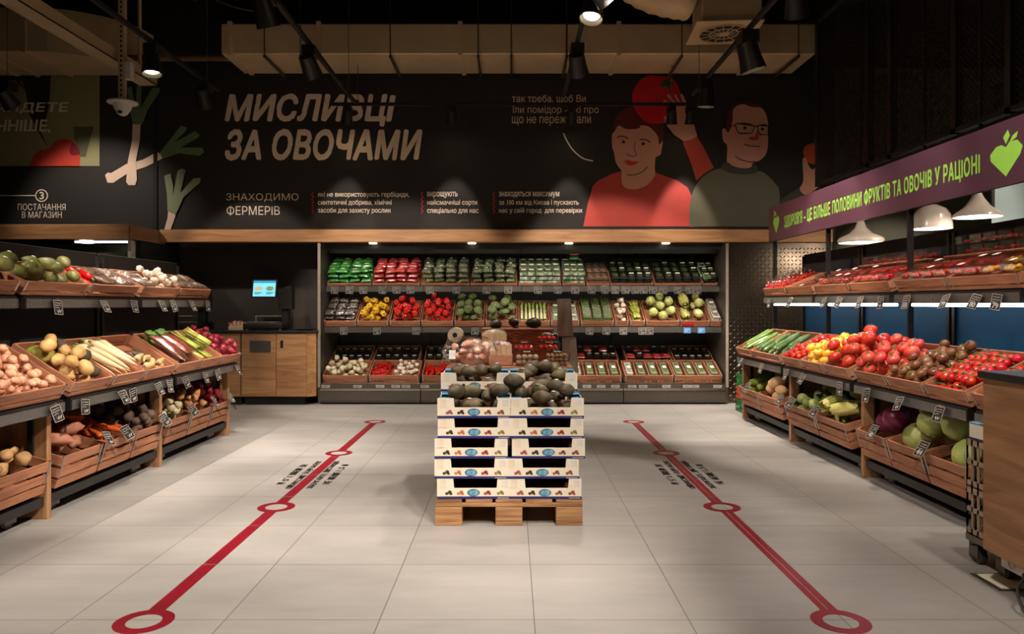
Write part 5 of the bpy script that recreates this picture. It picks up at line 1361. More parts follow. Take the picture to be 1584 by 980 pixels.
fill(c, 'daikon', 7, 'long white daikon radish lying down the middle-shelf crate', 'daikon', 'daikon radishes in the middle crate', seed=25, yaw=-pi/2+.35, mode='fixed')
c = cratefill(-1, 'l', 5.04, 5.48, 'wooden crate of parsnips and small bags next to the daikon crate')
P = fill(c, 'parsnip', 5, 'tan parsnip at the front of the crate next to the daikon', 'parsnip', 'parsnips next to the daikon', sub=(0, 1, 0, .46), seed=26, yaw=.2, scale=.9)
RB = []
for i in range(3):
    pk('radish_bag%d' % i, [('radish_bag', M_(pillow(.15, .12, .055, i*2.9+8, .15), 'radish_bag', BAGF)), ('radish_filling', M_(pillow(.138, .105, .046, i*1.9, .35), 'radish_filling', plain('radish_mix', (120, 32, 44), .4, rgb2=(190, 170, 160), scale=30, rand=.1, thresh=(.45, .6))))])
    pk('grey_bag%d' % i, [('mushroom_bag', M_(pillow(.16, .11, .05, i*1.9+4, .15), 'mushroom_bag', BAGF)), ('mushroom_filling', M_(pillow(.148, .10, .042, i*1.2, .3), 'mushroom_filling', plain('grey_mix', (84, 70, 64), .6, rgb2=(150, 132, 120), scale=30)))])
    pk('carrot_bag%d' % i, [('carrot_bag', M_(pillow(.14, .28, .06, i*1.9+6, .06), 'carrot_bag', BAGF)), ('carrot_filling', M_(pillow(.125, .24, .05, i*1.2, .15), 'carrot_filling', plain('red_carrot_mix', (168, 66, 44), .5, rgb2=(196, 104, 76), scale=9, stretch=(8, 1, 1)))), ('leaf_tuft', M_(pillow(.10, .09, .045, i, .3), 'leaf_tuft', LEAF))])
    PK['carrot_bag%d' % i][2][1].transform(T(0, .135, .0))
lay_packs(c, ['radish_bag0', 'radish_bag1'], 'radish_bag', 1, 1, 'clear bag of red radishes at the top of the parsnip crate', 'bag', None, sub=(0, .5), z0=.044, seed=7, y_in=.205)
lay_packs(c, ['grey_bag0', 'grey_bag1', 'grey_bag2'], 'mushroom_bag', 1, 1, 'clear bag of grey mushrooms in the parsnip crate', 'bag', None, sub=(.5, 1), z0=.044, seed=8, yaw=1.57, y_in=.20, sc_=.9)
c = cratefill(-1, 'l', 5.53, 5.94, 'wooden crate of bagged red carrots with leaves on the middle shelf')
lay_packs(c, ['carrot_bag0', 'carrot_bag1', 'carrot_bag2'], 'carrot_bag', 2, 1, 'clear bag of red carrots with their green leaves', 'bag', 'bags of red carrots', z0=.046, layers=2, dz=.076, seed=9, yaw=.03, jit=.02)
c = cratefill(-1, 'l', 5.95, 6.37, 'wooden crate of yellow-green celery on the middle shelf')
for i, (u, v, h, a) in enumerate(((.11, .15, .04, .1), (.28, .15, .04, -.1), (.12, .23, .095, .25), (.28, .23, .095, .1), (.20, .19, .15, .6))):
    item('celery', c[0] @ T(u, v+.02, h+.008) @ R(pi/2+a*.4, 'Z'), 'yellow-green celery bunch in the middle-shelf crate', 'celery', 'celery bunches', i)
pk('leek_wrap', [('leek_bundle', PR['celery'][1][0][0][0][1]), ('blue_sleeve', M_(MB().tube([(-.06, 0, .008), (-.02, 0, .008)], .034, 12), 'blue_sleeve', plain('blue_band', (52, 46, 120), .4)))])
c = cratefill(-1, 'l', 6.38, 6.80, 'wooden crate of small crimson onions at the far end of the middle shelf')
fill(c, 'red_onion', 30, 'small crimson onion in the far middle-shelf crate', 'onion', 'crimson onions on the middle shelf', seed=28, scale=.85)
# --- potato side, floor bins
c = cratefill(-1, 'f', 3.40, 4.12, 'slatted wooden bin of large potatoes cut by the picture edge')
fill(c, 'potato', 62, 'large pale potato in the near floor bin', 'potato', 'potatoes in the near floor bin', seed=31, floor=.11, tries=16)
c = cratefill(-1, 'f', 4.215, 4.64, 'slatted wooden bin of sweet potatoes')
fill(c, 'sweet_potato', 17, 'brown sweet potato in the floor bin beside the carrots', 'sweet potato', 'sweet potatoes in the floor bin', seed=32, floor=.115, slope_bias=-.12)
c = cratefill(-1, 'f', 4.65, 5.04, 'slatted wooden bin of orange carrots')
fill(c, 'carrot', 46, 'orange carrot in the floor bin between sweet potatoes and beetroots', 'carrot', 'carrots in the floor bin', seed=33, floor=.125, slope_bias=-.12, tries=18)
c = cratefill(-1, 'f', 5.05, 5.445, 'slatted wooden bin of dusty beetroots')
fill(c, 'beetroot', 52, 'dusty beetroot in the floor bin beside the carrots', 'beetroot', 'beetroots in the floor bin', seed=34, floor=.115, slope_bias=-.12, tries=18)
c = cratefill(-1, 'f', 5.54, 5.925, 'slatted wooden bin of white onions')
fill(c, 'white_onion', 56, 'white onion in the floor bin of the far rack', 'onion', 'white onions in the floor bin', seed=35, floor=.115, slope_bias=-.12, tries=16)
c = cratefill(-1, 'f', 5.93, 6.33, 'slatted wooden bin of yellow onions')
fill(c, 'yellow_onion', 50, 'yellow onion in the floor bin between white and red onions', 'onion', 'yellow onions in the floor bin', seed=36, floor=.115, slope_bias=-.12, tries=16)
c = cratefill(-1, 'f', 6.34, 6.76, 'slatted wooden bin of red onions at the far end')
fill(c, 'red_onion', 52, 'dark red onion in the floor bin at the far end', 'onion', 'red onions in the floor bin', seed=37, floor=.115, slope_bias=-.12, tries=16)

# --- tomato side, middle shelf
c = cratefill(1, 'l', 7.36, 7.82, 'wooden crate of long wrapped cucumbers at the far end of the tomato side')
fill(c, 'long_cucumber', 26, 'long pale green cucumber in the crate at the far end', 'cucumber', 'long cucumbers in the far crate', seed=41, yaw=pi/2+.12, tries=14)
c = cratefill(1, 'l', 6.56, 7.34, 'wooden crate of short ridged cucumbers under the tube lamp')
P = fill(c, 'cucumber', 62, 'short dark green cucumber heaped beside the long cucumbers', 'cucumber', 'short cucumbers in the heap', seed=42, yaw=pi/2+.5, tries=14)
c = cratefill(1, 'l', 6.08, 6.50, 'wooden crate of small red tomatoes between cucumbers and yellow tomatoes')
fill(c, 'small_tomato', 84, 'small red tomato beside the short cucumbers', 'tomato', 'small red tomatoes in the crate', seed=43, tries=14, stalk='up')
c = cratefill(1, 'l', 5.65, 6.07, 'wooden crate of yellow tomatoes')
fill(c, 'yellow_tomato', 31, 'yellow tomato in the crate between two red kinds', 'tomato', 'yellow tomatoes in the crate', seed=44, stalk='up')
c = cratefill(1, 'l', 5.21, 5.64, 'wooden crate of large ribbed red tomatoes')
fill(c, 'beef_tomato', 22, 'large ribbed red tomato beside the yellow tomatoes', 'tomato', 'large ribbed tomatoes in the crate', seed=45, stalk='up')
c = cratefill(1, 'l', 4.70, 5.14, 'wooden crate of pink tomatoes')
fill(c, 'pink_tomato', 24, 'pink ribbed tomato beside the brown tomatoes', 'tomato', 'pink tomatoes in the crate', seed=46, stalk='up')
c = cratefill(1, 'l', 4.27, 4.69, 'wooden crate of brown tomatoes')
fill(c, 'brown_tomato', 46, 'brown-green tomato in the crate beside the vine tomatoes', 'tomato', 'brown tomatoes in the crate', seed=47, tries=16, stalk='up')
# vine tomatoes: trusses of six
def truss(M, label, group, seed):
    rg = random.Random(seed)
    o = empty('tomato_truss', M, label, 'tomatoes', group)
    pts = [(-.066+.0265*i, .005*sin(i*1.4), .040+.004*cos(i)) for i in range(6)]
    obj('green_vine', MB().tube([(a_, b_, c_+.008) for a_, b_, c_ in pts], .0045, 6), STEMG, o, smooth=True)
    for i in range(6):
        sgn = 1 if i % 2 else -1
        c_ = (pts[i][0]+rg.uniform(-.003, .003), sgn*.0245, .028+rg.uniform(-.003, .004))
        me = PR['vine_tomato'][1][i % 3][0]
        q = T(*c_) @ R(-sgn*rg.uniform(.4, .9), 'X') @ R(rg.uniform(0, 6), 'Z')
        t_ = link('vine_tomato', me[0][1], o, q)
        link('calyx', me[1][1], t_)
        obj('truss_stalk', MB().tube([pts[i], (c_[0], c_[1]*.6, c_[2]+.026)], .002, 5), STEMG, o)
M, W, D = cratefill(1, 'l', 3.86, 4.26, 'wooden crate of red vine tomatoes beside the wooden counter')
M2, W2, D2 = cratefill(1, 'l', 3.40, 3.82, 'wooden crate of vine tomatoes behind the wooden counter')
k = 0
for (Mx, Wx) in ((M, W), (M2, W2)):
    for l in range(2):
        for j in range(4-l):
            for i in range(2):
                truss(Mx @ T(.101+.186*i, .068+.104*j+.052*l, .014+.058*l) @ R(.05*(-1)**(i+j), 'Z'), 'truss of red tomatoes on a green vine beside the counter', 'vine tomato trusses in the crates by the counter', k); k += 1
# --- tomato side, upper shelf
c = cratefill(1, 'u', 7.22, 7.82, 'wooden crate of clear tomato cups at the far end of the upper shelf')
rg = random.Random(3)
for j in range(4):
    for i in range(5):
        put_pack('cup', 'tomato_cup', c[0] @ T(.06+.115*i+rg.uniform(-.01, .01), .062+.092*j, .012) @ R(rg.uniform(-.05, .05), 'X'), 'clear cone cup of little tomatoes at the far end of the upper shelf', 'cup', 'tomato cups on the upper shelf')
def punnets(y0, y1, clabel, keys, label, group, cols=4, rows=3, layers=1, seed=1, sub=(0, 1), c=None):
    if c is None: c = cratefill(1, 'u', y0, y1, clabel)
    rg = random.Random(seed); M, W, D = c
    x0, w_ = .014+(W-.028)*sub[0], (W-.028)*(sub[1]-sub[0])
    for l in range(layers):
        for j in range(rows):
            for i in range(cols):
                put_pack(keys[rg.randrange(len(keys))]+('_plain' if rg.random() < .65 else ''), 'tomato_punnet', M @ T(x0+w_*(i+.5)/cols, .075+(.14 if rows == 2 else (D-.15)/2)*j, .010+.066*l) @ R(rg.uniform(-.05, .05), 'Z'), label, 'punnet', group)
    return c
punnets(6.56, 7.20, 'wooden crate of small tomato boxes on the far upper shelf', ['dark_red_punnet'], 'clear hinged box of dark red tomatoes on the far upper shelf', 'tomato boxes on the far upper shelf', 4, 3, 1, 2)
punnets(5.86, 6.50, 'wooden crate of cherry tomato boxes, far half of the middle upper shelf', ['red_punnet', 'dark_red_punnet'], 'clear box of cherry tomatoes above the small red tomatoes', 'tomato boxes above the small red tomatoes', 4, 2, 2, 3)
punnets(5.22, 5.85, 'wooden crate of cherry tomato boxes above the ribbed tomatoes', ['red_punnet'], 'clear box of red cherry tomatoes above the ribbed tomatoes', 'tomato boxes above the ribbed tomatoes', 4, 2, 2, 4)
punnets(4.54, 5.14, 'wooden crate of red tomato boxes above the pink tomatoes', ['red_punnet'], 'clear box of bright red tomatoes above the pink tomatoes', 'tomato boxes above the pink tomatoes', 4, 2, 2, 5)
c = punnets(3.88, 4.53, 'wooden crate of red and yellow tomato boxes above the vine tomatoes', ['red_punnet'], 'clear box of red tomatoes beside the yellow ones', 'red tomato boxes beside the yellow ones', 2, 2, 2, 6, (0, .42))
punnets(0, 0, '', ['yellow_punnet'], 'clear box of yellow tomatoes on the upper shelf', 'yellow tomato boxes', 2, 2, 2, 7, (.42, 1), c)
# rear rows of stacked punnets against the black board, on the crate rims
for (ya, yb, nl, lab, g) in ((5.3, 6.3, 1, 'dark red tomato box stacked against the black board of the middle rack', 'stacked boxes at the middle board'), (3.95, 5.05, 2, 'dark red tomato box stacked against the black board of the near rack', 'stacked boxes at the near board')):
    base = obj('stack_tray', MB().box(2.955, 3.088, ya-.02, yb+.02, 1.5135, 1.527), CRATE, bevel=.002)
    tag(base, 'long shallow wooden box against the black board behind the '+('middle' if nl == 1 else 'near')+' tomato boxes', 'box')
    y = ya+.07
    while y < yb-.05:
        for l in range(nl):
            put_pack('dark_red_punnet_plain', 'tomato_punnet', T(3.025, y+.02*l, 1.5275+.066*l) @ R(pi/2, 'Z'), lab, 'punnet', g)
        y += .145
# --- tomato side, floor bins
c = cratefill(1, 'f', 7.17, 7.77, 'slatted wooden bin of green squashes and aubergines at the far end')
P = fill(c, 'green_squash', 10, 'light green squash in the far floor bin', 'squash', 'light green squashes in the far bin', sub=(0, .6), seed=51, floor=.09)
P = fill(c, 'aubergine', 1, 'black aubergine in the far floor bin', 'aubergine', 'aubergines in the far bin', sub=(.6, 1), seed=52, floor=.09)
c = cratefill(1, 'f', 6.60, 7.16, 'slatted wooden bin of cream squashes and dark green zucchini')
P = fill(c, 'cream_squash', 6, 'cream-coloured squash in the far floor bin', 'squash', 'cream squashes in the far bin', sub=(.1, 1, 0, .55), seed=53, floor=.09)
fill(c, 'zucchini', 12, 'dark green zucchini at the back of the far floor bin', 'zucchini', 'zucchini in the far bin', sub=(0, 1, .5, 1), seed=54, floor=.10)
c = cratefill(1, 'f', 5.82, 6.46, 'slatted wooden bin of kohlrabi and green peppers')
P = fill(c, 'kohlrabi', 26, 'pale green kohlrabi in the middle floor bin', 'kohlrabi', 'kohlrabi in the middle bin', sub=(.25, 1), seed=55, floor=.09, slope_bias=-.1)
fill(c, 'zucchini', 7, 'dark green zucchini beside the kohlrabi', 'zucchini', 'zucchini beside the kohlrabi', sub=(0, .26), seed=56, floor=.09, yaw=pi/2)
c = cratefill(1, 'f', 5.27, 5.81, 'slatted wooden bin of savoy and pointed cabbages')
P = fill(c, 'savoy_cabbage', 2, 'round green savoy cabbage in the middle floor bin', 'cabbage', 'savoy cabbages in the middle bin', sub=(.0, 1, .35, 1), seed=57, floor=.09)
fill(c, 'napa', 3, 'yellow-green pointed cabbage at the front of the middle floor bin', 'cabbage', 'pointed cabbages in the middle bin', sub=(.1, 1, 0, .4), seed=58, floor=.10, pre=P)
c = cratefill(1, 'f', 4.71, 5.115, 'slatted wooden bin of red cabbages')
P = fill(c, 'red_cabbage', 2, 'glossy red cabbage in the floor bin beside white cabbages', 'cabbage', 'red cabbages', seed=59, floor=.11, sub=(0, 1, .0, 1), tries=8)
c = cratefill(1, 'f', 4.29, 4.70, 'slatted wooden bin of white cabbages beside the red cabbages')
P = fill(c, 'white_cabbage', 3, 'pale green white cabbage beside the red cabbages', 'cabbage', 'white cabbages beside the red ones', seed=60, floor=.07, tries=40, scale=.88)
c = cratefill(1, 'f', 3.876, 4.28, 'slatted wooden bin of white cabbages next to the wooden counter')
P = fill(c, 'white_cabbage', 3, 'pale green white cabbage in the bin next to the counter', 'cabbage', 'white cabbages next to the counter', seed=61, floor=.07, tries=40, scale=.92)

# ================================================================== PRICE CARDS ON THE RACKS
def rack_card(side, d, y, z, label, txt='a', roll=0.0, tip=.12, s=1.0):
    rt = (0, 1, 0) if side < 0 else (0, -1, 0)
    price_card(frame((side*(d-.036), y, z), rt, (0, 0, 1)) @ R(roll, 'Z') @ R(-tip, 'X'), label, txt, s)
rg = random.Random(77)
for (side, d, z, ys, what) in (
    (-1, 2.78, 1.222, ((4.48, 'the green avocados'), (4.98, 'the upper red peppers'), (5.38, 'the brown bags'), (5.80, 'the upper garlic, near half'), (6.0, 'the upper garlic, far half'), (6.35, 'the nut bags'), (6.7, 'the far end of the upper shelf')), 'upper'),
    (-1, 2.52, .645, ((4.03, 'the shallots'), (4.32, 'the yellow turnips'), (4.72, 'the daikon'), (4.86, 'the daikon, nearer the parsnips'), (5.2, 'the parsnips'), (5.38, 'the mushroom bags'), (5.62, 'the red carrot bags'), (6.0, 'the celery, near half'), (6.25, 'the celery, far half'), (6.7, 'the crimson onions')), 'middle'),
    (1, 2.40, .635, ((7.6, 'the long cucumbers'), (6.98, 'the short cucumbers'), (6.35, 'the small red tomatoes'), (5.98, 'the yellow tomatoes'), (5.33, 'the ribbed tomatoes'), (4.92, 'the pink tomatoes'), (4.5, 'the brown tomatoes'), (4.08, 'the vine tomatoes')), 'middle'),
    (1, 2.68, 1.253, ((7.6, 'the tomato cups'), (7.0, 'the far tomato boxes'), (6.25, 'the cherry tomato boxes'), (5.95, 'the far end of the cherry boxes'), (5.6, 'the boxes over the ribbed tomatoes'), (5.3, 'the middle rack post'), (4.95, 'the bright red boxes', '115'), (4.5, 'two upper crates', '79'), (4.2, 'the red boxes by the yellow ones', '80'), (4.03, 'the yellow tomato boxes', '79')), 'upper')):
    for q in ys:
        txt = q[2] if len(q) > 2 else rg.choice('abc')
        rack_card(side, d, q[0], z, 'black chalk price card on the rail below %s' % q[1], txt, rg.uniform(-.18, .18), rg.uniform(.05, .5), 1.15)
# cards on clips standing at the floor bins
CLIPM = RIGID
def bin_card(M, u, w, label, txt='b', tilt=.9, roll=0.0):
    o = price_card(M @ T(u, -.004, w) @ R(roll, 'Y') @ T(0, .012, .075) @ R(tilt, 'X'), label, txt, 1.25)
    obj('card_clip', MB().box(-.008, .008, -.06, .0, -.012, -.006).box(-.014, .014, -.13, -.055, -.014, -.008), RIGID, o)
for (side, ylo, u, lab, txt) in ((-1, 4.215, .40, 'the sweet potatoes', 'a'), (-1, 4.65, .20, 'the carrots', 'b'), (-1, 5.05, .33, 'the beetroots', 'c'), (-1, 5.53, .33, 'the white onions', 'a'), (-1, 5.93, .36, 'the yellow onions', 'b'), (-1, 6.34, .3, 'the red onions', 'c'),
    (1, 7.17, .42, 'the aubergines', 'a'), (1, 5.82, .25, 'the kohlrabi', 'c'), (1, 5.82, .02, 'the middle bin corner', 'a'), (1, 5.27, .10, 'the savoy cabbages', 'b'), (1, 4.71, .33, 'the red cabbages', '40'), (1, 3.87, .06, 'the cabbages by the counter', '44')):
    W = .4
    d, z = (2.60, .150) if side < 0 else (2.42, .165)
    ww = {7.17: .592, 5.82: .632, 5.27: .532}.get(ylo, .40) if side > 0 else .40
    M = cframe(side, d, z, ylo+.004, ww, AF)
    bin_card(M, u, .185, 'black chalk price card on a clip at the bin of '+lab, txt, .75, rg.uniform(-.25, .25))

# ================================================================== FILLING THE REFRIGERATED CASES
A2, A1, A0 = radians(32), radians(30), radians(23)
def case_crate(px0, px1, tier, label, H=None):
    yf, z, a, D, h = {'m': (9.075, .928, A2, .48, .075), 't': (9.165, 1.428, A1, .46, .030), 'b': (8.985, .236, A0, .40, .11), 'r': (9.375, .402, A0, .42, .10)}[tier]
    x0, x1 = wx(px0, yf), wx(px1, yf)
    M = bframe(x0, yf, z, a); W = x1-x0-.006
    crate(M, W, D, H or h, label)
    return M, W, D
IN = 'in the refrigerated case'
# middle shelf, from the counter side on
c = case_crate(502, 552, 'm', 'wooden crate of dark bagged salad on the case middle shelf')
for l in range(3):
    lay_packs(c, ['black_bag0', 'black_bag1', 'black_bag2'], 'dark_salad_bag', 3, 3, 'shiny clear bag of dark red salad next to the yellow peppers', 'bag', 'dark salad bags', z0=.036+.054*l, seed=30+l, jit=.02, yaw=0)
c = case_crate(553, 602, 'm', 'wooden crate of yellow peppers on the case middle shelf')
fill(c, 'yellow_pepper', 29, 'yellow bell pepper in the refrigerated case', 'pepper', 'yellow peppers in the case', seed=71, stalk='front')
c = case_crate(603, 651, 'm', 'wooden crate of red peppers next to the yellow peppers')
fill(c, 'red_pepper', 29, 'red bell pepper in the crate next to the yellow peppers', 'pepper', 'red peppers next to the yellow ones', seed=72, stalk='front')
c = case_crate(652, 702, 'm', 'wooden crate of red peppers next to the broccoli')
fill(c, 'red_pepper', 30, 'red bell pepper in the crate next to the broccoli', 'pepper', 'red peppers next to the broccoli', seed=73, stalk='front')
c = case_crate(703, 750, 'm', 'wooden crate of broccoli next to the red peppers')
fill(c, 'broccoli', 24, 'broccoli head in the crate next to the red peppers', 'broccoli', 'broccoli next to the red peppers', seed=74, stalk='up', scale=.82, hmax=.19)
c = case_crate(751, 801, 'm', 'wooden crate of broccoli next to the leeks')
fill(c, 'broccoli', 24, 'broccoli head in the crate next to the leeks', 'broccoli', 'broccoli next to the leeks', seed=75, stalk='up', scale=.82, hmax=.19)
c = case_crate(802, 851, 'm', 'wooden crate of leeks on the case middle shelf')
for i in range(7):
    for l in range(2):
        item('leek', c[0] @ T(.045+.047*i, .232, .03+.038*l) @ R(pi/2, 'Z'), 'white and green leek lying in the refrigerated case', 'leek', 'leeks in the case', i+l)
c = case_crate(852, 897, 'm', 'wooden crate of chilled packs behind the plastic bag holder')
lay_packs(c, ['white_pack', 'herb_pack'], 'chilled_pack', 3, 2, 'pack of sprouts or herbs behind the bag holder', 'pack', 'packs behind the bag holder', z0=.015, layers=2, dz=.036, seed=40)
c = case_crate(898, 950, 'm', 'wooden crate of wrapped green packs on the case middle shelf')
lay_packs(c, ['long_pack'], 'wrapped_pack', 3, 2, 'wrapped pack of green cucumbers in the middle-shelf crate', 'pack', 'wrapped green packs', z0=.015, layers=3, dz=.043, seed=41, sc_=.93, jit=.003)
c = case_crate(951, 973, 'm', 'narrow wooden crate of pinkish garlic on the case middle shelf')
fill(c, 'garlic', 18, 'pinkish white garlic in the narrow crate of the case', 'garlic', 'garlic in the narrow crate', seed=76, scale=1.25)
c = case_crate(974, 998, 'm', 'narrow wooden crate of pale stalks on the case middle shelf')
for i in range(4):
    item('celery', c[0] @ T(.088, .16+.16*(i % 2), .036+.055*(i//2)) @ R(pi/2, 'Z'), 'pale stalk bunch lying in the narrow crate', 'celery', 'pale stalk bunches', i)
c = case_crate(999, 1051, 'm', 'wooden crate of iceberg lettuces on the case middle shelf')
fill(c, 'iceberg_lettuce', 22, 'wrapped iceberg lettuce in the refrigerated case', 'lettuce', 'iceberg lettuces in the case', seed=78, tries=60, hmax=.2)
c = case_crate(1052, 1098, 'm', 'wooden crate of leaf lettuces at the end of the middle shelf')
fill(c, 'napa', 3, 'leaf lettuce with red label at the end of the middle shelf', 'lettuce', 'leaf lettuces', seed=79, sub=(0, .42), yaw=pi/2)
fill(c, 'iceberg_lettuce', 12, 'green lettuce beside the leaf lettuces', 'lettuce', 'green lettuces by the leaf lettuces', seed=80, sub=(.42, 1), hmax=.17)
obj('price_label', MB().box(.0, .14, -.02, -.012, .02, .06), plain('red_label', (190, 24, 30), .5), None, c[0] @ T(.02, -.004, .0))
tag(bpy.context.scene.objects['price_label'], 'red label strip at the front of the leaf lettuce crate', 'label')
c = case_crate(1099, 1116, 'm', 'narrow wooden crate of white packs at the case end panel')
lay_packs(c, ['white_pack'], 'sprout_pack', 1, 2, 'white pack at the end of the middle shelf', 'pack', 'white packs at the end', z0=.015, layers=3, dz=.04, seed=42)
# top shelf: stacks of bags and packs
def top_stack(px0, px1, keys, name, cols, rows, layers, dz, label, group, clabel, seed, sc_=1.0, jit=.028, tilt=0, z0=.035, cat='bag'):
    c = case_crate(px0, px1, 't', clabel)
    lay_packs(c, keys, name, cols, rows, label, cat, group, z0=z0, layers=layers, dz=dz, seed=seed, jit=jit, sc_=sc_, tilt=tilt)
    return c
top_stack(506, 575, ['green_bag0', 'green_bag1', 'green_bag2'], 'salad_bag', 4, 3, 3, .063, 'glossy green printed salad bag on the top shelf', 'green salad bags', 'wooden tray of green salad bags on the top shelf', 50, .92, z0=.042)
top_stack(576, 650, ['red_bag0', 'red_bag1', 'red_bag2'], 'vegetable_bag', 4, 3, 3, .062, 'glossy red printed vegetable bag on the top shelf', 'red vegetable bags', 'wooden tray of red vegetable bags on the top shelf', 51, .92, z0=.042)
top_stack(651, 727, ['clear_bag0', 'clear_bag1', 'clear_bag2'], 'salad_bag', 4, 3, 3, .064, 'clear crinkled salad bag beside the red bags', 'clear salad bags beside the red bags', 'wooden tray of clear salad bags beside the red bags', 52, .97, z0=.044)
top_stack(728, 801, ['clear_bag0', 'clear_bag1', 'clear_bag2'], 'salad_bag', 4, 3, 3, .064, 'clear crinkled salad bag beside the stacked green packs', 'clear salad bags beside the packs', 'wooden tray of clear salad bags beside the packs', 53, .97, z0=.044)
top_stack(802, 869, ['green_pack'], 'salad_pack', 5, 3, 3, .056, 'small green and white salad pack in the first pack stack', 'green packs, first stack', 'wooden tray of stacked green packs nearest the clear bags', 54, .98, .004, z0=.014, cat='pack')
c = top_stack(870, 906, ['green_pack'], 'salad_pack', 3, 3, 3, .056, 'small green and white salad pack beside the mushroom packs', 'green packs beside the mushrooms', 'wooden tray of stacked green packs beside the mushrooms', 55, .95, .004, z0=.014, cat='pack')
for l in range(2):
    put_pack('red_bag1' if l else 'green_bag1', 'salad_bag', c[0] @ T(.16, .36, .215+.066*l), 'bright bag lying on top of the stacked green packs', 'bag', 'bags on the pack stack')
top_stack(907, 943, ['mushroom_pack'], 'mushroom_pack', 3, 3, 2, .054, 'pack of small brown mushrooms on the top shelf', 'mushroom packs', 'wooden tray of mushroom packs on the top shelf', 56, .90, .004, z0=.014, cat='pack')
top_stack(944, 1011, ['dark_pack', 'dark_pack_plain'], 'herb_punnet', 5, 3, 2, .06, 'dark punnet of herbs beside the mushroom packs', 'dark herb punnets beside the mushrooms', 'wooden tray of dark herb punnets beside the mushrooms', 57, .95, .004, z0=.014, cat='punnet')
top_stack(1012, 1086, ['dark_pack', 'dark_pack_plain'], 'herb_punnet', 5, 3, 2, .06, 'dark punnet of herbs near the end of the top shelf', 'dark herb punnets near the end', 'wooden tray of dark herb punnets near the end', 58, .95, .004, z0=.014, cat='punnet')
top_stack(1087, 1111, ['green_pack', 'dark_pack'], 'herb_punnet', 2, 3, 2, .06, 'small punnet at the end panel on the top shelf', 'punnets at the end panel', 'narrow wooden tray at the end panel on the top shelf', 59, .85, .004, z0=.014, cat='punnet')
for i in range(8):
    put_pack('green_bag%d' % (i % 3), 'salad_bag', T(wx(960, 9.75)+.13*i, 9.77, 1.842) @ Matrix.Scale(.85, 4), 'bright green bag in the row behind the dark punnets', 'bag', 'green bags behind the punnets')
o = obj('rear_step', MB().box(wx(950, 9.75), wx(1095, 9.75), 9.70, 9.90, 1.79, 1.81), CASED); tag(o, 'dark rear shelf step carrying the bright green bags', 'shelf')
# bottom: front row
c = case_crate(500, 570, 'b', 'wooden crate of white turnips and spring onions at the case bottom')
P = fill(c, 'white_radish', 38, 'white turnip beside the red chilies', 'turnip', 'white turnips at the case bottom', seed=81)
fill(c, 'leek', 6, 'spring onion lying on the white turnips', 'spring onion', 'spring onions on the turnips', seed=82, sub=(.4, 1), pre=P, scale=.62, yaw=-1.1)
c = case_crate(571, 649, 'b', 'wooden crate of red chilies and garlic at the case bottom')
fill(c, 'chili', 75, 'thin red chili pepper in the case bottom crate', 'chili', 'red chilies at the case bottom', seed=83, sub=(0, .42), mode='roll', tries=12)
fill(c, 'garlic', 62, 'white garlic bulb beside the red chilies', 'garlic', 'garlic beside the chilies', seed=84, sub=(.46, 1), tries=14)
c = case_crate(653, 728, 'b', 'wooden crate of long red peppers beside the carton stack')
fill(c, 'long_pepper', 48, 'long glossy red pepper in the case bottom crate', 'pepper', 'long red peppers at the case bottom', seed=85, yaw=pi/2, mode='roll', tries=14)
c = case_crate(730, 803, 'b', 'wooden crate of chilled packs hidden behind the carton stack')
lay_packs(c, ['herb_pack'], 'herb_pack', 5, 1, 'herb pack behind the carton stack', 'pack', 'herb packs behind the stack', z0=.06, seed=60)
c = case_crate(808, 883, 'b', 'wooden crate of chilled packs mostly behind the carton stack')
lay_packs(c, ['herb_pack'], 'herb_pack', 5, 1, 'herb pack mostly behind the carton stack', 'pack', 'herb packs mostly behind the stack', z0=.06, seed=61)
for (a, b_, lab, sd) in ((885, 962, 'beside the carton stack', 62), (966, 1042, 'below the iceberg lettuces', 63), (1043, 1117, 'beside the chequer plate', 64)):
    c = case_crate(a, b_, 'b', 'wooden crate of herb packs %s at the case bottom' % lab)
    M, W, D = c
    for i in range(1, 4):
        o = obj('divider', MB().box(W*i/4-.004, W*i/4+.004, .012, D-.012, .01, .105), CRATEV, None, M)
        tag(o, 'thin wooden divider between herb packs '+lab, 'divider', 'dividers '+lab)
    for i in range(4):
        for l in range(3):
            put_pack('white_pack' if (i == 0 and sd < 64) else 'herb_pack', 'herb_pack', M @ T(W*(i+.5)/4, .17+.03*l, .016+.031*l) @ Matrix.Diagonal((.86, 1.45, .95, 1)), 'flat herb pack in the row '+lab, 'pack', 'herb packs '+lab)
# bottom: rear row
for (a, b_, lab, keys, sd) in ((512, 574, 'behind the white turnips', ['rear_pack'], 65), (577, 649, 'behind the garlic', ['dark_pack', 'rear_pack'], 66), (656, 728, 'behind the long red peppers', ['dark_pack'], 67), (892, 957, 'behind the herb packs by the carton stack', ['red_bag0', 'rear_pack', 'red_bag2'], 68), (968, 1040, 'behind the herb packs below the lettuces', ['red_bag1', 'rear_pack'], 69), (1042, 1104, 'behind the herb packs by the chequer plate', ['rear_pack'], 70)):
    c = case_crate(a, b_, 'r', 'wooden crate in the dark rear row '+lab)
    lay_packs(c, keys, 'chilled_pack', 5, 2, 'dark pack in the rear row '+lab, 'pack', 'rear packs '+lab, z0=.014 if 'bag' not in keys[0] else .045, layers=2, dz=.055, seed=sd, sc_=.82, jit=.004)
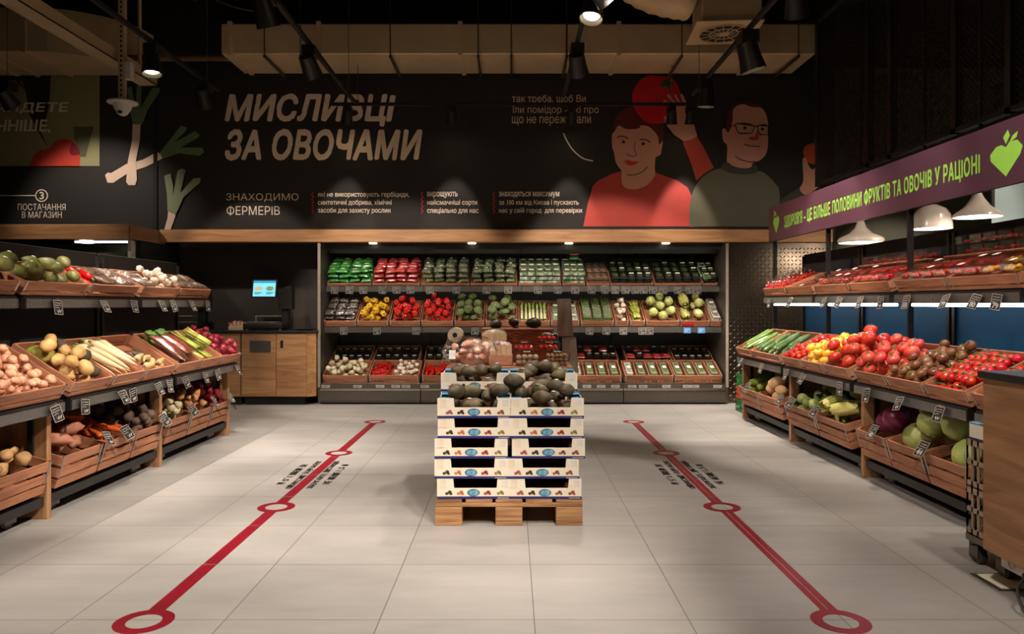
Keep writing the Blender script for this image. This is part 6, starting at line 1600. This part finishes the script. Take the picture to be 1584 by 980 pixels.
# price cards along the case rails
FC = lambda x, y, z: frame((x, y, z), (1, 0, 0), (0, 0, 1))
rg = random.Random(9)
for px in (518, 541, 562, 592, 613, 635, 665, 706, 752, 786, 832, 863, 890, 915, 935, 952, 967, 982, 995, 1010, 1026, 1048, 1066, 1079):
    price_card(FC(wx(px, 9.14), 9.142, 1.418) @ R(rg.uniform(-.06, .06), 'Z') @ R(-.1, 'X'), 'small black chalk price card on the top rail of the refrigerated cases', rg.choice('abc'), 1.2, 'price cards on the top case rail')
for px in (532, 583, 644, 735, 912, 938, 964, 993, 1005):
    price_card(FC(wx(px, 9.05), 9.052, .915) @ R(rg.uniform(-.06, .06), 'Z') @ R(-.1, 'X'), 'small black chalk price card on the middle rail of the refrigerated cases', rg.choice('abc'), 1.15, 'price cards on the middle case rail')
BLUEC = plain('blue_price_card', (70, 130, 190), .5, noise_amt=.05)
for px in (1063, 1085):
    o = obj('price_card', MB().box(-.045, .045, -.07, 0, 0, .002), BLUEC, None, FC(wx(px, 9.05), 9.052, .915)); tag(o, 'light blue price card below the leaf lettuces', 'price tag', 'blue price cards')
    b = MB()
    for k in range(3): b.box(-.032, .03-.012*k, -.022-.016*k, -.018-.016*k, .002, .0026)
    obj('printed_lines', b, WHITEP, o)
for px in (504, 553, 588, 612, 628, 657, 908, 930, 952, 978, 995, 1031, 1063, 1075, 1110):
    o = obj('shelf_label', MB().box(-.05, .05, -.0, .034, 0, .002), plain('grey_white_label', (168, 164, 156), .4, noise_amt=.1), None, FC(wx(px, 8.88), 8.8825, .197)); tag(o, 'pale label holder on the front sill of the refrigerated cases', 'label', 'label holders on the case sill')
    obj('printed_lines', MB().box(-.04, .03, .020, .024, .002, .0026).box(-.04, .01, .010, .014, .002, .0026), CARDB, o)

# ================================================================== PALLET, CARTONS AND WHAT LIES ON THEM
PX0, PY0 = -.413, 4.02
d = empty('wooden_pallet', T(0, 4.62, 0), 'wooden pallet under the stack of white avocado cartons', 'pallet')
iv = T(0, -4.62, 0)
for (xa, xb_) in ((0, .145), (.327, .473), (.655, .80)):
    for (ya, yb_) in ((0, .10), (.55, .65), (1.1, 1.2)):
        obj('pallet_block', MB().box(PX0+xa, PX0+xb_, PY0+ya, PY0+yb_, .022, .10), PALLETW, d, iv, bevel=.003)
    obj('bottom_board', MB().box(PX0+xa, PX0+xb_-.0, PY0, PY0+1.2, 0, .0215), OAKY if 0 else PALLETW, d, iv, bevel=.002)
for ya in (0, .5275, 1.055): obj('stringer_board', MB().box(PX0, PX0+.8, PY0+ya, PY0+ya+.145, .1005, .122), PALLETW, d, iv, bevel=.002)
for i, (xa, wd) in enumerate(((0, .145), (.165, .145), (.3275, .145), (.49, .145), (.655, .145))): obj('top_board', MB().box(PX0+xa, PX0+xa+wd, PY0, PY0+1.2, .1225, .144), PALLETW, d, iv, bevel=.002)
KRAFT = plain('kraft_card_inside', (150, 104, 78), .85, noise_amt=.06)
NAVY = plain('navy_print', (40, 44, 110), .6); SKYB = plain('sky_blue_print', (60, 160, 214), .6)
EMB = plain('oval_emblem', (34, 112, 160), .5, rgb2=(140, 200, 220), scale=26, thresh=(.4, .6)); EMR = plain('emblem_rim', (30, 70, 110), .5)
CWd, CDp, CHt = .396, .297, .108
def carton_parts(pr):
    P = []
    w2 = CWd/2; t = .005
    # front and rear walls with a wide notch, side walls with a shallow one, floor
    b = MB()
    fw = [(-w2, 0), (w2, 0), (w2, CHt), (.13, CHt), (.125, .058), (-.105, .058), (-.11, CHt), (-w2, CHt)]
    XZ = Matrix(((1, 0, 0, 0), (0, 0, -1, 0), (0, 1, 0, 0), (0, 0, 0, 1)))
    def wallp(poly, Mx):
        # split concave outline into three convex pieces
        a, c, e = [poly[0], poly[1], (w2 if len(poly) else 0, .058), (-w2, .058)], None, None
        return None
    for yy in (0, CDp-t):
        Mx = T(0, yy+t, 0) @ XZ
        for q in ([(-w2, 0), (w2, 0), (w2, .058), (-w2, .058)], [(-w2, .0581), (-.105, .0581), (-.11, CHt), (-w2, CHt)], [(.125, .0581), (w2, .0581), (w2, CHt), (.13, CHt)]):
            b.prism(q, 0, t*.5, Mx, 1 if yy == 0 else 0); b.prism(q, t*.5+.0002, t, Mx, 0 if yy == 0 else 1)
    for sx in (-1, 1):
        x0, x1 = sorted((sx*w2, sx*(w2-t*.5))); x2, x3 = sorted((sx*(w2-t*.52), sx*(w2-t)))
        b.box(x0, x1, t, CDp-t, 0, CHt-.012, None, 0); b.box(x2, x3, t, CDp-t, 0, CHt-.012, None, 1)
    b.box(-w2+t, w2-t, t, CDp-t, 0, .006, None, 1)
    P.append(('tray', b.mesh('tray', [CREAM, KRAFT])))
    c = MB()
    for sx in (-1, 1):
        for ya, yb_ in ((.004, .075), (CDp-.075, CDp-.004)):
            x0, x1 = sorted((sx*(w2-.004), sx*(w2-.060))); c.box(x0, x1, ya, yb_, CHt-.008, CHt-.004)
    P.append(('corner_flap', c.mesh('corner_flap', SKYB)))
    Mx = XZ
    P.append(('navy_band', MB().box(-w2-.0006, w2+.0006, -.0010, -.0001, .0, .0125).mesh('navy_band', NAVY)))
    P.append(('emblem', MB().prism(ellipse(-.0, .033, .034, .019, 24), .0002, .0012, Mx).mesh('emblem', EMR)))
    P.append(('emblem_picture', MB().prism(ellipse(-.0, .033, .030, .016, 24), .0012, .0018, Mx).mesh('emblem_picture', EMB)))
    cols = [((90, 90, 36), (50, 46, 30)), ((206, 110, 70), (214, 140, 96)), ((150, 40, 40), (190, 90, 76)), ((70, 60, 40), (196, 180, 110))] if pr == 0 else [((166, 60, 66), (196, 120, 110)), ((56, 46, 36), (80, 66, 46)), ((96, 56, 40), (200, 130, 96)), ((176, 96, 70), (150, 70, 60))]
    for i, (xx, c2) in enumerate(zip((-.135, -.072, .074, .145), cols)):
        m1 = plain('fruit_print_%d%d' % (pr, i), c2[0], .6, rgb2=c2[1], scale=70, thresh=(.42, .58))
        q = MB()
        for (ox, oz, r) in ((-.010, -.003, .008), (.006, .004, .010), (.014, -.005, .006)): q.prism(ellipse(xx+ox, .031+oz, r*1.1, r, 12), .0002+.0004*(ox > 0), .0010+.0004*(ox > 0), Mx)
        P.append(('fruit_print', q.mesh('fruit_print', m1)))
    P.append(('white_sticker', MB().box(.155, .186, -.0012, -.0002, .066, .100).mesh('white_sticker', plain('white_sticker', (236, 232, 226), .5))))
    P.append(('side_flap', MB().box(-.186, -.150, -.0014, -.0002, .058, .104).mesh('side_flap', plain('carton_flap', (238, 224, 200), .7))))
    P.append(('blue_print_line', MB().box(.13, .19, -.0016, -.0011, .003, .006).mesh('blue_print_line', WHITEP)))
    return P
CP = [carton_parts(0), carton_parts(1)]
def carton(x, y, z, pr, label, group=None, yaw=0.0, rear=False):
    o = empty('avocado_carton', T(x, y, z) @ R(yaw, 'Z'), label, 'carton', group)
    for nm, me in CP[pr]:
        if rear and nm not in ('tray', 'corner_flap', 'navy_band'): continue
        link(nm, me, o)
    return o
Z0 = .1455; ST = .1092
fz = 4.02
offs_l = (.012, -.002, -.001, .016, .014); offs_r = (.009, -.005, .028, .020, .022)
nm_ = ('first', 'second', 'third', 'fourth')
prl = (0, 0, 0, 0, 1); prr = (1, 1, 1, 0, 0)
words_ = ('lowest', 'second from the pallet', 'third from the pallet', 'fourth from the pallet', 'open topmost')
for i in range(5):
    carton(PX0+.198+offs_l[i]-.002, fz+.0, Z0+ST*i, prl[i], '%s white avocado carton of the front stack on the turnip-case side' % words_[i], None, .006*(-1)**i)
    carton(PX0+.198+.400+offs_r[i]-.012, fz+.0, Z0+ST*i, prr[i], '%s white avocado carton of the front stack on the tomato-rack side' % words_[i], None, -.006*(-1)**i)
for r_ in range(1, 4):
    for i in range(6):
        yy = 4.02+.302*r_
        top = (i == 5 and r_ == 1)
        carton(PX0+.200, yy, Z0+ST*i, i % 2, 'raised white avocado carton in the second row, turnip-case side' if top else 'white avocado carton hidden in the rear rows of the stack', None if top else 'cartons hidden in the rear rows', 0, not top)
        carton(PX0+.600, yy, Z0+ST*i, (i+1) % 2, 'raised white avocado carton in the second row, tomato-rack side' if top else 'white avocado carton hidden in the rear rows of the stack', None if top else 'cartons hidden in the rear rows', 0, not top)
# avocados in the four open cartons
ZT = Z0+ST*4
ML = T(PX0, 4.02, ZT)
for (x0, lab, sd, n) in ((.02, 'dark green avocado in the front open carton on the turnip-case side', 91, 8), (.425, 'dark green avocado in the front open carton on the tomato-rack side', 92, 10)):
    P = pack('dark_avocado', ML, .355, .262, n, lab, 'avocado', lab.replace('dark green avocado', 'avocados'), floor=.010, x0=x0+.006, y0=.016, seed=sd, slope_bias=-.05)
P = pack('dark_avocado', ML, .44, .25, 6, 'dark green avocado heaped over the seam of the two front cartons', 'avocado', 'avocados over the carton seam', floor=.105, x0=.26, y0=.04, seed=93, slope_bias=-.25, hmax=.19)
ML = T(PX0, 4.322, Z0+ST*5)
for (x0, lab, sd, n) in ((.02, 'dark green avocado in the second-row carton on the turnip-case side', 94, 6), (.425, 'dark green avocado in the second-row carton on the tomato-rack side', 95, 9)):
    P = pack('dark_avocado', ML, .35, .26, n, lab, 'avocado', lab.replace('dark green avocado', 'avocados'), floor=.010, x0=x0, y0=.015, seed=sd, slope_bias=-.05)
# goods displayed on the rear cartons: a card sheet, then punnets, bags, a basket
ZR = Z0+ST*6
o = obj('card_sheet', MB().box(PX0+.005, PX0+.795, 4.63, 5.215, ZR+.0005, ZR+.006), KRAFT); tag(o, 'brown card sheet over the rear cartons of the stack', 'card sheet')
zb = ZR+.0065
def X4(px, y): return wx(px, y)
pk('potato_bag', [('shallot_bag', M_(pillow(.36, .22, .17, 2.2, .10, 24, 14), 'shallot_bag', CLEAR)), ('paper_label', M_(MB().box(-.02, .02, -.001, .0, -.03, .03), 'paper_label', plain('white_sticker', (236, 232, 226), .5), False))])
PK['potato_bag'][1][1].transform(T(-.11, -.098, -.02) @ R(-.4, 'X'))
o = put_pack('potato_bag', 'shallot_bag', T(X4(728, 4.76), 4.76, zb+.095), 'large clear bag of pinkish shallots with a white label on the carton stack', 'bag')
pack('shallot', T(X4(728, 4.76)-.14, 4.70, zb), .28, .13, 17, 'pinkish shallot inside the large clear bag on the carton stack', 'shallot', 'shallots in the clear bag', x0=0, y0=0, floor=.03, seed=96, scale=1.15, mode='roll')
VEN = plain('wood_veneer', (222, 184, 144), .6, noise_amt=.08, stretch=(1, 1, 8))
def veneer_punnet(x, y, z, w_, label, content):
    o = empty('veneer_punnet', T(x, y, z), label, 'punnet')
    b = MB().box(-w_/2, w_/2, -.06, .06, 0, .004)
    n = 4
    for i in range(n):
        for yy in (-.063, .060): b.box(-w_/2+w_*i/n+.001, -w_/2+w_*(i+1)/n-.001, yy, yy+.003, 0, .062)
    for xx in (-w_/2, w_/2-.003): b.box(xx, xx+.003, -.06, .06, 0, .062)
    obj('veneer_slats', b, VEN, o)
    obj('filling', lumpy(w_*.46, .055, .030, .3, 4, 2.0, 18, 10), content, o, T(0, 0, .056), smooth=True)
    obj('film_wrap', MB().ell((0, 0, .062), (w_*.5, .062, .034), 16, 10), BAGF, o, smooth=True)
    return o
RAD = plain('radicchio_mix', (150, 50, 62), .45, rgb2=(222, 190, 180), scale=34, thresh=(.42, .58)); PAL = plain('pale_mix', (206, 190, 150), .5, rgb2=(180, 170, 110), scale=34)
veneer_punnet(X4(733, 4.97), 5.02, zb+.075, .15, 'veneer punnet of red radicchio behind the shallot bag', RAD)
veneer_punnet(X4(775, 4.82), 4.80, zb+.068, .14, 'veneer punnet standing on the tray beside the shallot bag', RAD)
veneer_punnet(X4(765, 4.93), 4.93, zb+.137, .16, 'topmost veneer punnet in front of the wicker basket', PAL)
for (x, y, w_, h_, lab) in ((731, 5.02, .16, .074, 'low brown box under the radicchio punnet'), (775, 4.82, .15, .067, 'brown packet of thin roots under the veneer punnet'), (765, 4.93, .17, .136, 'tall brown box under the topmost veneer punnet')):
    o = obj('card_box', MB().box(-w_/2, w_/2, -.065, .065, 0, h_), plain('brown_packet', (176, 118, 92), .5, rgb2=(206, 150, 124), scale=12, stretch=(1, 8, 8)), None, T(X4(x, y), y if x != 775 else 4.80, zb), bevel=.004); tag(o, lab, 'box')
put_pack('green_bag0', 'vegetable_bag', T(X4(742, 5.17), 5.13, zb+.045) @ R(.3, 'Z') @ Matrix.Scale(.9, 4), 'small bag of green limes behind the shallot bag', 'bag')
for (key, px, y, z, lab, nm) in (('mush_punnet', 815, 4.72, 0, 'clear box of grey oyster mushrooms on the carton stack', 'mushroom_punnet'), ('nut_punnet', 862, 4.72, 0, 'clear box of walnuts on the carton stack', 'nut_punnet'), ('cherry_box', 811, 4.78, .0925, 'clear box of cherry tomatoes on the mushroom box', 'tomato_punnet'), ('cherry_box', 849, 4.80, .0925, 'clear box of cherry tomatoes on the walnut box', 'tomato_punnet'), ('cherry_box', 846, 4.84, .149, 'topmost clear box of cherry tomatoes beside the bag holder', 'tomato_punnet')):
    put_pack(key, nm, T(X4(px, y), y, zb+z), lab, 'punnet')
# wicker basket with black avocados
bx_, by_ = X4(800, 5.08), 5.09
o = empty('wicker_basket', T(bx_, by_, zb), 'reddish wicker basket of black avocados on top of the stack', 'basket')
b = MB(); bw, bd = .235, .085
for k_ in range(13):
    z = .085+.0105*k_; pts = []
    for i in range(73):
        a = 2*pi*i/72; ph = .004*cos(18*a+pi*k_)
        sx, sy = cos(a), sin(a); m_ = max(abs(sx), abs(sy))
        q = (abs(sx)**6+abs(sy)**6)**(1/6)
        e = 1+.0025*k_*.5
        pts.append(((bw*e+ph)*sx/q, (bd*e+ph)*sy/q, z))
    b.tube(pts, .0055, 5)
obj('woven_side', b, plain('wicker_cane', (132, 66, 40), .55, rgb2=(164, 90, 56), scale=20), o)
b = MB()
for i in range(36):
    a = 2*pi*i/36; q = (abs(cos(a))**6+abs(sin(a))**6)**(1/6); b.tube([(bw*cos(a)/q, bd*sin(a)/q, .0), (bw*1.015*cos(a)/q, bd*1.015*sin(a)/q, .218)], .0035, 5)
obj('upright_cane', b, plain('wicker_cane', (132, 66, 40)), o)
obj('basket_floor', MB().box(-bw*.94, bw*.94, -bd*.9, bd*.9, .0, .16), plain('wicker_cane', (132, 66, 40)), o)
pts = []
for i in range(73):
    a = 2*pi*i/72; q = (abs(cos(a))**6+abs(sin(a))**6)**(1/6); pts.append((bw*1.02*cos(a)/q, bd*1.02*sin(a)/q, .222))
obj('basket_rim', MB().tube(pts, .009, 6), plain('wicker_cane', (132, 66, 40)), o, smooth=True)
pack('black_avocado', T(bx_-.21, by_-.07, zb+.165), .42, .14, 11, 'black avocado in the wicker basket', 'avocado', 'black avocados in the basket', x0=0, y0=0, floor=.0, seed=97)
# roll of bags on its stand
o = empty('bag_roll', T(X4(712, 4.93), 5.0, zb), 'roll of clear produce bags on a stand at the side of the carton stack', 'bag roll')
Mx = T(-.03, -.02, .19) @ R(pi/2, 'X')
obj('roll', MB().lathe([(.018, -.13), (.047, -.13), (.047, .05), (.018, .05)], 28), plain('pale_bag_roll', (190, 174, 150), .4, noise_amt=.1, stretch=(1, 1, 30)), o, Mx @ R(pi, 'X'), smooth=True, angle=30)
obj('roll_core', MB().lathe([(.016, -.132), (.016, .06)], 14), BLACK, o, Mx @ R(pi, 'X'))
obj('roll_stand', MB().box(-.04, -.02, .06, .08, 0, .19).box(-.08, .04, .03, .11, 0, .008), BLACK, o)
b = MB(); rows = [[(-.075-.05*t+.004*sin(9*t), -.15+.16*s, .20-.20*t+.004*sin(5*s+6*t)) for s in [q/6 for q in range(7)]] for t in [q/10 for q in range(11)]]
b.grid(rows, False, False); obj('hanging_bag', b, film('pale_bag_film', (.9, .86, .8), .30, .25, .5, 18), o, smooth=True)
# post with two packs of torn-off bags
o = empty('bag_stand', T(X4(872, 5.15), 5.17, zb), 'black post holding two packs of grey plastic bags on the carton stack', 'bag holder')
obj('post', MB().box(-.032, -.022, -.005, .005, 0, .44), BLACK, o)
obj('hook_bar', MB().box(-.034, .07, -.012, -.004, .40, .412).box(-.034, .09, -.022, -.004, .13, .142), BLACK, o)
GB = plain('grey_bag_plastic', (168, 150, 138), .3, noise_amt=.1, scale=9, stretch=(9, 1, 1), bump=.5, bscale=30)
def bagpack(x0, x1, z0, z1, ytop):
    b = MB()
    for l in range(6):
        rows = [[(x0+(x1-x0)*s*(1-.15*(1-t))+.008*l*0, ytop-.004*l-.012*sin(3.1*t)+.006*sin(s*9+l+3*t), z1-(z1-z0)*t-.004*l) for s in [q/8 for q in range(9)]] for t in [q/8 for q in range(9)]]
        b.grid(rows, False, False)
    return b
obj('bag_sheaf', bagpack(-.045, .065, .19, .43, -.02), GB, o, smooth=True)
obj('bag_sheaf', bagpack(-.012, .10, -.07, .165, -.035), GB, o, smooth=True)

# ================================================================== NEAR COUNTER AND WHAT STANDS BEHIND IT
d = empty('checkout_counter', T(2.5, 2.3, 0), 'large oak counter with a black top cut by the picture edge', 'counter')
iv = T(-2.5, -2.3, 0)
obj('counter_body', MB().box(2.025, 2.95, 1.2, 3.185, .15, .882), OAKY, d, iv, bevel=.002)
obj('counter_top', MB().box(2.01, 2.97, 1.19, 3.20, .8825, .914), BLACK, d, iv, bevel=.003)
obj('plinth', MB().box(2.36, 2.9, 1.3, 3.10, 0, .149), BLACKW, d, iv)
o = empty('power_strip', T(2.10, 2.88, .105), 'cream power strip with sockets hanging under the oak counter', 'power strip')
obj('strip_body', MB().box(-.022, .022, -.27, .27, -.018, .0445), WHITEP, o, bevel=.005)
for i in range(5):
    obj('socket', MB().lathe([(.020, 0), (.020, .002), (.016, .002), (.015, -.006)], 18), plain('socket_grey', (196, 186, 172), .4), o, T(-.0225, -.2+.1*i, .013) @ R(-pi/2, 'Y'))
obj('plug', MB().box(-.075, -.025, .03, .07, -.01, .03), BLACK, o, bevel=.008)
obj('power_cord', MB().tube(smooth_line([(-.075, .05, .01), (-.12, .02, -.03), (-.13, -.06, -.094), (-.06, -.12, -.098), (.05, -.16, -.097), (.12, -.26, -.097)], 6), .006, 7), BLACK, o, smooth=True)
o = empty('floor_outlet', T(2.14, 3.20, 0), 'open square floor outlet cover beside the oak counter', 'floor outlet')
obj('outlet_rim', MB().box(-.10, .14, -.10, .10, .0005, .004), GREYM, o, bevel=.001)
obj('outlet_cover', MB().box(-.08, .12, -.085, .085, .0042, .006), CREAM, o)
# trolley of grey crates with a carton on top
o = empty('crate_trolley', T(2.25, 3.35, 0), 'wheeled trolley partly hidden by the oak counter', 'trolley')
obj('trolley_deck', MB().box(-.115, .115, -.135, .135, .10, .13), GREYM, o)
for sx in (-.08, .08):
    for sy in (-.08, .11): caster(o, sx, sy)
PLG = plain('grey_plastic_crate', (170, 150, 130), .5, noise_amt=.05)
def plastic_crate(x, y, z, w_, d_, h_, label, mat=PLG, tilt=None):
    o = empty('plastic_crate', T(x, y, z), label, 'crate')
    b = MB().box(-w_/2, w_/2, -d_/2, d_/2, 0, .006)
    for (za, zb_) in ((0, .03), (h_*.48, h_*.58), (h_-.03, h_)):
        b.box(-w_/2, w_/2, -d_/2, -d_/2+.006, za, zb_).box(-w_/2, w_/2, d_/2-.006, d_/2, za, zb_).box(-w_/2, -w_/2+.006, -d_/2, d_/2, za, zb_).box(w_/2-.006, w_/2, -d_/2, d_/2, za, zb_)
    for i in range(7):
        x_ = -w_/2+w_*i/6; 
        for yy in (-d_/2, d_/2-.006): b.box(max(-w_/2, x_-.006), min(w_/2, x_+.006), yy, yy+.006, 0, h_)
        y_ = -d_/2+d_*i/6
        for xx in (-w_/2, w_/2-.006): b.box(xx, xx+.006, max(-d_/2, y_-.006), min(d_/2, y_+.006), 0, h_)
    obj('crate_lattice', b, mat, o)
    obj('handle_frame', MB().box(-.06, .06, -d_/2-.008, -d_/2, h_*.58, h_*.9), mat, o)
    return o
plastic_crate(2.25, 3.35, .1305, .23, .26, .22, 'lower grey plastic crate on the trolley beside the counter')
plastic_crate(2.25, 3.35, .351, .23, .26, .22, 'upper grey plastic crate on the trolley beside the counter')
cc = carton(2.25, 3.25, .573, 0, 'white carton on top of the grey crates beside the oak counter')
cc.scale = (.58, .70, .75)
q = MB()
for (oy, oz, r) in ((.06, .032, .012), (.075, .040, .014), (.088, .030, .011)): q.box(-CWd/2-.0012, -CWd/2-.0003, oy-r, oy+r, oz-r*.8, oz+r*.8)
obj('fruit_print', q, MATS['fruit_print_11'] if 'fruit_print_11' in MATS else NAVY, cc)
obj('navy_band', MB().box(-CWd/2-.0012, -CWd/2-.0003, 0, CDp, 0, .014), NAVY, cc)
tag(obj('paper_stack', MB().box(2.30, 2.6, 2.3, 3.1, .9055, .93), plain('printed_magazine', (190, 170, 160), .4, rgb2=(150, 40, 50), scale=5, thresh=(.55, .6)), bevel=.001), 'flat printed folder lying on the black counter top', 'folder')
# orange and green crates on the floor beyond the cucumber rack
plastic_crate(2.72, 8.25, .0, .36, .30, .14, 'green plastic crate on the floor beyond the cucumber rack', plain('green_plastic', (30, 120, 60), .45))
plastic_crate(2.72, 8.25, .141, .36, .30, .14, 'orange plastic crate stacked on the green one', plain('orange_plastic', (214, 84, 40), .45))
plastic_crate(2.72, 8.25, .282, .36, .30, .14, 'upper green plastic crate stacked on the orange one', plain('green_plastic', (30, 120, 60), .45))

# ================================================================== FLOOR STICKERS
STK = plain('red_floor_sticker', (146, 18, 40), .32, rgb2=(126, 18, 34), scale=5)
INK = plain('black_floor_ink', (40, 36, 34), .5)
def ring(x, y, ro, ri, b, z0, z1, n=36):
    for i in range(n):
        a0, a1 = 2*pi*i/n, 2*pi*(i+1)/n
        b.prism([(x+ri*cos(a0), y+ri*sin(a0)), (x+ro*cos(a0), y+ro*sin(a0)), (x+ro*cos(a1), y+ro*sin(a1)), (x+ri*cos(a1), y+ri*sin(a1))], z0, z1)
def queue_line(x, label, seam):
    o = empty('distance_sticker', T(x, 5.2, 0), label, 'floor sticker')
    iv = T(-x, -5.2, 0)
    ys = [2.805, 4.385, 5.975, 7.56]
    for y in ys:
        b = MB(); ring(x, y, .108, .064, b, .0004, .0012); obj('red_ring', b, STK, o, iv)
    for a, b_ in zip(ys, ys[1:]):
        q = MB(); c = (a+b_)/2
        for (xa, xb_) in (((-.033, -.004), (.0, .033)) if seam else ((-.033, .033),)):
            y = a+.103
            for j in [2.82+.6*k for k in range(9)]:      # cut along the tile joints
                if y < j < b_-.103: q.box(x+xa, x+xb_, y, j-.004, .0004, .0010); y = j+.004
            q.box(x+xa, x+xb_, y, b_-.103, .0004, .0010)
        obj('red_stripe', q, STK, o, iv)
    yc = 5.24
    for (side, l1, l2) in ((1, 'ЗБЕРІГАЙТЕ ДИСТАНЦІЮ', 'НЕ МЕНШЕ 1,5 М'), (-1, 'ЗБЕРІГАЙТЕ ДИСТАНЦІЮ', 'НЕ МЕНШЕ 1,5 М')):
        # two lines along each side of the stripe, read from that side
        for k_, (ln, h_) in enumerate(((l1, .42), (l2, .30))):
            Mx = iv @ frame((x+side*(.062+.085*k_), yc, .0006), (0, -side if False else side, 0), (-side, 0, 0))
            wd = ln.split(' '); tot = sum(len(q) for q in wd)+len(wd)-1; p_ = -h_
            for q in wd:
                text_on('floor_lettering', q, Mx, p_, -.03, p_+2*h_*len(q)/tot, .02, INK, o, bold=.01); p_ += 2*h_*(len(q)+1)/tot
queue_line(-1.39, 'red distance line with four rings on the floor beside the potato racks', False)
queue_line(1.246, 'red distance line with four rings along a tile joint on the tomato side', True)
